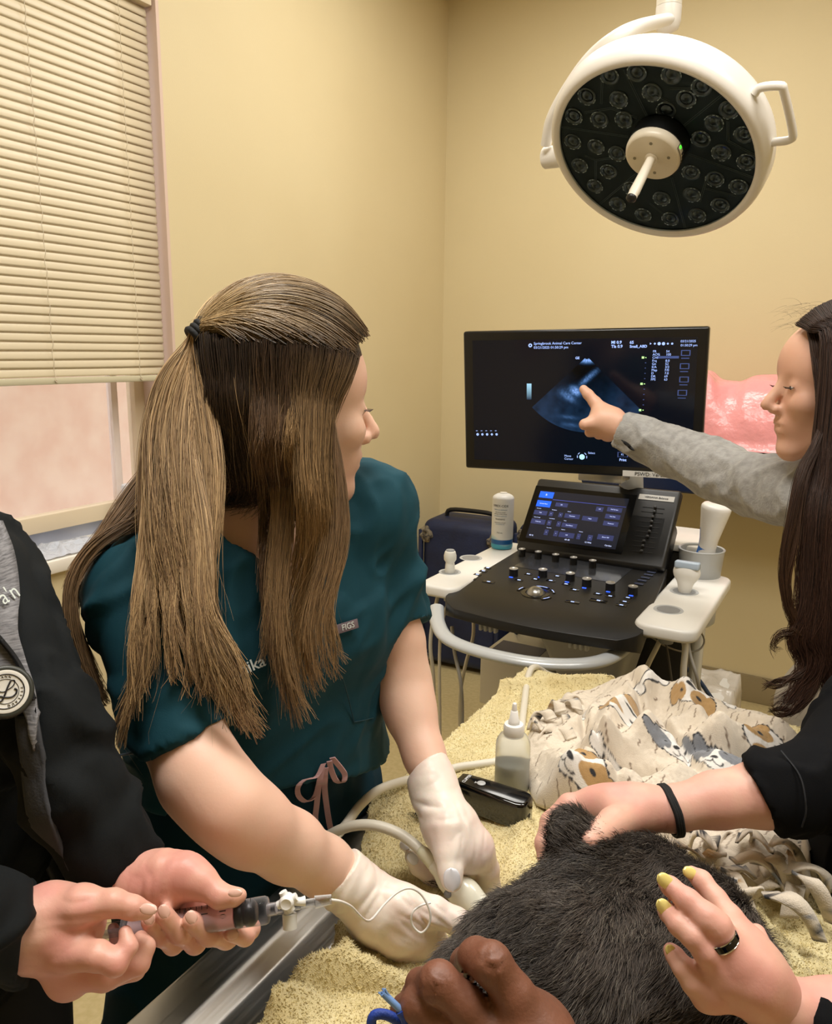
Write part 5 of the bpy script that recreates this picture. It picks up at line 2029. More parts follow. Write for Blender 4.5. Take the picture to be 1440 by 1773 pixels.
# ================================================================ people: shared builders
M_skinA = mat('skin_fair', 'E8C2AC', 0.5, noise=('E5B8A2', 14, 3), bump=(420, 0.10, 0.001), Subsurface_Weight=0.12, Subsurface_Scale=0.02)
M_skinL = mat('skin_ruddy', 'DDAE98', 0.45, noise=('D6978A', 26, 3), bump=(300, 0.18, 0.001), Subsurface_Weight=0.12, Subsurface_Scale=0.02)
M_skinP = mat('skin_rosy', 'DDAF9B', 0.5, noise=('D89C8F', 20, 3), bump=(360, 0.15, 0.001), Subsurface_Weight=0.12, Subsurface_Scale=0.02)
M_skinD = mat('skin_deep', '7E503C', 0.52, noise=('6A4433', 24, 4), bump=(340, 0.3, 0.0012), Subsurface_Weight=0.06, Subsurface_Scale=0.02)
for m_ in (M_skinA, M_skinL, M_skinP, M_skinD):
    m_.node_tree.nodes['Principled BSDF'].inputs['Subsurface Radius'].default_value = (1.0, 0.35, 0.2)
M_nail = mat('nail_natural', 'E5B9AA', 0.25)
M_nailY = mat('nail_yellow', 'F0E08A', 0.12, Coat_Weight=0.6)
M_nailW = mat('nail_under_glove', 'DFE0E6', 0.25)
M_teal = mat('teal_cloth', '143F4B', 0.78, bump=(700, 0.12, 0.0008), Specular_IOR_Level=0.2)
M_teald = mat('teal_trousers', '0A2D3B', 0.8, bump=(700, 0.12, 0.0008), Specular_IOR_Level=0.15)
M_black = mat('black_cloth', '0C1012', 0.85, bump=(800, 0.15, 0.0008), Specular_IOR_Level=0.25)
M_shoe = mat('shoe_black', '121212', 0.5)


def J(l):
    """[(px, py, depth, radius in px)] -> world points, radii"""
    return [P(a[0], a[1], a[2]) for a in l], [a[3] * a[2] / FPX for a in l]


def limb(l, flat=None):
    p, r = J(l)
    return chain(p, r, flat)


def unit(v):
    v = np.array(v, float)
    return v / np.linalg.norm(v)


def head_prims(c, f, up, k):
    f = unit(f)
    l = unit(np.cross(up, f))
    u = np.cross(f, l)
    W = lambda x, y, z: np.array(c) + k * (f * x + l * y + u * z)
    E_ = lambda x, y, z, a, b, d: ell(W(x, y, z), f, l, a * k, b * k, d * k)
    base = [E_(-.012, 0, .035, .100, .076, .088), E_(.03, 0, -.03, .060, .058, .074), E_(.055, 0, .03, .036, .056, .05),
            cone(W(-.005, .05, -.055), W(.066, .010, -.098), .020 * k, .016 * k), cone(W(-.005, -.05, -.055), W(.066, -.010, -.098), .020 * k, .016 * k),
            ball(W(.074, 0, -.098), .017 * k), E_(.066, .034, -.024, .022, .022, .02), E_(.066, -.034, -.024, .022, .022, .02),
            E_(.068, 0, -.06, .024, .03, .026), cone(W(-.018, 0, -.05), W(-.04, 0, -.17), .050 * k, .052 * k)]
    det = [cone(W(.086, 0, .010), W(.111, 0, -.026), .0075 * k, .0100 * k), ball(W(.099, .0095, -.034), .008 * k), ball(W(.099, -.0095, -.034), .008 * k),
           E_(.0875, 0, -.0555, .0095, .021, .0055), E_(.0855, 0, -.067, .010, .018, .0062)]
    sock = [(W(.099, s * .032, .004), .014 * k) for s in (1, -1)]
    eye = [ball(W(.0755, s * .031, .003), .0125 * k) for s in (1, -1)]
    ears = [ell(W(-.008, s * .078, -.008), unit(f * 1.0 - l * s * 0.35), u, .018 * k, .030 * k, .007 * k) for s in (1, -1)]

    def fn(p):
        d = d_group(p, base, .018 * k)
        d = smin(d, d_group(p, det, .006 * k), .009 * k)
        for q, r in sock:
            d = smax(d, -(np.sqrt(((p - q.astype(np.float32)) ** 2).sum(1)) - r), .012 * k)
        for e_ in eye:
            d = smin(d, d_prim(p, e_), .002 * k)
        for e_ in ears:
            d = smin(d, d_prim(p, e_), .006 * k)
        # mouth line
        q = W(.104, 0, -.0612)
        lp = (p - q.astype(np.float32))
        m = np.maximum(np.abs(lp @ u.astype(np.float32)) - .0008 * k, np.maximum(np.abs(lp @ l.astype(np.float32)) - .020 * k, np.abs(lp @ f.astype(np.float32)) - .012 * k))
        return smax(d, -m, .003 * k)
    return fn, base, W, f, l, u


M_eyew = mat('eye_white', 'D9D2CC', 0.25)
M_iris = mat('iris_dark', '2B1D16', 0.15)


def eye_bits(W, f, l, u, k, parent, mlash):
    """brows, lashes and irises as parts of the head"""
    for s in (1, -1):
        for nm, m_, a in (('eye', M_eyew, (.0832, .0048, .0075, .0034)), ('iris', M_iris, (.0856, .0032, .0046, .0034))):
            g_ = ell(W(a[0], s * .031, .0012), f, l, a[1] * k, a[2] * k, a[3] * k)
            lo, hi = prim_box([g_])
            link(nm, surface(lambda p, g_=g_: d_prim(p, g_), lo, hi, .0012), parent, m_)
        t = MB()
        pts = [W(.083, s * (.014 + .036 * a), .021 + .008 * math.sin(a * 2.6)) - f * (.022 * k * a * a) for a in np.linspace(0, 1, 8)]
        t.tube(pts, [.0018 * k * (1.2 - .7 * a) for a in np.linspace(0, 1, 8)], 6)
        t.build('eyebrow', mlash, parent, smooth=True)
        t = MB()
        for a in np.linspace(-.9, .9, 15):
            b0 = W(.0880, s * .031, .0015) + l * (.0115 * k * math.sin(a)) - f * (.006 * k * (1 - math.cos(a)))
            t.tube([b0 - f * .002 * k, b0 + f * .005 * k - u * .001 * k, b0 + f * .009 * k + u * .002 * k], [.0004, .0003, .0001], 4)
        t.build('eyelashes', mlash, parent)


def join_into(body, *others):
    """merge hand meshes into the one body mesh"""
    bm = bmesh.new()
    bm.from_mesh(body.data)
    for o in others:
        bm.from_mesh(o.data)
        bpy.data.objects.remove(o)
    for f_ in bm.faces:
        f_.smooth = True
        f_.material_index = 0
    bm.to_mesh(body.data)
    bm.free()


def nail(tip, along_, nrm, ln, wd, m, parent, off=0.0):
    """a small domed plate lying on the finger tip"""
    a = unit(along_)
    n = np.array(nrm, float)
    n = unit(n - a * n.dot(a))
    s = np.cross(a, n)
    vs, fs = [], []
    N, K = 15, 10
    for i in range(N):
        u_ = i / (N - 1) * 2 - 1
        wv = wd * math.sqrt(max(0.0, 1 - abs(u_) ** 2.5)) + 1e-5
        for k in range(K + 1):
            v = k / K * 2 - 1
            h_ = 0.30 * wd * (1 - v * v) * 1.0 + 0.0002 - 0.10 * ln * u_ * u_
            vs.append(np.array(tip) + a * ln * u_ + s * wv * v + n * (h_ + off))
    for i in range(N - 1):
        for k in range(K):
            q = i * (K + 1) + k
            fs.append((q, q + 1, q + K + 2, q + K + 1))
    t = MB()
    t.add(vs, fs)
    o = t.build('fingernail', m, parent, smooth=True)
    md = o.modifiers.new('t', 'SOLIDIFY')
    md.thickness = 0.0006
    return o


def fold_disp(v, dirs, amp, scale, stretch=4.0, seed=0):
    """cloth folds: ridged noise stretched along a direction"""
    d = unit(dirs)
    al = (v @ d)[:, None] * d
    q = (v - al) + al / stretch
    r = 1 - np.abs(fbm(q, scale, 2, seed))
    return amp * np.maximum(r - 0.75, -.14) * 1.9 + .001


def garment(name, fn, prims, h, m, parent, disp=None, pad=0.03):
    lo, hi = prim_box(prims)
    me = surface(fn, lo - pad, hi + pad, h, name)
    if disp is not None:
        v, nn_ = verts(me), normals(me)
        set_verts(me, v + nn_ * disp(v)[:, None])
    return link(name, me, parent, m)


def skin_obj(name, fn, prims, h, m, parent=None, pad=0.02):
    lo, hi = prim_box(prims)
    return link(name, surface(fn, lo - pad, hi + pad, h, name), parent, m)


def plane_cut(q, nvec):
    q = np.array(q, np.float32)
    nv = unit(nvec).astype(np.float32)
    return lambda p: (p - q) @ nv          # positive beyond the plane


def shoe(parent, x, y, hd):
    g = [cone((x, y, .045), (x + .16 * math.cos(hd), y + .16 * math.sin(hd), .035), .042, .036), cone((x, y, .05), (x, y, .10), .042, .04)]
    fn = lambda p: np.maximum(d_group(p, g, .02), -p[:, 2] + 0.001)
    lo, hi = prim_box(g)
    link('shoe', surface(fn, lo, hi, .008), parent, M_shoe)


# ---------------------------------------------------------------- strands
def tubes(paths, r0, r1, cols0, cols1, name='hair', tcol=None):
    """paths (N, K, 3); radius per strand root->tip; colours per strand root->tip"""
    N, K = paths.shape[:2]
    T = np.gradient(paths, axis=1)
    T /= np.linalg.norm(T, axis=2)[..., None] + 1e-9
    ref = np.array([0.31, 0.52, 0.79])
    A = np.cross(T, ref)
    A /= np.linalg.norm(A, axis=2)[..., None] + 1e-9
    B_ = np.cross(T, A)
    t = np.linspace(0, 1, K)
    rad = (r0[:, None] * (1 - t) + r1[:, None] * t)[..., None]
    ring = []
    for k in range(3):
        a = 2 * np.pi * k / 3
        ring.append(paths + rad * (A * math.cos(a) + B_ * math.sin(a)))
    V = np.stack(ring, 2)
    base = (np.arange(N)[:, None, None] * K + np.arange(K - 1)[None, :, None]) * 3
    k3 = np.arange(3)[None, None, :]
    a_ = base + k3
    b_ = base + (k3 + 1) % 3
    Q = np.stack([a_, b_, b_ + 3, a_ + 3], -1).reshape(-1, 4)
    me = mesh_np(V.reshape(-1, 3), Q, name)
    tt_ = tcol if tcol is not None else t[None, :, None]
    C = cols0[:, None, :] * (1 - tt_) + cols1[:, None, :] * tt_
    C = np.repeat(C[:, :, None, :], 3, 2).reshape(-1, 3)
    set_col(me, np.clip(C, 0, 1))
    return me


def resample(pts, n):
    return spline(pts, n)


def lock(guide, n, K=24, wig=0.004, seed=0, conv=0.0, spread_root=1.0):
    """guide: [(px, py, depth, half width px)]; strands fill an oval section around the guide"""
    r = np.random.default_rng(seed)
    g = resample([list(P(a[0], a[1], a[2])) + [a[3] * a[2] / FPX] for a in guide], K)
    c, w_ = g[:, :3], np.maximum(g[:, 3], 0.0008)
    T = np.gradient(c, axis=0)
    T /= np.linalg.norm(T, axis=1)[:, None]
    view = unit(c.mean(0) - cC)
    S = np.cross(T, view)
    S /= np.linalg.norm(S, axis=1)[:, None]
    D = np.cross(S, T)
    ang = r.random(n) * 2 * np.pi
    rr_ = np.sqrt(r.random(n))
    ox, oy = rr_ * np.cos(ang), rr_ * np.sin(ang) * 0.45
    tt_ = np.linspace(0, 1, K)
    # strands drift across the lock along its length
    dx = r.normal(0, .22, n)[:, None] * (tt_[None] - .3)
    ph = r.random(n)[:, None] * 6.28
    fr = r.uniform(1.0, 2.6, n)[:, None]
    wob = wig * np.sin(ph + fr * tt_[None] * 6.28) * tt_[None]
    # clumps share one shape
    ncl = max(4, n // 26)
    cl = r.integers(0, ncl, n)
    cx, cy = ox[:ncl][cl % ncl], oy[:ncl][cl % ncl]
    mixk = np.clip(tt_[None] * 0.9, 0, .75)
    X_ = (ox[:, None] * (1 - mixk) + cx[:, None] * mixk) + dx
    Y_ = (oy[:, None] * (1 - mixk) + cy[:, None] * mixk)
    wc = wig * 1.3 * np.sin(cl[:, None] * 2.1 + (1.1 + (cl[:, None] % 5) * .2) * tt_[None] * 6.28) * tt_[None]
    off = (X_ * w_[None])[..., None] * S[None] + (Y_ * w_[None])[..., None] * D[None] + (wob + wc)[..., None] * S[None] + (wob * .5)[..., None] * D[None]
    paths = c[None] + off
    # uneven ends
    e_ = 1 - 0.5 * r.random(n) ** 1.35
    idx = tt_[None] * e_[:, None] * (K - 1)
    i0 = np.clip(np.floor(idx).astype(int), 0, K - 2)
    f_ = (idx - i0)[..., None]
    ar = np.arange(n)[:, None]
    return paths[ar, i0] * (1 - f_) + paths[ar, i0 + 1] * f_


def push_out(paths, fn, margin):
    sh = paths.shape
    p = paths.reshape(-1, 3).astype(np.float32)
    for it in range(3):
        d = fn(p)
        m = d < margin
        if not m.any():
            break
        q = p[m]
        g = np.stack([fn(q + np.eye(3, dtype=np.float32)[i] * .002) - fn(q - np.eye(3, dtype=np.float32)[i] * .002) for i in range(3)], 1)
        g /= np.linalg.norm(g, axis=1)[:, None] + 1e-9
        mm = margin[m] if isinstance(margin, np.ndarray) else margin
        p[m] = q + g * np.minimum(mm - d[m], .03)[:, None]
    return p.reshape(sh)


M_hair = attr_mat('hair_blond', 0.42, Specular_IOR_Level=0.55)
M_hairb = attr_mat('hair_brown', 0.5, Specular_IOR_Level=0.22)
M_roots = mat('hair_roots', '3F3127', 0.55, bump=(180, 0.6, 0.003))
M_lash = mat('brow_hair', '4A3328', 0.6)
# ================================================================ woman in teal scrubs
w1 = empty('person', P(440, 1430, 1.1) * np.array([1, 1, 0]), 'person in teal scrubs and pale gloves with long half-tied blond-brown hair, scanning the cat', 'person')
K1 = 0.94
hc = P(496, 700, .87)
hf = unit(cR * math.cos(math.radians(24)) + np.array([cF[0], cF[1], 0]) * math.sin(math.radians(24)) + np.array([0, 0, -0.10]))
hfn, hbase, HW, Hf, Hl, Hu = head_prims(hc, hf, np.array([0, 0, 1.0]), K1)
shR, shL = P(238, 1035, .80), P(648, 895, 1.0)
nb = P(455, 905, .92)
chest = P(455, 1080, .95)
waist = P(450, 1260, 1.01)
pelv = P(440, 1420, 1.10)
Sx = unit((shL - shR) * np.array([1, 1, 0]))                 # her right -> left
Fw = unit(np.cross(Sx, [0, 0, 1.0]))                          # chest normal, should face +x
if Fw[0] < 0: Fw = -Fw
torso = [cone(shR + (nb - shR) * .15 - np.array([0, 0, .008]), shL + (nb - shL) * .15, .042, .055), cone(nb + (0, 0, -.02), chest, .075, .115, (Fw, .72)),
         cone(chest - Sx * .045, chest + Sx * .045 - (0, 0, .0), .112, .112, (Fw, .74)), cone(chest, waist, .13, .125, (Fw, .78)), cone(waist, pelv, .128, .140, (Fw, .82)),
         ell(chest + Fw * .062 - Sx * .05 + np.array([0, 0, -.005]), Sx, Fw, .062, .05, .055), ell(chest + Fw * .062 + Sx * .055 + np.array([0, 0, -.005]), Sx, Fw, .062, .05, .055)]
armR = limb([(238, 1035, .80, 74), (300, 1230, .745, 70), (350, 1345, .71, 66), (398, 1400, .70, 60), (440, 1432, .72, 58), (500, 1465, .76, 52), (560, 1500, .80, 43), (600, 1525, .82, 36)])
armL = limb([(648, 895, 1.0, 54), (672, 1030, 1.0, 40), (688, 1110, 1.01, 41), (698, 1185, 1.01, 43), (712, 1240, .99, 37), (735, 1310, .96, 30), (748, 1345, .94, 27)])
neckp = [cone(nb + (0, 0, .06), nb - (0, 0, .03), .048, .058)]


def body1(p):
    d = hfn(p)
    tr = d_group(p, torso[:3] + neckp, .05) + .004
    d = smin(d, tr, .02)
    d = smin(d, d_group(p, armR, .03) + .0012, .03)
    return smin(d, d_group(p, armL, .03) + .0012, .03)


allb = hbase + torso + neckp + armR + armL
skin1 = skin_obj('body', body1, allb, .0042, M_skinA, w1)
# finer face shell is the same surface at a smaller step
eye_bits(HW, Hf, Hl, Hu, K1, skin1, M_lash)


def along_px(l, i):
    return P(*l[i][:3])


# scrub top
slR = limb([(236, 1035, .80, 82), (300, 1230, .745, 80), (350, 1345, .71, 78)])
slL = limb([(645, 890, 1.0, 66), (669, 1000, 1.0, 53), (688, 1075, 1.01, 50), (694, 1150, 1.01, 50)])
cutR = plane_cut(P(320, 1280, .735), np.cross(ray(320, 1280), cR * .905 + cU * .42))
cutL = plane_cut(P(690, 1084, 1.01), np.cross(ray(690, 1084), cR * .965 + cU * .26))
topT = [cone(shR + (nb - shR) * .18 - np.array([0, 0, .008]), shL + (nb - shL) * .18, .048, .063)] + torso[1:] + [cone(waist, P(455, 1330, 1.03), .150, .170, (Fw, .85))]
hemz = P(540, 1340, .93)
v_apex = P(497, 1062, .88)
vs_ = (v_apex - chest) @ Sx


def top1(p):
    d = d_group(p, topT, .05) - .008
    dr = np.maximum(d_group(p, slR, .012) - .003, cutR(p))
    dl = np.maximum(d_group(p, slL, .012) - .003, cutL(p))
    d = smin(smin(d, dr, .035), dl, .03)
    # below the cut planes near the arms nothing may remain of the sleeves; hem at the hips
    d = np.maximum(d, (hemz[2] - .012) - p[:, 2] + 0.02 * np.sin((p @ Sx.astype(np.float32)) * 18))
    # V neck
    r_ = (p - v_apex.astype(np.float32))
    s_ = r_ @ Sx.astype(np.float32)
    u_ = r_[:, 2]
    f_ = (p - nb.astype(np.float32)) @ Fw.astype(np.float32)
    vcut = np.maximum(np.abs(s_ + .10 * u_) - np.maximum(u_, -.02) * .62, -(f_ + .0))
    ring = np.sqrt((((p - nb.astype(np.float32)) * np.array([1, 1, .6], np.float32)) ** 2).sum(1)) - .079
    return smax(d, -np.minimum(vcut, ring), .003)


def topdisp(v):
    q = fold_disp(v, Sx * .3 + np.array([0, 0, 1]), .010, 12, 3.0, 3) + fold_disp(v, cR + .7 * cU, .006, 20, 4.0, 8)
    lowd = np.clip((v[:, 2] - (hemz[2])) / .03, 0.4, 1)
    return q * lowd


top = garment('scrub_top', top1, topT + slR + slL, .0042, M_teal, w1, topdisp)
# hem stitching of the sleeves and the neck band
M_tband = mat('teal_stitch', '0B3B49', 0.7)


def project_line(pts, fn, lift=.0015, far=1.5):
    """slide points along the view ray onto a surface (nearest approach when the ray misses)"""
    out = []
    for a, b in pts:
        D = unit(ray(a, b))
        t, best, bt = .3, 1e9, .3
        for _ in range(110):
            d = float(fn((cC + D * t).astype(np.float32)[None])[0])
            if d < best:
                best, bt = d, t
            if d < .0008 or t > far:
                break
            t += max(d * .7, .001)
        out.append(cC + D * (bt - lift))
    return np.array(out)


# pocket seam, neck binding and sleeve stitch lines lie on the cloth
for name, pts, r_ in (('pocket_seam', [(575, 1125), (590, 1165), (602, 1205), (613, 1250)], .0007), ('pocket_seam', [(613, 1250), (630, 1247), (646, 1243)], .0007),
                      ('shoulder_seam', [(626, 815), (648, 850), (656, 885), (650, 930), (655, 960)], .0007)):
    q = project_line(spline([(a, b) for a, b in pts], 22), top1, .0055)
    MB().tube(q, r_, 5).build(name, M_tband, top)
# chest tag with its lettering, sleeve tag, embroidery
M_tag = mat('tag_mauve', '6E5F66', 0.6)
M_thread = mat('thread_white', 'D4DCD8', 0.7)


def patch(corners, fn, m, name, parent, lift=.006, txt=None, ts=.01, tm=None, bold=0):
    q = project_line(corners, fn, lift)
    x = unit(q[1] - q[0])
    y = unit((q[0] - q[3]) - x * ((q[0] - q[3]) @ x))
    c = q.mean(0)
    w_, h_ = np.linalg.norm(q[1] - q[0]) / 2, np.linalg.norm(q[0] - q[3]) / 2
    F_ = frame(c, x, y)
    t = MB()
    t.X = F_
    t.box((-w_, -h_, -.001), (w_, h_, .0006))
    o = t.build(name, m, parent, bev=.0004)
    if txt:
        text('lettering', txt, ts, F_ @ Matrix.Translation((0, 0, .0009)), tm, o, bold=bold)
    return o, F_


patch([(581, 1083), (617, 1072), (622, 1085), (586, 1098)], top1, M_tag, 'chest_tag', top, .007, 'FIGS', .0095, M_thread)
o_, F_ = patch([(266, 1290), (284, 1285), (288, 1301), (270, 1306)], top1, mat('tag_dark', '3C4750', 0.6), 'sleeve_tag', top, .006)
t = MB()
t.X = F_
t.box((-.0032, -.0009, .0006), (.0032, .0009, .0012)).box((-.0009, -.0032, .0006), (.0009, .0032, .0012))
t.X = F_ @ Matrix.Rotation(math.pi / 4, 4, 'Z')
t.box((-.0030, -.0008, .0006), (.0030, .0008, .0012)).box((-.0008, -.0030, .0006), (.0008, .0030, .0012))
t.build('tag_emblem', M_thread, o_)
for body, (ax_, ay_), (bx2, by2), sz in (('anika', (412, 1163), (450, 1147), .0165), ('Dr. Kai', (350, 1193), (388, 1176), .0155)):
    q = project_line([(ax_, ay_), (bx2, by2)], top1, .009)
    x = unit(q[1] - q[0])
    y = unit(np.cross(-unit(ray(430, 1150)), x))
    text('embroidery', body, sz, frame(q.mean(0), x, y), M_thread, top, bold=.0002)

# trousers, shoes, drawstring
kn = [P(360, 1640, 1.2), P(520, 1600, 1.3)]
lgR = [cone(pelv - Sx * .07, (-.76, .62, .55), .108, .085), cone((-.76, .62, .55), (-.77, .60, .10), .085, .075)]
lgL = [cone(pelv + Sx * .07, (-.70, .86, .55), .108, .085), cone((-.70, .86, .55), (-.72, .86, .10), .085, .075)]
hips = [cone(waist - (0, 0, .03), pelv, .126, .150, (Fw, .86)), cone(pelv - Sx * .05, pelv + Sx * .05, .148, .148, (Fw, .86))]


def pants1(p):
    d = d_group(p, hips, .04)
    d = smin(d, np.minimum(d_group(p, lgR, .02), d_group(p, lgL, .02)), .05)
    d = np.maximum(d, .10 - p[:, 2])
    # keeps clear of the table edge
    return smax(d, p[:, 0] - (TX0 - .006) - 40 * np.maximum(p[:, 2] - (TZ + .0), 0), .01)


garment('scrub_trousers', pants1, hips + lgR + lgL, .0065, M_teald, w1, lambda v: fold_disp(v, (0, 0, 1), .006, 11, 3.0, 5))
shoe(w1, -.77, .61, .2)
shoe(w1, -.72, .87, .2)
M_string = mat('drawstring_pink', 'C9A3A6', 0.75)
allp = lambda p: np.minimum(pants1(p), top1(p))
for pts, w_ in (([(560, 1322), (548, 1345), (528, 1350), (516, 1362), (517, 1378), (530, 1388), (545, 1378), (553, 1350)], .0032),
                ([(575, 1312), (590, 1330), (597, 1342), (594, 1354), (582, 1352), (574, 1335), (570, 1318)], .0032),
                ([(558, 1330), (552, 1360), (548, 1395), (546, 1420), (552, 1447)], .0036), ([(563, 1330), (562, 1365), (566, 1400), (570, 1425), (573, 1438)], .0036)):
    q = project_line(spline(pts, 26), allp, .007)
    MB().ribbon(list(q), unit(cR * .9 + cU * .2), w_, .0007).build('drawstring', M_string, w1)

# gloves with five fingers each: right hand lies palm down, left hand holds the probe
M_glove = mat('latex_glove', 'EADFD3', 0.38, noise=('E6CFC4', 16, 2), bump=(55, 0.25, 0.003), Subsurface_Weight=0.15)
M_glove.node_tree.nodes['Principled BSDF'].inputs['Subsurface Scale'].default_value = 0.01


def hand(name, palm, fingers, m, parent, h=.0019, kp=.012, kj=.010, wr=None, disp=None):
    return blob(name, [(palm, kp)] + [(f_, .004) for f_ in fingers], h, m, parent, kj, wr, disp=disp)


def wrinkle(c, d, amp=.0014, sc=55, rad=.035, seed=2):
    c = np.array(c)
    d = unit(d)

    def fn(v, n):
        al = (v @ d)
        w_ = np.exp(-(((v - c) ** 2).sum(1)) / rad ** 2)
        q = v * sc * .35 + np.outer(al * sc, d)
        return amp * w_ * (np.abs(vnoise(q, 1, seed)) * 2 - .7)
    return fn


palR = limb([(578, 1510, .805, 42), (610, 1535, .81, 44), (650, 1570, .81, 50), (690, 1600, .81, 52)], None) + limb([(640, 1590, .82, 40), (700, 1650, .825, 34)]) + limb([(690, 1570, .80, 36), (735, 1620, .82, 34)]) + limb([(700, 1650, .825, 34), (735, 1640, .825, 34)])
fR = [limb([(700, 1565, .80, 30), (750, 1578, .80, 25), (790, 1595, .80, 22), (822, 1612, .805, 19)]),
      limb([(735, 1625, .82, 26), (770, 1648, .835, 20), (795, 1668, .85, 18), (815, 1690, .86, 16)]),
      limb([(728, 1645, .825, 24), (762, 1668, .84, 19), (786, 1690, .85, 17)]),
      limb([(718, 1655, .825, 24), (748, 1682, .84, 18), (772, 1704, .85, 16)]),
      limb([(704, 1660, .825, 22), (726, 1688, .835, 17), (745, 1708, .84, 14)])]
cufR = limb([(566, 1500, .80, 46), (590, 1520, .805, 44), (620, 1545, .81, 42)])
wv = wrinkle(P(620, 1545, .77), P(690, 1600, .8) - P(570, 1500, .8), .0016, 90, .05)
wv2 = wrinkle(P(735, 1600, .77), P(690, 1650, .8) - P(770, 1560, .8), .0018, 110, .03, 5)
hand('glove', palR + cufR, fR, M_glove, w1, wr=lambda p, d: np.maximum(d, -((p - P(584, 1520, .80).astype(np.float32)) @ unit(P(640, 1585, .81) - P(566, 1500, .80)).astype(np.float32)) - .004), disp=lambda v, n: wv(v, n) + wv2(v, n))
# rolled cuff ring
def ring_at(c, ax_, r, rt, m, parent, name, n=40, wob=.0, sq=1.0):
    a = unit(ax_)
    x = unit(np.cross(a, cR + .3))
    y = np.cross(a, x)
    t = MB()
    pts = [np.array(c) + x * (r * math.cos(k / n * 2 * math.pi)) * (1 + wob * math.sin(k * 1.7)) + y * (r * sq * math.sin(k / n * 2 * math.pi)) + a * wob * r * math.sin(k * .9) for k in range(n + 1)]
    t.tube(pts, rt, 8)
    return t.build(name, m, parent, smooth=True)


ring_at(P(583, 1520, .802), P(640, 1585, .81) - P(566, 1500, .80), .0262, .0013, M_glove, w1, 'cuff_roll', wob=.02)

palL = limb([(742, 1335, .945, 33), (752, 1375, .925, 37), (778, 1430, .895, 44), (795, 1465, .885, 44)]) + limb([(790, 1440, .89, 40), (818, 1475, .885, 34)]) + limb([(765, 1420, .89, 34), (780, 1460, .875, 30)])
fL = [limb([(775, 1440, .875, 28), (776, 1478, .860, 24), (780, 1508, .850, 21.5), (782, 1524, .845, 19)]),
      limb([(826, 1465, .888, 28), (842, 1505, .90, 22), (846, 1535, .905, 20), (838, 1558, .905, 17), (828, 1572, .905, 15)]),
      limb([(805, 1490, .90, 26), (782, 1528, .925, 19), (752, 1522, .925, 16.5), (724, 1500, .92, 15), (711, 1483, .915, 11)]),
      limb([(800, 1485, .90, 24), (768, 1502, .935, 17), (738, 1486, .935, 15), (714, 1472, .93, 12), (700, 1463, .925, 9)]),
      limb([(812, 1490, .90, 26), (815, 1520, .925, 18), (800, 1535, .94, 15), (780, 1528, .94, 13)])]
wv3 = wrinkle(P(800, 1450, .86), P(760, 1430, .87) - P(830, 1440, .88), .0016, 110, .03, 7)
wv4 = wrinkle(P(750, 1370, .89), P(750, 1330, .9) - P(760, 1400, .89), .0022, 70, .035, 9)
cL0, cL1 = P(738, 1322, .95), P(765, 1400, .91)
hand('glove', palL + limb([(738, 1322, .95, 36), (748, 1352, .935, 36), (760, 1385, .92, 36)]), fL, M_glove, w1, wr=lambda p, d: np.maximum(d, -((p - P(741, 1333, .945).astype(np.float32)) @ unit(cL1 - cL0 + cR * .02).astype(np.float32)) - .002), disp=lambda v, n: wv3(v, n) + wv4(v, n))
ring_at(P(741, 1333, .945), cL1 - cL0 + cR * .02, .0245, .0013, M_glove, w1, 'cuff_roll', wob=.03)
nail(P(782, 1523, .8305), P(783, 1545, .842) - P(780, 1500, .842), -unit(ray(782, 1519)) + .1 * cU, .0125, .0090, M_nailW, w1)
nail(P(701, 1464, .918), P(690, 1457, .92) - P(712, 1471, .92), -unit(ray(701, 1464)), .006, .0045, M_nailW, w1)
nail(P(714, 1487, .905), P(702, 1474, .91) - P(726, 1500, .91), -unit(ray(714, 1487)), .008, .0055, M_nailW, w1)

# ---- hair
HS = lambda d, r: hc + K1 * r * (Hf * d[0] * 1.30 + Hl * d[1] * 1.0 + Hu * d[2] * 1.14)
cap_base = [ell(HW(-.010, 0, .037), Hf, Hl, .100 * K1, .084 * K1, .096 * K1), ell(HW(-.028, 0, -.02), Hf, Hl, .076 * K1, .080 * K1, .085 * K1)]


def capfn(p):
    d = d_group(p, cap_base, .02)
    r_ = p - hc.astype(np.float32)
    x, z = (r_ @ Hf.astype(np.float32)) / K1, (r_ @ Hu.astype(np.float32)) / K1
    # open the face: in front of a hairline that slopes back towards the ear
    line = np.where(z > .060, .090 - (z - .060) * .35, .034 + (z + .0) * .5)
    return smax(d, x - line, .006)


cap = garment('hair', capfn, cap_base, .0032, M_roots, w1)
tie = P(352, 578, .800)
tdir = unit(P(318, 605, .795) - P(372, 568, .806))
cols = lambda n, a, b, s=.12, r=None: (np.array(lin(a)[:3])[None] * (1 + s * (r or rng).normal(0, 1.6, (n, 1))), np.array(lin(b)[:3])[None] * (1 + s * (r or rng).normal(0, 1.6, (n, 1))))
paths_all, c0_all, c1_all, r_all = [], [], [], []


def add_paths(p, ca, cb, rad=.00052, s=.14):
    a, b = cols(len(p), ca, cb, s)
    paths_all.append(p)
    c0_all.append(np.clip(a, 0.004, 1))
    c1_all.append(np.clip(b, 0.004, 1))
    r_all.append(np.full(len(p), rad) * rng.uniform(.7, 1.3, len(p)))


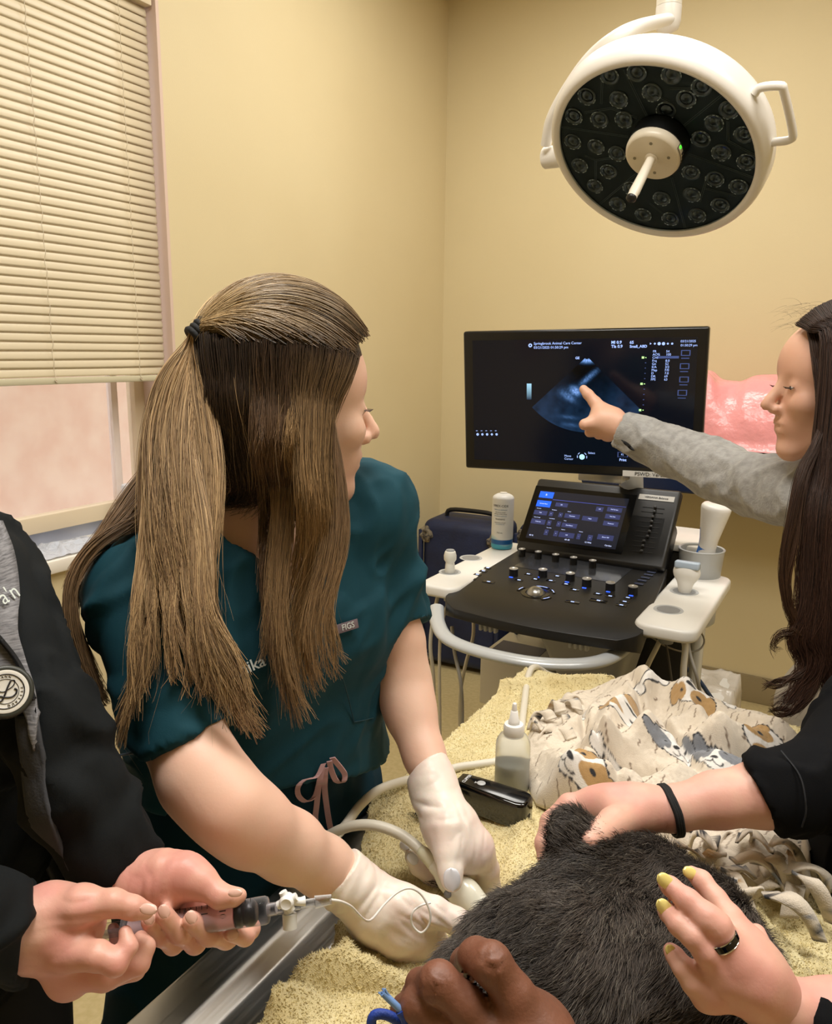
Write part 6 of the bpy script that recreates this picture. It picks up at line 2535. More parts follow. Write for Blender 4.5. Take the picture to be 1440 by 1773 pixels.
# a) pulled-back crown: hairline -> tie over the skull
KS = 24
Ns = 2600
c_cap = HW(-.010, 0, .037)
r_cap = np.array([.0985, .0850, .0990]) * K1
y_ = rng.uniform(-1.0, 1.0, Ns)                       # across the head: her right side (towards camera) is -y
start = np.stack([.98 - .45 * np.abs(y_) ** 2.2 - .1 * rng.random(Ns), y_ * .95, .52 - .22 * np.abs(y_) ** 1.5 + .10 * rng.random(Ns)], 1)
side = rng.random(Ns) < .5
sx_ = rng.uniform(-.7, .75, Ns)
start[side] = np.stack([sx_, -.86 + 0 * sx_, .24 + .14 * rng.random(Ns)], 1)[side]
tl = np.array([(tie - c_cap) @ Hf / r_cap[0], (tie - c_cap) @ Hl / r_cap[1], (tie - c_cap) @ Hu / r_cap[2]])
pth = []
tt = np.linspace(0, 1, KS)
st_ = start / np.linalg.norm(start, axis=1)[:, None]
en_ = tl / np.linalg.norm(tl) + rng.normal(0, .035, (Ns, 3))
en_ /= np.linalg.norm(en_, axis=1)[:, None]
om = np.arccos(np.clip((st_ * en_).sum(1), -1, 1))[:, None]
L_ = (np.sin((1 - tt)[None] * om)[..., None] * st_[:, None] + np.sin(tt[None] * om)[..., None] * en_[:, None]) / np.sin(om)[..., None]
# comb lines bulge upward a little on the way back
L_[..., 2] += .10 * np.sin(np.pi * tt)[None] * (0.5 + rng.random((Ns, 1)))
L_ /= np.linalg.norm(L_, axis=2)[..., None]
lift = 1.0 - .15 * (1 - np.sin(np.pi * np.clip(tt * 1.6, 0, .5)))[None] + rng.uniform(-.008, .022, (Ns, 1)) + .02 * np.sin(y_ * 16)[:, None] * np.sin(np.pi * tt)[None]
L_ = L_ * lift[..., None]
wp = c_cap + (L_[..., 0:1] * r_cap[0] * Hf + L_[..., 1:2] * r_cap[1] * Hl + L_[..., 2:3] * r_cap[2] * Hu)
kf = np.clip((tt - .72) / .28, 0, 1)[None, :, None] ** 1.5
wp = wp * (1 - kf) + (tie + rng.normal(0, .0045, (Ns, 1, 3)) + tdir * .0) * kf
add_paths(wp, '54422F', 'C4A87C', .0005, .25)
# b) hair falling from the parting line on the camera side
pr = np.random.default_rng(3)
for i, xx in enumerate(np.linspace(-.92, .60, 30)):
    s0 = np.array([xx, -math.sqrt(max(.05, 1 - xx * xx)) * .93, .27 + .03 * math.sin(i * 1.3)])
    p0 = c_cap + s0[0] * r_cap[0] * Hf + s0[1] * r_cap[1] * Hl + s0[2] * r_cap[2] * Hu
    q0 = np.array([720 + FPX * ((p0 - cC) @ cR) / ((p0 - cC) @ cF), 886.5 - FPX * ((p0 - cC) @ cU) / ((p0 - cC) @ cF), (p0 - cC) @ cF])
    u = i / 29
    if u < .30:      # behind the ear: falls to the nape and over the back
        e1 = (q0[0] + 10, 760, q0[2] + .0, 17)
        e2 = (q0[0] + 34, 850, q0[2] + .02, 15)
        e3 = (400 + 60 * u, 905, .90, 12)
        g = [(q0[0], q0[1], q0[2], 13), (q0[0] - 4, 680, q0[2] - .014, 14), e1, e2, e3]
        add_paths(lock(g, 90, wig=.004, seed=i), '33271F', '4A382B', .0005, .2)
    else:
        v = (u - .30) / .70
        bx_ = q0[0] - 30 * v ** 3
        g = [(q0[0], q0[1], q0[2], 13), (q0[0], 630, q0[2] - .003, 12), (q0[0] * .5 + bx_ * .5, 670, q0[2] - .008, 12), (bx_ + 1, 720, q0[2] - .014, 12), (bx_ - 1 - 8 * v, 790, q0[2] - .019, 13)]
        if v < .45:
            g += [(bx_ + 22 - 14 * v, 870, .83, 11), (452 + 60 * v, 960, .80, 8), (466 + 60 * v, 1060, .79, 6), (474 + 40 * v, 1150, .79, 4.5), (512 + 30 * v, 1220 + 20 * (i % 3), .80, 2)]
            if i % 3 == 1: g = g[:7]
        else:
            g += [(bx_ + 6 - 4 * v, 880, q0[2] - .025, 13), (bx_ + 6 - 8 * v, 980, .81, 11), (bx_ - 22 - 14 * v, 1070, .80, 8), (bx_ - 26 - 20 * v, 1130 + 12 * (i % 4), .80, 5), (bx_ + 6 - 20 * v, 1180 + 14 * (i % 3), .81, 2)]
            if i % 2 == 1: g = g[:8]
        add_paths(lock(g, 130, wig=.0045, seed=40 + i), '3A2B21', 'B08F64' if v > .35 else '7B5F45', .0005, .2)
# c) ponytail
PT = [([(346, 584, .798, 9), (310, 650, .785, 34), (292, 740, .77, 50), (296, 850, .745, 54), (306, 960, .725, 48), (325, 1050, .715, 32), (346, 1120, .715, 12)], 1400),
      ([(344, 586, .798, 8), (290, 660, .79, 24), (262, 760, .775, 22), (262, 880, .75, 24), (272, 1000, .73, 22), (262, 1090, .71, 14), (240, 1180, .70, 8), (222, 1290, .70, 3)], 560),
      ([(347, 588, .798, 8), (340, 660, .785, 24), (360, 760, .77, 24), (366, 870, .75, 22), (356, 980, .73, 18), (358, 1080, .725, 11), (372, 1170, .73, 6), (430, 1266, .735, 2)], 560),
      ([(346, 588, .798, 8), (316, 700, .78, 30), (325, 850, .745, 32), (340, 1000, .725, 20), (352, 1110, .72, 9), (384, 1200, .725, 6), (458, 1276, .735, 2)], 420),
      ([(346, 588, .798, 8), (320, 720, .775, 30), (312, 900, .735, 30), (318, 1040, .715, 18), (350, 1150, .715, 8), (378, 1235, .72, 2)], 420)]
for k_, (x1, x2, xt, yt) in enumerate([(250, 236, 240, 1250), (268, 262, 246, 1215), (300, 305, 330, 1210), (320, 330, 350, 1222), (340, 352, 392, 1240), (344, 354, 408, 1258), (350, 366, 448, 1274), (356, 372, 452, 1256), (285, 292, 300, 1190), (346, 358, 416, 1235), (258, 240, 226, 1262), (330, 346, 366, 1205), (352, 364, 436, 1266), (345, 366, 400, 1262)]):
    PT.append(([(300 + (x1 - 310) * .4, 720, .775, 12), (x1, 900, .735, 10), (x1 * .6 + x2 * .4, 1000, .715, 8), (x2, 1080, .700, 6), ((x2 + xt) / 2 + 3, 1160, .692, 4), (xt, yt, .692, 1.0)], 95))
for i, (g, n_) in enumerate(PT):
    p = lock(g, n_, wig=.005, seed=100 + i)
    half = rng.random(len(p)) < .45
    add_paths(p[half], 'BFA27A', 'B39469', .00055, .16)
    add_paths(p[~half], '9A7E5B', '876B4E', .00055, .2)
# d) hair over the back shoulder on the left
BK = [([(330, 760, .88, 30), (265, 850, .84, 44), (205, 930, .80, 40), (158, 1000, .78, 26), (143, 1080, .765, 14), (150, 1160, .76, 9), (188, 1222, .76, 3)], 900),
      ([(330, 800, .89, 30), (250, 900, .87, 40), (185, 980, .83, 24), (152, 1060, .79, 14), (156, 1150, .78, 8), (180, 1215, .78, 3)], 500),
      ([(340, 820, .88, 40), (280, 920, .86, 40), (225, 960, .83, 22), (180, 985, .80, 12)], 420)]
for i, (g, n_) in enumerate(BK):
    add_paths(lock(g, n_, wig=.004, seed=200 + i), '806549', '8F7253', .00055, .2)
for k_, (x1, x2, xt, yt) in enumerate([(478, 470, 478, 1190), (484, 478, 500, 1240), (492, 486, 528, 1262), (500, 492, 545, 1252), (470, 462, 452, 1150), (556, 530, 548, 1178), (572, 545, 560, 1196), (584, 556, 575, 1182), (596, 566, 590, 1176), (590, 572, 600, 1150)]):
    add_paths(lock([(min(x1 - 8, 575), 730, .806, 5), (min(x1 + 4, 596), 860, .80, 7), (x1, 960, .795, 7), (x2, 1060, .79, 5), (x2 + (xt - x2) * .3, 1060 + (yt - 1060) * .6, .79, 3), (xt, yt, .80, 1.0)], 70, wig=.004, seed=500 + k_), '6B5440', 'B0916A', .0005, .2)
# flyaways
fl = []
for i in range(260):
    a = rng.integers(0, len(paths_all))
    s = paths_all[a][rng.integers(0, len(paths_all[a]))].copy()
    tt = np.linspace(0, 1, len(s))
    dv = unit(rng.normal(size=3)) * rng.uniform(.006, .03)
    s += dv * (tt ** 1.5)[:, None] + .004 * np.sin(tt * rng.uniform(3, 9) + rng.random() * 6)[:, None] * unit(rng.normal(size=3))
    fl.append(s)
add_paths(np.array(fl), '9A7C58', 'B4966C', .00022, .2)

Kc = 24
PA = np.concatenate(paths_all)
bodyfn = lambda p: np.minimum(top1(p) - .004, np.minimum(body1(p), capfn(p)))
PA = push_out(PA, bodyfn, (.003 + .013 * np.repeat(rng.random(len(PA)) ** 1.5, Kc)).astype(np.float32))
for _ in range(7):
    PA[:, 1:-1] = .5 * PA[:, 1:-1] + .25 * (PA[:, :-2] + PA[:, 2:])
PA = push_out(PA, bodyfn, .0022)
me = tubes(PA, np.concatenate(r_all), np.concatenate(r_all) * .3, np.concatenate(c0_all), np.concatenate(c1_all))
hs_ = link('hair_strands', me, cap, M_hair)
hs_['kind'] = 'stuff'
# black hair tie: three wraps
t = MB()
for k in range(4):
    c_ = tie + tdir * (.0055 * (k - 1.2))
    x = unit(np.cross(tdir, cF))
    y = np.cross(tdir, x)
    t.tube([c_ + (x * math.cos(a) + y * math.sin(a)) * (.0125 + .001 * math.sin(3 * a + k)) for a in np.linspace(0, 2 * math.pi, 25)], .0036, 8)
t.build('hair_tie', mat('elastic_black', '0B0D10', 0.8, bump=(400, .5, .001)), w1, smooth=True)
# ================================================================ pointing woman at the far end
w4 = empty('person', P(1440, 860, 1.32) * np.array([1, 1, 0]) + np.array([.04, .06, 0]), 'person with long dark hair and grey sleeve pointing a finger at the monitor', 'person')
K4 = 0.98
hc4 = P(1454, 668, 1.22)
hf4 = unit(-cR * math.cos(math.radians(6)) + np.array([cF[0], cF[1], 0]) * math.sin(math.radians(6)) + np.array([0, 0, -.04]))
f4, b4_, W4, Hf4, Hl4, Hu4 = head_prims(hc4, hf4, np.array([0, 0, 1.0]), K4)
s4 = P(1432, 868, 1.26)
s4b = P(1600, 880, 1.36)
n4 = P(1500, 850, 1.27)
c4 = P(1530, 1000, 1.33)
p4 = P(1520, 1240, 1.42)
T4 = [cone(s4 + (n4 - s4) * .2, s4b, .06, .06), cone(n4, c4, .07, .11), cone(c4, P(1525, 1120, 1.37), .115, .11), cone(P(1525, 1120, 1.37), p4, .11, .13)]
ar4 = limb([(1432, 868, 1.26, 58), (1370, 852, 1.32, 47), (1300, 836, 1.42, 42), (1230, 812, 1.50, 38), (1160, 780, 1.58, 31), (1100, 755, 1.63, 24), (1070, 742, 1.655, 19)])


def body4(p):
    d = f4(p)
    d = smin(d, d_group(p, T4[:3], .04) + .006, .02)
    return smin(d, d_group(p, ar4, .01) + .006, .02)


body4o = skin_obj('body', body4, b4_ + T4[:3] + ar4, .005, mat('skin_warm', 'DDB097', 0.48, noise=('D9A68D', 14, 3), Subsurface_Weight=0.1, Subsurface_Scale=0.02), w4)
eye_bits(W4, Hf4, Hl4, Hu4, K4, body4o, mat('lash_dark', '231A16', 0.6))
M_grey = mat('grey_fleece', '8B8A87', 0.95, noise=('A2A19E', 70, 6), bump=(260, 0.5, 0.002), Sheen_Weight=0.3)
cut4 = plane_cut(P(1078, 752, 1.655), P(1050, 735, 1.67) - P(1110, 765, 1.62))
sl4 = limb([(1432, 868, 1.26, 66), (1370, 852, 1.32, 57), (1300, 836, 1.42, 52), (1230, 812, 1.50, 48), (1160, 780, 1.58, 40), (1110, 759, 1.62, 34), (1060, 737, 1.66, 31)])


def shirt4(p):
    d = d_group(p, T4[:3], .04) - .006
    d = smin(d, np.maximum(d_group(p, sl4, .01), cut4(p)), .03)
    d = smax(d, -(np.sqrt(((p - (n4 + np.array([0, 0, .05])).astype(np.float32)) ** 2).sum(1)) - .062), .004)
    return d


adir4 = unit(P(1100, 755, 1.63) - P(1400, 860, 1.3))
sh4 = garment('sweater', shirt4, T4[:3] + sl4, .0055, M_grey, w4, lambda v: fold_disp(v, np.cross(adir4, cF) + .5 * adir4, .009, 15, 2.5, 31) + fold_disp(v, adir4, .005, 20, 3, 12))
# thumb hole slit in the cuff
q = project_line(spline([(1076, 762), (1084, 768), (1092, 776), (1098, 780)], 10), shirt4, .002)
MB().tube(q, [.0015, .0025, .004, .0055, .0065, .0065, .0060, .0050, .0035, .0015], 8, flat=.5).build('cuff_hole', mat('hole_dark', '121212', 0.9), sh4)
pal4 = limb([(1074, 742, 1.655, 22), (1058, 730, 1.665, 24), (1042, 722, 1.67, 22)]) + limb([(1060, 738, 1.665, 22), (1040, 735, 1.67, 20)])
h_a = hand('hand', pal4, [limb([(1046, 716, 1.67, 15), (1030, 697, 1.685, 10.5), (1018, 683, 1.69, 9), (1010, 674, 1.695, 7.5)]), limb([(1040, 728, 1.66, 15), (1022, 733, 1.66, 11), (1012, 735, 1.66, 10)]),
                    limb([(1042, 738, 1.675, 14), (1028, 742, 1.675, 10), (1021, 748, 1.675, 8.5), (1024, 750, 1.68, 7)]), limb([(1050, 745, 1.675, 13), (1040, 750, 1.675, 9), (1036, 753, 1.68, 8)]), limb([(1058, 750, 1.675, 11), (1052, 756, 1.675, 8), (1048, 757, 1.68, 7)])],
     body4o.data.materials[0], w4, h=.0024)
join_into(body4o, h_a)
# trousers
M_pant4 = mat('light_grey_cloth', 'B5AEA2', 0.85, bump=(120, .5, .003))
l4 = [cone(p4 + np.array([-.07, 0, 0]), (.04, 1.56, .5), .10, .085), cone((.04, 1.56, .5), (.03, 1.56, .1), .085, .075), cone(p4 + np.array([.08, 0, 0]), (.27, 1.62, .5), .10, .085), cone((.27, 1.62, .5), (.27, 1.62, .1), .085, .075), cone(P(1525, 1120, 1.37), p4, .118, .135)]
garment('trousers', lambda p: np.maximum(d_group(p, l4, .03), .1 - p[:, 2]), l4, .009, M_pant4, w4, lambda v: fold_disp(v, (0, 0, 1), .008, 12, 3, 7))
shoe(w4, .03, 1.56, -1.9)
shoe(w4, .27, 1.62, -1.6)
cap4 = [ell(W4(-.018, 0, .035), Hf4, Hl4, .101 * K4, .081 * K4, .094 * K4), ell(W4(-.045, 0, -.03), Hf4, Hl4, .075 * K4, .08 * K4, .09 * K4)]


def cap4fn(p):
    d = d_group(p, cap4, .02)
    r_ = p - hc4.astype(np.float32)
    x, z = (r_ @ Hf4.astype(np.float32)) / K4, (r_ @ Hu4.astype(np.float32)) / K4
    line = np.where(z > .06, .046 - (z - .06) * .6, .004 + z * .7)
    return smax(d, x - line, .006)


M_root4 = mat('hair_dark_base', '1E1512', 0.55, bump=(160, .5, .003))
capo4 = garment('hair', cap4fn, cap4, .004, M_root4, w4)
paths_all, c0_all, c1_all, r_all = [], [], [], []
c_cap4 = W4(-.014, 0, .037)
rc4 = np.array([.109, .088, .100]) * K4
# from a centre parting, forward side towards the camera
L4 = []
for i in range(34):
    u = i / 33
    x0 = .84 - 1.73 * u
    s0 = np.array([x0 * .9, .10 + .02 * math.sin(i), math.sqrt(max(.05, 1 - (x0 * .9) ** 2))])
    s1 = np.array([.60 - 1.25 * u, .80, .35])
    a = c_cap4 + s0[0] * rc4[0] * Hf4 + s0[1] * rc4[1] * Hl4 + s0[2] * rc4[2] * Hu4
    b = c_cap4 + s1[0] * rc4[0] * Hf4 + s1[1] * rc4[1] * Hl4 + s1[2] * rc4[2] * Hu4
    tp = lambda q: (720 + FPX * ((q - cC) @ cR) / ((q - cC) @ cF), 886.5 - FPX * ((q - cC) @ cU) / ((q - cC) @ cF), (q - cC) @ cF)
    A, B2 = tp(a), tp(b)
    if A[2] > B2[2] - .0 and False: pass
    xb = 1402 + 95 * u
    g = [(A[0], A[1], A[2], 10), ((A[0] + B2[0]) / 2 - 3, (A[1] + B2[1]) / 2 - 6, (A[2] + B2[2]) / 2 - .02, 10), (B2[0], B2[1], B2[2] - .01, 11), (xb + 14, 790, 1.12, 12), (xb - 4, 880, 1.10, 13), (xb - 12 + 6 * math.sin(i), 980, 1.095, 13), (xb - 14, 1060, 1.09, 12)]
    if i < 12:
        g += [(xb - 26 + 8 * math.sin(i * 2), 1110, 1.09, 9), (xb - 10, 1150, 1.09, 7), (xb - 30, 1195, 1.09, 5), (xb - 62 - 3 * (i % 4), 1222 + 3 * (i % 5), 1.09, 2)]
    else:
        g += [(xb - 20, 1130, 1.09, 11), (xb - 4 * (i % 3), 1210, 1.09, 7), (xb - 22, 1240 + 10 * (i % 3), 1.09, 2)]
    add_paths(lock(g, 150, K=30, wig=.006, seed=300 + i), '33251E', '432D22', .0006, .25)
for i, g in enumerate([[(1436, 700, 1.14, 5), (1410, 770, 1.115, 7), (1385, 820, 1.10, 8), (1368, 900, 1.09, 7), (1355, 980, 1.09, 6), (1362, 1050, 1.09, 6), (1378, 1090, 1.09, 6), (1350, 1100, 1.09, 5), (1337, 1120, 1.09, 4), (1348, 1133, 1.09, 2)],
                       [(1440, 710, 1.14, 5), (1406, 790, 1.115, 7), (1388, 840, 1.10, 8), (1372, 940, 1.09, 8), (1358, 1010, 1.09, 6), (1376, 1075, 1.09, 5), (1384, 1110, 1.09, 5), (1368, 1090, 1.09, 4), (1372, 1130, 1.09, 2)],
                       [(1420, 1080, 1.09, 8), (1405, 1140, 1.09, 7), (1375, 1170, 1.09, 4), (1345, 1184, 1.09, 2.5), (1318, 1185, 1.09, 1)],
                       [(1425, 1120, 1.09, 8), (1408, 1190, 1.09, 7), (1378, 1230, 1.09, 4), (1350, 1232, 1.09, 2), (1330, 1226, 1.09, 1)]]):
    add_paths(lock(g, 150, K=30, wig=.004, seed=400 + i), '32231C', '46301F', .0006, .2)
for i in range(12):
    add_paths(lock([(1404 + 4 * i, 566 + 2 * i, 1.185 - .003 * i, 6), (1409 + 4 * i, 610 + 4 * i, 1.155, 7), (1418 + 3 * i, 680, 1.138, 7), (1424 + 2 * i, 740, 1.125, 7), (1422 + 2 * i, 810, 1.112, 8), (1408 + 3 * i, 890, 1.10, 8), (1398 + 3 * i, 980, 1.095, 8)], 90, K=30, wig=.003, seed=700 + i), '3A2A21', '3E2A20', .0005, .25)
fl = []
for i in range(60):
    a = c_cap4 + rc4[0] * Hf4 * rng.uniform(.2, .9) + rc4[2] * Hu4 * rng.uniform(.55, .95) + Hl4 * rng.normal(0, .03)
    d = unit(Hf4 * rng.uniform(.4, 1.4) + Hu4 * rng.uniform(-.3, 1) + Hl4 * rng.normal(0, .6))
    ln = rng.uniform(.01, .035)
    tt = np.linspace(0, 1, 30)[:, None]
    fl.append(a + d * ln * tt + (Hf4 * .5 - Hu4 * .6) * ln * tt ** 2 + .0)
add_paths(np.array(fl), '3A2820', '4A3428', .0002, .2)
PA = np.concatenate(paths_all)
PA = push_out(PA, lambda p: np.minimum(shirt4(p), np.minimum(body4(p), cap4fn(p))), (.003 + .012 * np.repeat(rng.random(len(PA)) ** 1.5, 30)).astype(np.float32))
me = tubes(PA, np.concatenate(r_all), np.concatenate(r_all) * .3, np.concatenate(c0_all), np.concatenate(c1_all))
h4 = link('hair_strands', me, capo4, M_hairb)
h4['kind'] = 'stuff'

# ================================================================ person in the black jacket, left edge
wl_ = empty('person', P(-150, 1250, .72) * np.array([1, 1, 0]), 'person in black jacket over heather grey collar holding the syringe with bare hands', 'person')
hcL = P(-300, 640, .80)
hfL = unit(np.array([.8, .5, -.3]))
fL_, bL_, WL, HfL, HlL, HuL = head_prims(hcL, hfL, np.array([0, 0, 1.0]), .92)
sLl = P(-28, 1005, .70)          # shoulder next to the woman in teal
sLr = P(-330, 1010, .52)
nL = P(-220, 900, .68)
cL_ = P(-150, 1150, .68)
pL_ = P(-110, 1560, .86)
TL = [cone(sLl * .86 + nL * .14, sLr * .86 + nL * .14, .042, .045), cone(nL, cL_, .07, .10), cone(cL_, P(-130, 1380, .76), .112, .105), cone(P(-130, 1380, .76), pL_, .105, .125)]
arL = limb([(-28, 1005, .70, 52), (30, 1120, .655, 56), (95, 1260, .63, 68), (140, 1370, .625, 72), (185, 1450, .625, 62), (222, 1505, .62, 46)])
arL2 = limb([(-330, 1010, .52, 100), (-330, 1350, .45, 90), (-230, 1540, .47, 80), (-60, 1590, .52, 60)])
M_in = mat('lining_black', '0A0C0D', 0.9)


def bodyL(p):
    d = fL_(p)
    d = smin(d, d_group(p, TL, .04) + .012, .02)
    d = smin(d, d_group(p, arL, .01) + .012, .02)
    return smin(d, d_group(p, arL2, .01) + .014, .02)


bo = skin_obj('body', bodyL, bL_ + TL + arL + arL2, .006, M_skinL, wl_)
cutL1 = plane_cut(P(228, 1503, .62), P(240, 1530, .615) - P(185, 1440, .625))
cutL2 = plane_cut(P(43, 1620, .55), np.cross(ray(43, 1620), cU + .10 * cR))
sz1 = limb([(-28, 1005, .70, 62), (30, 1120, .655, 68), (95, 1260, .63, 78), (140, 1370, .625, 80), (185, 1450, .625, 66), (235, 1520, .62, 57)])
sz2 = limb([(-330, 1010, .52, 108), (-330, 1350, .45, 98), (-230, 1540, .47, 92), (-60, 1590, .52, 82), (60, 1625, .555, 76)])
fwL = unit(np.cross(sLl - sLr, [0, 0, 1.0]))
if fwL @ np.array([1, 1, 0]) < 0: fwL = -fwL


def jackL(p):
    d = d_group(p, TL, .04) - .004
    d = smin(d, np.maximum(d_group(p, sz1, .01), cutL1(p)), .025)
    d = smin(d, np.maximum(d_group(p, sz2, .01), cutL2(p)), .025)
    d = np.maximum(d, (pL_[2] - .12) - p[:, 2])
    ring = np.sqrt(((p - (nL + np.array([0, 0, .05])).astype(np.float32)) ** 2).sum(1)) - .062
    return smax(d, -ring, .004)


lz = lambda v: fold_disp(v, (cR * -.2 + cU * 1), .004, 14, 3.0, 41)
jk = garment('jacket', jackL, TL + sz1 + sz2, .005, M_black, wl_, lambda v: fold_disp(v, cR + cU * .25, .011, 17, 2.6, 17) + fold_disp(v, cR * .3 - cU, .004, 30, 3, 4))
# grey collar panel and lining facing laid on the jacket front, with zip


def sheet(polyL, polyR, fn, lift, m, name, parent, n=40, k=10, th=.003, wave=0.0):
    """a cloth panel between two pixel polylines, resting on a surface"""
    A, B_ = spline([(a, b) for a, b in polyL], n), spline([(a, b) for a, b in polyR], n)
    pts = []
    for j in range(k):
        t_ = j / (k - 1)
        pts += [tuple(x) for x in (A * (1 - t_) + B_ * t_)]
    q = project_line(pts, fn, lift).reshape(k, n, 3)
    if wave:
        q = q - unit(ray(0, 1300)) * (wave * np.sin(np.linspace(0, 1, k) * math.pi * 2)[:, None, None])
    ii, jj = np.meshgrid(np.arange(k - 1), np.arange(n - 1), indexing='ij')
    a_ = (ii * n + jj).ravel()
    me = mesh_np(q.reshape(-1, 3), np.stack([a_, a_ + n, a_ + n + 1, a_ + 1], 1))
    o = link(name, me, parent, m)
    md = o.modifiers.new('t', 'SOLIDIFY')
    md.thickness = th
    md.offset = 0
    return o


M_heather = mat('heather_grey', '5E5D60', 0.92, noise=('8C8B8E', 60, 5), bump=(300, 0.5, 0.001))
nt = M_heather.node_tree
for n_ in nt.nodes:
    if n_.type == 'TEX_NOISE' and abs(n_.inputs['Scale'].default_value - 60) < 1:
        mpn = nt.nodes.new('ShaderNodeMapping')
        mpn.inputs['Scale'].default_value = (1.5, 1.5, 14)
        src = n_.inputs['Vector'].links[0].from_socket
        nt.links.new(src, mpn.inputs[0])
        nt.links.new(mpn.outputs[0], n_.inputs['Vector'])
sheet([(-60, 900), (-70, 1000), (-60, 1080), (-30, 1140), (10, 1190), (45, 1240), (60, 1300)], [(2, 905), (22, 960), (32, 1030), (30, 1090), (44, 1140), (60, 1190), (66, 1240)], jackL, .010, M_heather, 'grey_collar', jk, th=.005)
sheet([(28, 1240), (38, 1320), (52, 1420), (80, 1500), (110, 1560)], [(66, 1240), (78, 1320), (86, 1400), (112, 1480), (140, 1540)], jackL, .007, mat('facing_grey', '3C3D41', 0.92, bump=(500, .4, .001)), 'jacket_facing', jk, th=.004)
zp = project_line(spline([(-20, 1085), (5, 1112), (28, 1142), (45, 1175), (58, 1210)], 60), jackL, .0155)
MB().tube(zp, .0022, 6).build('zip_tape', M_in, jk)
t = MB()
for i in range(0, 60):
    t.X = Matrix.Translation(zp[i] - unit(ray(30, 1150)) * .0012)
    t.box((-.0010, -.0010, -.0005), (.0010, .0010, .0005))
t.build('zip_teeth', mat('zip_teeth', '4A4A4E', 0.3, 0.7), jk)
q = project_line([(-4, 1040), (28, 1022)], jackL, .0185)
x = unit(q[1] - q[0])
text('embroidery', "a'n", .0175, frame(q.mean(0) + x * .002, x, unit(np.cross(-unit(ray(10, 1030)), x))), M_thread, jk)
for pts in ([(205, 1440), (232, 1450), (250, 1462), (262, 1478)],):
    q = project_line(spline(pts, 20), jackL, .0012)
    MB().tube(q, .0004, 4).build('cuff_stitch', mat('stitch_grey', '3A4044', 0.8), jk)
lp1 = [cone(P(-130, 1380, .76), pL_, .108, .13), cone(pL_ + np.array([.03, -.06, 0]), (-.80, .22, .5), .10, .08), cone((-.80, .22, .5), (-.80, .22, .1), .08, .07), cone(pL_ + np.array([-.03, .06, 0]), (-.78, .40, .5), .10, .08), cone((-.78, .40, .5), (-.80, .42, .1), .08, .07)]
garment('trousers', lambda p: smax(np.maximum(d_group(p, lp1, .02), .1 - p[:, 2]), p[:, 0] - (TX0 - .006) - 40 * np.maximum(p[:, 2] - TZ, 0), .01), lp1, .008, mat('trousers_black', '0B0C0E', 0.85), wl_)
shoe(wl_, -.80, .22, .4)
shoe(wl_, -.80, .42, .4)
capL = [ell(WL(-.018, 0, .04), HfL, HlL, .10, .08, .092), ell(WL(-.05, 0, -.03), HfL, HlL, .065, .075, .08)]
garment('hair', lambda p: smax(d_group(p, capL, .02), ((p - hcL.astype(np.float32)) @ HfL.astype(np.float32)) - .04, .006), capL, .006, mat('hair_short_brown', '3A2A20', 0.6, bump=(150, .7, .004)), wl_)

# hands on the syringe
h1p = limb([(214, 1497, .62, 38), (240, 1525, .612, 46), (285, 1530, .605, 46)]) + limb([(285, 1515, .605, 40), (330, 1520, .60, 32)]) + limb([(260, 1548, .612, 36), (310, 1560, .615, 26)])
h1f = [limb([(322, 1512, .60, 32), (352, 1530, .595, 25), (382, 1552, .59, 20), (405, 1553, .588, 15), (416, 1550, .588, 11)]),
       limb([(330, 1545, .625, 24), (400, 1590, .635, 18), (432, 1608, .63, 17), (424, 1620, .615, 16), (402, 1617, .60, 13.5)]),
       limb([(325, 1550, .625, 24), (385, 1600, .628, 19), (392, 1622, .615, 19), (362, 1618, .595, 18), (332, 1594, .582, 16)]),
       limb([(300, 1560, .622, 24), (345, 1612, .618, 18), (338, 1632, .602, 18), (310, 1615, .585, 17), (285, 1584, .575, 15)]),
       limb([(280, 1560, .62, 24), (310, 1615, .614, 17), (300, 1634, .60, 17), (278, 1620, .585, 16), (258, 1595, .575, 14.5)])]
h_a = hand('hand', h1p, h1f, M_skinL, wl_, h=.0017, disp=wrinkle(P(250, 1520, .58), P(300, 1530, .58) - P(215, 1500, .6), .0012, 120, .03, 3))
h2p = limb([(-30, 1600, .53, 56), (42, 1618, .55, 55), (85, 1600, .555, 60), (125, 1600, .56, 52)]) + limb([(100, 1590, .552, 50), (140, 1570, .55, 36)]) + limb([(100, 1640, .56, 50), (120, 1690, .565, 34)]) + limb([(130, 1600, .56, 40), (118, 1690, .565, 30)])
h2f = [limb([(140, 1570, .545, 30), (195, 1562, .545, 22), (230, 1572, .548, 19), (252, 1577, .552, 15)]),
       limb([(120, 1650, .54, 32), (170, 1655, .53, 24), (200, 1668, .528, 20), (222, 1640, .535, 15), (217, 1614, .54, 11)]),
       limb([(120, 1685, .56, 30), (190, 1690, .555, 20), (240, 1668, .555, 18), (252, 1640, .56, 15), (243, 1625, .565, 13)]),
       limb([(115, 1690, .575, 26), (180, 1698, .585, 17), (235, 1680, .59, 15), (248, 1650, .59, 13)]),
       limb([(112, 1690, .59, 22), (160, 1690, .605, 15), (205, 1660, .61, 13), (204, 1625, .605, 12), (196, 1608, .60, 10)])]
h_b = hand('hand', h2p, h2f, M_skinL, wl_, h=.0017, disp=wrinkle(P(110, 1590, .52), P(60, 1610, .53) - P(60, 1560, .53), .0010, 90, .04, 6))
join_into(bo, h_a, h_b)
vd = lambda x, y: -unit(ray(x, y))
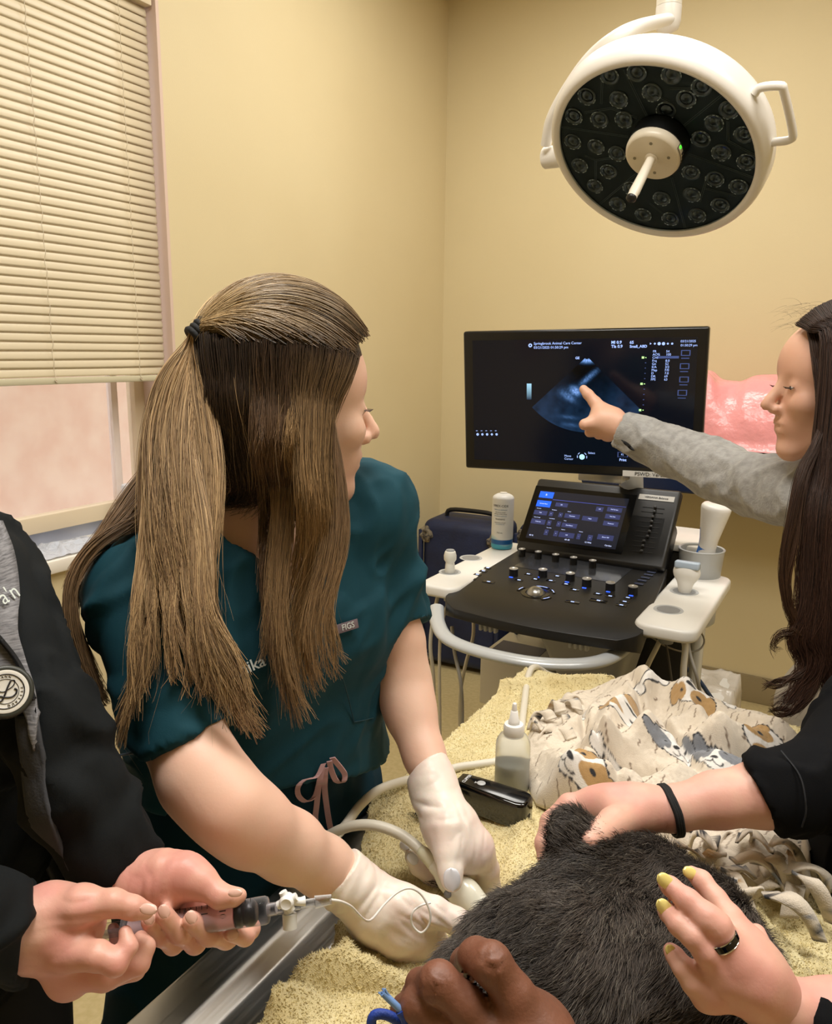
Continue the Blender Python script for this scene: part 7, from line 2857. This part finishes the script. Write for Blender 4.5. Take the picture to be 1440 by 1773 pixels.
for (x, y, d, dx, dy, ln, wd) in ((257, 1574, .5385, 1, .15, .0062, .0036), (407, 1546, .578, 1, -.05, .0055, .0028), (331, 1588, .5695, -.5, -.8, .0050, .0040), (284, 1578, .5630, -.45, -.9, .0052, .0040), (257, 1590, .5635, -.4, -.9, .0050, .0038), (403, 1618, .5895, -.9, .3, .0048, .0036)):
    a = cR * dx - cU * dy
    nail(P(x, y, d), a, vd(x, y), ln, wd, M_nail, wl_)

# syringe with stopcock and line
sA, sB = P(222, 1612, .592), P(446, 1578, .592)
axs = unit(sB - sA)
Ls = np.linalg.norm(sB - sA)
e = empty('syringe', sA, 'large clear syringe of pale pink fluid with black plunger seal, in two bare hands', 'syringe')
rS = 22.5 * .592 / FPX
SM = along(sA, sB)
# roll so lettering faces the camera
xs_ = unit(np.cross(axs, cF))
SMm = frame(sA, axs, np.cross(-unit(ray(340, 1600)), axs))
M_syr = glass_mat('syringe_clear', (.97, .96, .97), .05, .25, .35)
t = MB()
t.X = SM
t.lathe([(rS, 0), (rS, Ls * .93), (rS * 1.02, Ls * .99), (rS * 1.02, Ls + .006), (rS * .92, Ls + .008), (rS * .3, Ls + .009)], 40)
t.build('barrel', M_syr, e, smooth=True)
t = MB()
t.X = SM
t.lathe([(rS * 1.5, -.001), (rS * 1.5, .001), (rS, .001)], 30)
t.build('barrel_flange', M_syr, e)
t = MB()
t.X = SM
t.lathe([(rS * .93, Ls * .02), (rS * .93, Ls * .83)], 40)
t.build('fluid', mat('pink_fluid', 'E2C4C4', 0.12, Transmission_Weight=.45, IOR=1.1), e, smooth=True)
t = MB()
t.X = SM
t.lathe([(rS * .9, Ls * .835), (rS * .97, Ls * .84), (rS * .97, Ls * .875), (rS * .86, Ls * .885), (rS * .86, Ls * .905), (rS * .97, Ls * .915), (rS * .97, Ls * .965), (rS * .7, Ls * .99)], 40)
t.build('plunger_seal', mat('rubber_black', '15171A', 0.35), e, smooth=True)
t = MB()
t.X = SM
t.box((-rS * .8, -.0012, -.03), (rS * .8, .0012, .004)).box((-.0012, -rS * .8, -.03), (.0012, rS * .8, .004))
t.build('plunger', M_syr, e)
t = MB()
t.X = SM
t.lathe([(.0048, Ls + .008), (.0045, Ls + .018), (.0028, Ls + .019), (.0026, Ls + .026)], 20)
t.build('luer_tip', M_syr, e, smooth=True)
for u, s in ((.60, '5'), (.70, '10'), (.78, '15')):
    pass
for px, s in ((430, '5'), (384, '10'), (352, '15'), (322, '20ml')):
    c = P(px, 1583 if px > 340 else 1592, .592)
    c = sA + axs * ((c - sA) @ axs)
    yv_ = unit(np.cross(-unit(ray(px, 1583)), axs))
    fr = frame(c - unit(ray(px, 1583)) * (rS + .0004) * .9 + yv_ * rS * .2, -yv_, axs)
    text('scale_print', s, .0072, fr, M_ink, e)
t = MB()
for k in range(14):
    c = sA + axs * (Ls * (.40 + .042 * k))
    yv_ = unit(np.cross(-unit(ray(340, 1590)), axs))
    a = [c + (-unit(ray(340, 1590)) * math.cos(b_) + yv_ * math.sin(b_)) * (rS + .0003) for b_ in np.linspace(.75, 1.25 if k % 5 else 1.45, 5)]
    t.tube(a, .00025, 4)
t.build('scale_marks', M_ink, e)
# stopcock
e = empty('stopcock', P(497, 1571, .592), 'small white three-way stopcock on the clear line past the syringe', 'stopcock')
M_wt = mat('valve_white', 'F1F1EF', 0.3)
s0 = P(463, 1576, .592)
s1_ = P(572, 1558, .60)
t = MB()
t.tube([s0, P(478, 1573, .592)], .0042, 14)
t.tube([P(478, 1573, .592), P(520, 1566, .595)], .0036, 14)
t.tube([P(520, 1566, .595), P(545, 1562, .598)], .0030, 12)
t.tube([P(545, 1562, .598), P(574, 1557, .60)], [.0046, .0036], 14)
t.build('connector', glass_mat('luer_clear', (.9, .9, .9), .05, .5), e, smooth=True)
t = MB()
cv = P(497, 1560, .586)
xv, yv_ = unit(cR + cU * .15), unit(cU - cR * .15)
for a in range(4):
    d = xv * math.cos(a * math.pi / 2 + .3) + yv_ * math.sin(a * math.pi / 2 + .3)
    t.tube([cv, cv + d * .0078], [.0036, .0030], 10)
t.X = along(cv + cF * .004, cv - cF * .004)
t.lathe([(.0050, 0), (.0056, .002), (.0056, .008), (.0040, .0095), (.0030, .009)], 20)
t.X = Matrix.Identity(4)
t.tube([cv, P(520, 1561, .589), P(528, 1560, .59)], [.003, .0030, .0038], 10)
t.build('valve_handle', M_wt, e, smooth=True)
t = MB()
t.tube([P(498, 1574, .592), P(501, 1584, .590)], [.0038, .0036], 14)
t.build('side_port', M_wt, e, smooth=True)
t = MB()
t.tube([P(501, 1582, .590), P(502, 1608, .588)], [.0054, .0052], 18)
t.build('port_cap', mat('cap_frosted', 'DCDCD8', 0.35), e, smooth=True)
tag(cable('tubing', [P(572, 1558, .60), P(590, 1561, .605), P(608, 1570, .615), P(622, 1585, .63), P(634, 1594, .66), P(645, 1590, .70), P(665, 1566, .74), P(688, 1545, .755), P(710, 1538, .76), P(730, 1550, .765), P(744, 1578, .765), P(742, 1602, .765), P(728, 1615, .765), P(713, 1600, .765), P(714, 1580, .765), P(728, 1568, .77), P(745, 1563, .775)], .0011, mat('tube_clear', 'E6E1DB', 0.2), n=90), 'thin clear tube looping over the near glove from the stopcock', 'tube')

# stethoscope on the jacket front
e = empty('stethoscope', P(9, 1198, .575), 'stethoscope head with black rim hanging at the left edge on the jacket', 'stethoscope')
sc_ = project_line([(9, 1198)], jackL, .0)[0]
dS = (sc_ - cC) @ cF - .030
Sc = P(9, 1198, dS)
px_m = dS / FPX
nS = unit(-unit(ray(9, 1198)) + .06 * cR + .12 * cU)
SF = frame(Sc, cR - nS * (cR @ nS), np.cross(nS, cR - nS * (cR @ nS)))
t = MB()
t.X = SF
t.lathe([(43 * px_m, -.007), (46 * px_m, -.003), (45.5 * px_m, .001), (42 * px_m, .0025), (38 * px_m, .0022), (37.5 * px_m, .001)], 64, caps=True)
t.build('rim', mat('rim_black', '33352F', 0.4), e, smooth=True)
t = MB()
t.X = SF
t.lathe([(37.8 * px_m, .0012), (37 * px_m, .0026), (33 * px_m, .0030), (30 * px_m, .0026), (0.0, .0027)], 64, caps=False)
t.build('diaphragm', mat('diaphragm_ivory', 'E6E3DA', 0.18, 0.0, Coat_Weight=.5), e, smooth=True)
M_etch = mat('etched_black', '221F22', 0.5)
for r_, w_ in ((29.5, .0004), (21, .0002)):
    t = MB()
    t.X = SF
    t.tube([(r_ * px_m * math.cos(a), r_ * px_m * math.sin(a), .0029) for a in np.linspace(0, 2 * math.pi, 65)], w_, 5)
    t.build('ring_mark', M_etch, e)
for s, a0 in (('LITTMANN', 190), ('QUALITY', 50 - 80)):
    nL_ = len(s)
    for i, ch in enumerate(s):
        if s == 'LITTMANN':
            a = math.radians(175 - i * 13.0)
            rot_ = a - math.pi / 2
        else:
            a = math.radians(-68 + i * 14.5)
            rot_ = a + math.pi / 2 if False else a - math.pi / 2
        m4 = SF @ Matrix.Translation((25.3 * px_m * math.cos(a), 25.3 * px_m * math.sin(a), .0029)) @ Matrix.Rotation(rot_, 4, 'Z')
        text('lettering', ch, 5.6 * px_m, m4, M_etch, e)
# flowing L monogram
def mono(pts, r_):
    t = MB()
    t.X = SF
    t.tube(spline([(x * px_m, y * px_m, .0030) for x, y in pts], 50), r_, 6)
    t.build('monogram', M_etch, e)


mono([(4, 16), (8, 20), (12, 18), (10, 10), (3, 3), (-3, -1), (-10, 0), (-14, 6), (-11, 11)], .0004)
mono([(5, 18), (2, 6), (0, -6), (-3, -16), (-9, -17), (-12, -13), (-7, -9), (2, -10), (12, -8), (17, -2), (17, 4), (13, 6)], .0007)
t = MB()
t.tube(spline([Sc + cF * .012, P(-20, 1190, dS + .02), P(-70, 1120, dS + .02), P(-140, 1000, dS + .01), P(-200, 900, dS + .03)], 30), .0052, 10)
t.build('tubing', mat('tube_black', '141416', 0.35), e, smooth=True)
t = MB()
t.X = SF
t.lathe([(.011, -.014), (.013, -.008), (.013, -.006)], 24)
t.build('chest_piece', mat('chest_steel', 'B0B0B0', 0.25, 1.0), e, smooth=True)
# ================================================================ the cat
cat = empty('cat', Z(1060, 1640, TT), 'dark grey long-furred cat lying on the towel under several hands', 'cat')


def CZ(px, py, z, r):
    q = Z(px, py, z)
    return q, r


def cch(l):
    q = [Z(a[0], a[1], a[2]) for a in l]
    return chain(q, [a[3] for a in l])


trunk = cch([(1085, 1572, .965, .062), (1010, 1635, .968, .070), (935, 1700, .968, .070), (875, 1765, .962, .066), (870, 1880, .955, .062)])
side_ = cch([(1120, 1570, .965, .060), (1180, 1625, .965, .062), (1215, 1690, .960, .060), (1180, 1780, .958, .060)]) + cch([(1000, 1700, .965, .074), (1120, 1740, .965, .074)])
chead = cch([(1190, 1592, .985, .040), (1232, 1616, .985, .038)]) + [ball(Z(1275, 1640, .97), .020)]
leg_up = cch([(1075, 1520, 1.0, .030), (1020, 1475, 1.03, .023), (990, 1447, 1.045, .019), (986, 1432, 1.05, .016)])
leg_dn = cch([(1270, 1700, .95, .030), (1300, 1760, .935, .024)])
hindl = cch([(900, 1840, .95, .05), (1010, 1900, .935, .030), (1060, 1890, .93, .024)])
tail_ = cch([(840, 1890, .94, .026), (900, 1960, .925, .020), (1000, 1980, .922, .016)])
eh = Z(1232, 1612, 1.0)
ears = [cone(Z(1290, 1625, .99), Z(1300, 1632, 1.0), .012, .004), cone(Z(1226, 1565, 1.0), Z(1232, 1556, 1.012), .012, .004)]


def catfn(p):
    d = d_group(p, trunk, .015)
    d = smin(d, d_group(p, side_, .015), .03)
    d = smin(d, d_group(p, chead, .015), .02)
    d = smin(d, d_group(p, leg_up, .01), .03)
    d = smin(d, d_group(p, leg_dn + hindl, .01), .03)
    d = smin(d, d_group(p, tail_, .01), .02)
    d = smin(d, d_group(p, ears, .004), .01)
    return np.maximum(d, (TT + .001) - p[:, 2])


cprims = trunk + side_ + chead + leg_up + leg_dn + hindl + tail_ + ears
lo, hi = prim_box(cprims)
cme = surface(catfn, lo, hi, .0045)
cv_, cn_ = verts(cme), normals(cme)
set_verts(cme, cv_ + cn_ * (.004 * fbm(cv_, 28, 2, 3))[:, None])
M_catskin = mat('cat_undercoat', '211E1B', 0.9, noise=('2A2622', 60, 3))
cbody = link('body', cme, cat, M_catskin)
# guard hairs: grow from the skin, combed along the body
nf = len(cme.polygons)
cen_ = np.empty(nf * 3, np.float32)
nrm_ = np.empty(nf * 3, np.float32)
cme.polygons.foreach_get('center', cen_)
cme.polygons.foreach_get('normal', nrm_)
cen_, nrm_ = cen_.reshape(-1, 3), nrm_.reshape(-1, 3)
ok = cen_[:, 2] > TT + .012
cen_, nrm_ = cen_[ok], nrm_[ok]
NFUR = 130000
pick = rng.integers(0, len(cen_), NFUR)
fp = cen_[pick] + rng.normal(0, .0022, (NFUR, 3))
fn_ = nrm_[pick]
hA, hB_ = Z(1240, 1560, 1.03), Z(900, 1760, 1.03)
flow = unit(hB_ - hA)
fl_dir = np.tile(flow, (NFUR, 1)) + np.stack([vnoise(fp, 16, 1), vnoise(fp, 16, 2), vnoise(fp, 16, 3)], 1) * .75
# on the raised leg the fur runs towards the paw
wleg = np.exp(-(((fp - Z(1000, 1450, 1.05)) ** 2).sum(1)) / .035 ** 2)[:, None]
fl_dir = fl_dir * (1 - wleg) + unit(Z(985, 1405, 1.07) - Z(1050, 1480, 1.03)) * wleg * 1.3
tang = fl_dir - fn_ * (fl_dir * fn_).sum(1)[:, None]
tang /= np.linalg.norm(tang, axis=1)[:, None] + 1e-9
clump = np.stack([vnoise(fp, 110, 11), vnoise(fp, 110, 12), vnoise(fp, 110, 13)], 1)
d0 = unit_rows = lambda a: a / (np.linalg.norm(a, axis=1)[:, None] + 1e-9)
lift_ = rng.uniform(.18, .5, (NFUR, 1))
d1 = d0(tang + fn_ * lift_ + clump * .45 + rng.normal(0, .12, (NFUR, 3)))
d2 = d0(tang * 1.2 + fn_ * (lift_ * .3) + clump * .5 + rng.normal(0, .15, (NFUR, 3)) - np.array([0, 0, .12]))
fl_ = (.009 + .009 * rng.random((NFUR, 1))) * (1 - .25 * wleg)
K_ = 4
pp_ = np.stack([fp, fp + d1 * fl_ * .33, fp + d1 * fl_ * .6 + d2 * fl_ * .08, fp + d1 * fl_ * .6 + d2 * fl_ * .42], 1)
lightn = np.clip(.5 + .9 * vnoise(fp, 22, 31), 0, 1)[:, None]
ca = np.array(lin('302A27')[:3]) * (1 + .5 * rng.random((NFUR, 1))) * (.8 + .5 * lightn)
cb = np.array(lin('554D46')[:3]) * (1 + .6 * rng.random((NFUR, 1))) * (.7 + .8 * lightn)
lt = (rng.random((NFUR, 1)) < .07)
cb = np.where(lt, np.array(lin('A39B8D')[:3]), cb)
me = tubes(pp_, np.full(NFUR, .00033), np.full(NFUR, .00006), ca, cb)
fur = link('fur', me, cbody, attr_mat('cat_fur', 0.5, Specular_IOR_Level=0.4))
fur['kind'] = 'stuff'
t = MB()
q = Z(1290, 1652, .99)
t.tube([q, q + np.array([.012, -.002, -.006])], [.005, .003], 8)
t.build('nose', mat('cat_nose', '2A2424', 0.4), cat, smooth=True)

# ================================================================ person in the black sweatshirt, right edge
w3 = empty('person', np.array([.30, .95, 0]), 'person in black sweatshirt holding the cat, pale yellow nails, hair tie on the wrist', 'person')
hc3 = P(1760, 830, 1.02)
fn3, b3, W3, Hf3, Hl3, Hu3 = head_prims(hc3, unit(np.array([-.9, -.15, -.45])), np.array([0, 0, 1.0]), .92)
s3r = P(1570, 1120, 1.04)       # far (right) shoulder
s3l = P(1900, 1200, .86)        # near (left) shoulder
n3 = P(1730, 1030, 1.0)
T3_ = [cone(s3r * .9 + n3 * .1, s3l * .9 + n3 * .1, .055, .055), cone(n3, P(1680, 1250, .98), .07, .105), cone(P(1680, 1250, .98), P(1600, 1500, .90), .11, .11), cone(P(1600, 1500, .90), np.array([.25, .93, .86]), .115, .135)]
a3r = limb([(1570, 1120, 1.04, 60), (1500, 1230, .96, 58), (1455, 1330, .90, 60), (1400, 1368, .875, 58), (1320, 1375, .86, 55), (1240, 1385, .855, 46), (1165, 1400, .85, 37), (1120, 1405, .85, 35)])
a3l = limb([(1900, 1200, .86, 80), (1850, 1500, .72, 85), (1760, 1760, .62, 90), (1600, 1790, .60, 75), (1450, 1765, .595, 62), (1350, 1745, .59, 48), (1310, 1725, .59, 46)])


def body3(p):
    d = fn3(p)
    d = smin(d, d_group(p, T3_[:3], .04) + .010, .02)
    d = smin(d, d_group(p, a3r, .01), .02)
    return smin(d, d_group(p, a3l, .01), .02)


b3o = skin_obj('body', body3, b3 + T3_[:3] + a3r + a3l, .0048, M_skinP, w3)
c3r = plane_cut(P(1314, 1372, .86), np.cross(ray(1314, 1372), cR * .457 - cU * .89))
c3l = plane_cut(P(1378, 1752, .592), P(1330, 1740, .59) - P(1450, 1765, .595) + cU * .02)
z3r = limb([(1570, 1120, 1.04, 70), (1500, 1230, .96, 74), (1455, 1325, .90, 78), (1400, 1362, .875, 76), (1300, 1374, .86, 69)])
z3l = limb([(1900, 1200, .86, 90), (1850, 1500, .72, 95), (1760, 1760, .62, 100), (1600, 1800, .60, 86), (1450, 1785, .595, 74), (1340, 1762, .59, 68)])
M_blk3 = mat('sweatshirt_black', '0A0B0E', 0.9, bump=(900, 0.2, 0.0008), Specular_IOR_Level=0.15)


def swt(p):
    d = d_group(p, T3_, .04) - .004
    d = smin(d, np.maximum(d_group(p, z3r, .01), c3r(p)), .02)
    d = smin(d, np.maximum(d_group(p, z3l, .01), c3l(p)), .02)
    d = np.maximum(d, .80 - p[:, 2])
    d = np.maximum(d, np.minimum((TX1 + .035) - p[:, 0], (TZ + .035) - p[:, 2]))
    return smax(d, -(np.sqrt(((p - (n3 + np.array([0, 0, .05])).astype(np.float32)) ** 2).sum(1)) - .06), .004)


sw3 = garment('sweatshirt', swt, T3_ + z3r + z3l, .005, M_blk3, w3, lambda v: fold_disp(v, cU + .3 * cR, .009, 15, 2.4, 51))
# ribbed cuff seam on the far sleeve
dcf = unit(P(1280, 1378, .86) - P(1400, 1368, .875) + cU * .028)
q = project_line(spline([(1352, 1300), (1385, 1345), (1395, 1400), (1388, 1432)], 20), swt, .0065)
MB().tube(q, .0010, 5).build('cuff_seam', mat('seam_black', '1C1E24', 0.8), sw3)
pt3 = [cone(P(1600, 1500, .90) + np.array([.03, 0, -.05]), np.array([.26, .93, .84]), .11, .138), cone((.24, .82, .82), (.27, .80, .45), .11, .085), cone((.27, .80, .45), (.27, .80, .1), .085, .075), cone((.28, 1.02, .82), (.28, 1.05, .45), .11, .085), cone((.28, 1.05, .45), (.28, 1.05, .1), .085, .075)]
garment('trousers', lambda p: np.maximum(np.maximum(d_group(p, pt3, .02), .1 - p[:, 2]), (TX1 + .035) - p[:, 0] - 40 * np.maximum(p[:, 2] - TZ, 0)), pt3, .009, mat('trousers_dark', '14151A', 0.85), w3)
shoe(w3, .27, .82, 2.9)
shoe(w3, .28, 1.06, 2.9)
cap3 = [ell(W3(-.018, 0, .04), Hf3, Hl3, .105 * .92, .088 * .92, .10 * .92), ell(W3(-.05, 0, -.04), Hf3, Hl3, .07, .08, .10)]
garment('hair', lambda p: smax(d_group(p, cap3, .02), ((p - hc3.astype(np.float32)) @ Hf3.astype(np.float32)) - .04, .006), cap3, .006, mat('hair_tied_brown', '35261D', 0.6, bump=(150, .7, .004)), w3)
# far hand closing round the raised leg
p3 = limb([(1168, 1400, .85, 37), (1110, 1400, .85, 38), (1060, 1398, .852, 38)]) + limb([(1080, 1395, .86, 36), (1030, 1392, .865, 28)])
p3f = [limb([(1092, 1410, .838, 31), (1062, 1426, .805, 27), (1036, 1444, .778, 23), (1020, 1456, .765, 18)]),
       limb([(1040, 1392, .865, 27), (986, 1396, .87, 21), (954, 1424, .865, 18.5), (942, 1460, .855, 16), (942, 1484, .850, 13)]),
       limb([(1045, 1398, .875, 25), (995, 1408, .885, 19), (968, 1440, .88, 17), (958, 1475, .87, 15)]),
       limb([(1050, 1405, .885, 24), (1005, 1418, .895, 17), (980, 1450, .89, 15), (972, 1480, .88, 13)]),
       limb([(1060, 1408, .89, 22), (1020, 1430, .90, 15), (1000, 1460, .895, 13)])]
h_a = hand('hand', p3, p3f, M_skinP, w3, h=.002)
ring_c = P(1160, 1403, .850)
axw = unit(P(1240, 1388, .855) - P(1100, 1405, .85))
for k in range(3):
    ring_at(ring_c + axw * .0024 * (k - 1), axw + .15 * cU, 41 * .85 / FPX, .0024, mat('tie_black', '08080A', 0.8, bump=(500, .5, .001)), w3, 'wrist_hair_tie', wob=.01, sq=1.04)
# near hand spread over the cat's head: back of the hand up
h3p = limb([(1345, 1740, .588, 46), (1310, 1705, .585, 52), (1275, 1670, .585, 54)]) + limb([(1300, 1690, .585, 48), (1240, 1700, .588, 42)]) + limb([(1300, 1680, .583, 46), (1262, 1640, .588, 36)]) + limb([(1330, 1700, .592, 40), (1290, 1645, .595, 34)])
h3f = [limb([(1285, 1640, .592, 34), (1262, 1590, .600, 24), (1240, 1558, .612, 19), (1215, 1525, .625, 16), (1197, 1512, .632, 12)]),
       limb([(1262, 1655, .580, 34), (1240, 1605, .578, 25), (1223, 1590, .580, 23.5), (1190, 1560, .590, 20), (1160, 1535, .603, 16), (1150, 1526, .608, 12)]),
       limb([(1250, 1680, .580, 30), (1222, 1648, .576, 22.5), (1200, 1622, .578, 20), (1175, 1600, .586, 19), (1155, 1580, .597, 15), (1148, 1572, .602, 12)]),
       limb([(1225, 1720, .585, 31), (1200, 1700, .583, 21), (1182, 1676, .586, 18), (1168, 1655, .594, 15.5), (1160, 1645, .598, 12)]),
       limb([(1330, 1700, .600, 30), (1318, 1650, .625, 20), (1310, 1615, .645, 16)])]
h3o = hand('hand', h3p, h3f, M_skinP, w3, h=.0019, disp=lambda v, n: wrinkle(P(1232, 1598, .56), P(1200, 1560, .58) - P(1260, 1650, .58), .0010, 200, .010, 3)(v, n) + .0009 * vnoise(v, 60, 6))
join_into(b3o, h_a, h3o)
for (x, y, d, dx, dy, ln, wd) in ((1194, 1511, .6245, -1, -.45, .0062, .0044), (1152, 1526, .5985, -.9, -.75, .0078, .0052), (1151, 1573, .5935, -.75, -.9, .0085, .0053), (1162, 1648, .5920, -.5, -.9, .0060, .0040)):
    nail(P(x, y, d), cR * dx - cU * dy, -unit(ray(x, y)), ln, wd, M_nailY, w3)
rg_c = P(1249, 1626, .577)
rg_a = unit(P(1223, 1590, .580) - P(1262, 1655, .580))
e = empty('ring', rg_c, 'black and silver ring on the middle finger of the yellow-nailed hand', 'ring')
xr_ = unit(np.cross(rg_a, cF))
yr_ = np.cross(rg_a, xr_)
RM = frame(rg_c, xr_, yr_)
rr3 = 26.5 * .577 / FPX
t = MB()
t.X = RM
t.lathe([(rr3, -.0034), (rr3 + .0010, -.0034), (rr3 + .0012, -.0028), (rr3 + .0008, -.0025), (rr3 + .0008, .0025), (rr3 + .0012, .0028), (rr3 + .0010, .0034), (rr3, .0034), (rr3, -.0034)], 48, caps=False)
t.build('band', mat('ring_silver', 'C9C8C4', 0.12, 1.0), e, smooth=True)
t = MB()
t.X = RM
t.lathe([(rr3 + .0009, -.0024), (rr3 + .0013, -.0022), (rr3 + .0013, .0022), (rr3 + .0009, .0024)], 48, caps=False)
t.build('inlay', mat('ring_black', '060606', 0.06), e, smooth=True)

# ================================================================ hand from the bottom of the frame
w5 = empty('person', np.array([.02, .10, 0]), 'person reaching in from the bottom edge, dark-skinned hand curled against the cat', 'person')
h5p = limb([(930, 1860, .47, 80), (915, 1815, .475, 64), (880, 1805, .48, 54)]) + limb([(860, 1830, .47, 58), (790, 1820, .475, 42)]) + limb([(925, 1815, .47, 56), (924, 1786, .475, 38)])
h5f = [limb([(925, 1780, .472, 39), (890, 1722, .468, 35), (850, 1668, .468, 35), (824, 1655, .480, 29), (804, 1668, .500, 24), (800, 1692, .52, 20)]),
       limb([(858, 1792, .470, 38), (806, 1741, .468, 33), (758, 1701, .470, 33), (730, 1708, .485, 28), (716, 1730, .505, 24)]),
       limb([(806, 1812, .470, 38), (760, 1772, .470, 31), (724, 1740, .474, 30), (703, 1750, .490, 26), (700, 1775, .505, 22)]),
       limb([(775, 1835, .470, 34), (735, 1805, .474, 27), (708, 1792, .480, 25), (700, 1812, .495, 21)]),
       limb([(970, 1840, .480, 46), (965, 1800, .50, 32), (950, 1785, .52, 26)])]
forearm5 = limb([(905, 1830, .47, 84), (980, 1980, .45, 88), (1100, 2250, .42, 100)])
kn5 = [wrinkle(P(x, y, d), u_, .0026, 480, .011, 4 + i) for i, (x, y, d, u_) in enumerate(((852, 1662, .452, cR), (754, 1694, .452, cR * .9 + cU * .4), (722, 1732, .455, cR * .9 + cU * .4)))]
hand('body', h5p + forearm5, h5f, M_skinD, w5, h=.0021, kp=.02, disp=lambda v, n: kn5[0](v, n) + kn5[1](v, n) + kn5[2](v, n) + .0007 * vnoise(v, 70, 6))
sl5 = limb([(960, 1950, .455, 100), (1100, 2250, .42, 118), (1500, 2500, .38, 150)])
c5 = plane_cut(P(985, 1990, .45), P(905, 1830, .47) - P(980, 1980, .45))
garment('sleeve', lambda p: np.maximum(d_group(p, sl5, .01), c5(p)), sl5, .006, mat('sleeve_navy', '1B2A4A', 0.8), w5)
# blue cord with a frayed translucent tip
M_cord_b = mat('cord_blue', '1D3F9A', 0.6, bump=(700, .5, .001))
M_tip = mat('cord_tip', '7FA6DE', 0.35, Transmission_Weight=.2)
e = empty('looped_tie', P(680, 1745, .50), 'looped royal blue cord with pale tip under the dark-skinned hand', 'cord')
t = MB()
t.tube(spline([P(693, 1748, .47), P(702, 1762, .47), P(708, 1785, .47), P(700, 1800, .475)], 20), .0035, 10)
t.tube(spline([P(645, 1790, .475), P(643, 1768, .475), P(650, 1757, .475), P(668, 1757, .475), P(690, 1768, .475), P(708, 1782, .475)], 30), .0030, 10)
t.build('cord', M_cord_b, e, smooth=True)
t = MB()
t.tube(spline([P(663, 1719, .47), P(676, 1732, .47), P(693, 1748, .47)], 12), .0021, 8)
for k in range(7):
    o_5 = rng.normal(0, .0006, 3)
    t.tube([P(661, 1716, .47) + o_5 * 2.2, P(672, 1728, .47) + o_5, P(688, 1744, .47) + o_5 * .6], .0007, 5)
t.build('cord_tip', M_tip, e, smooth=True)
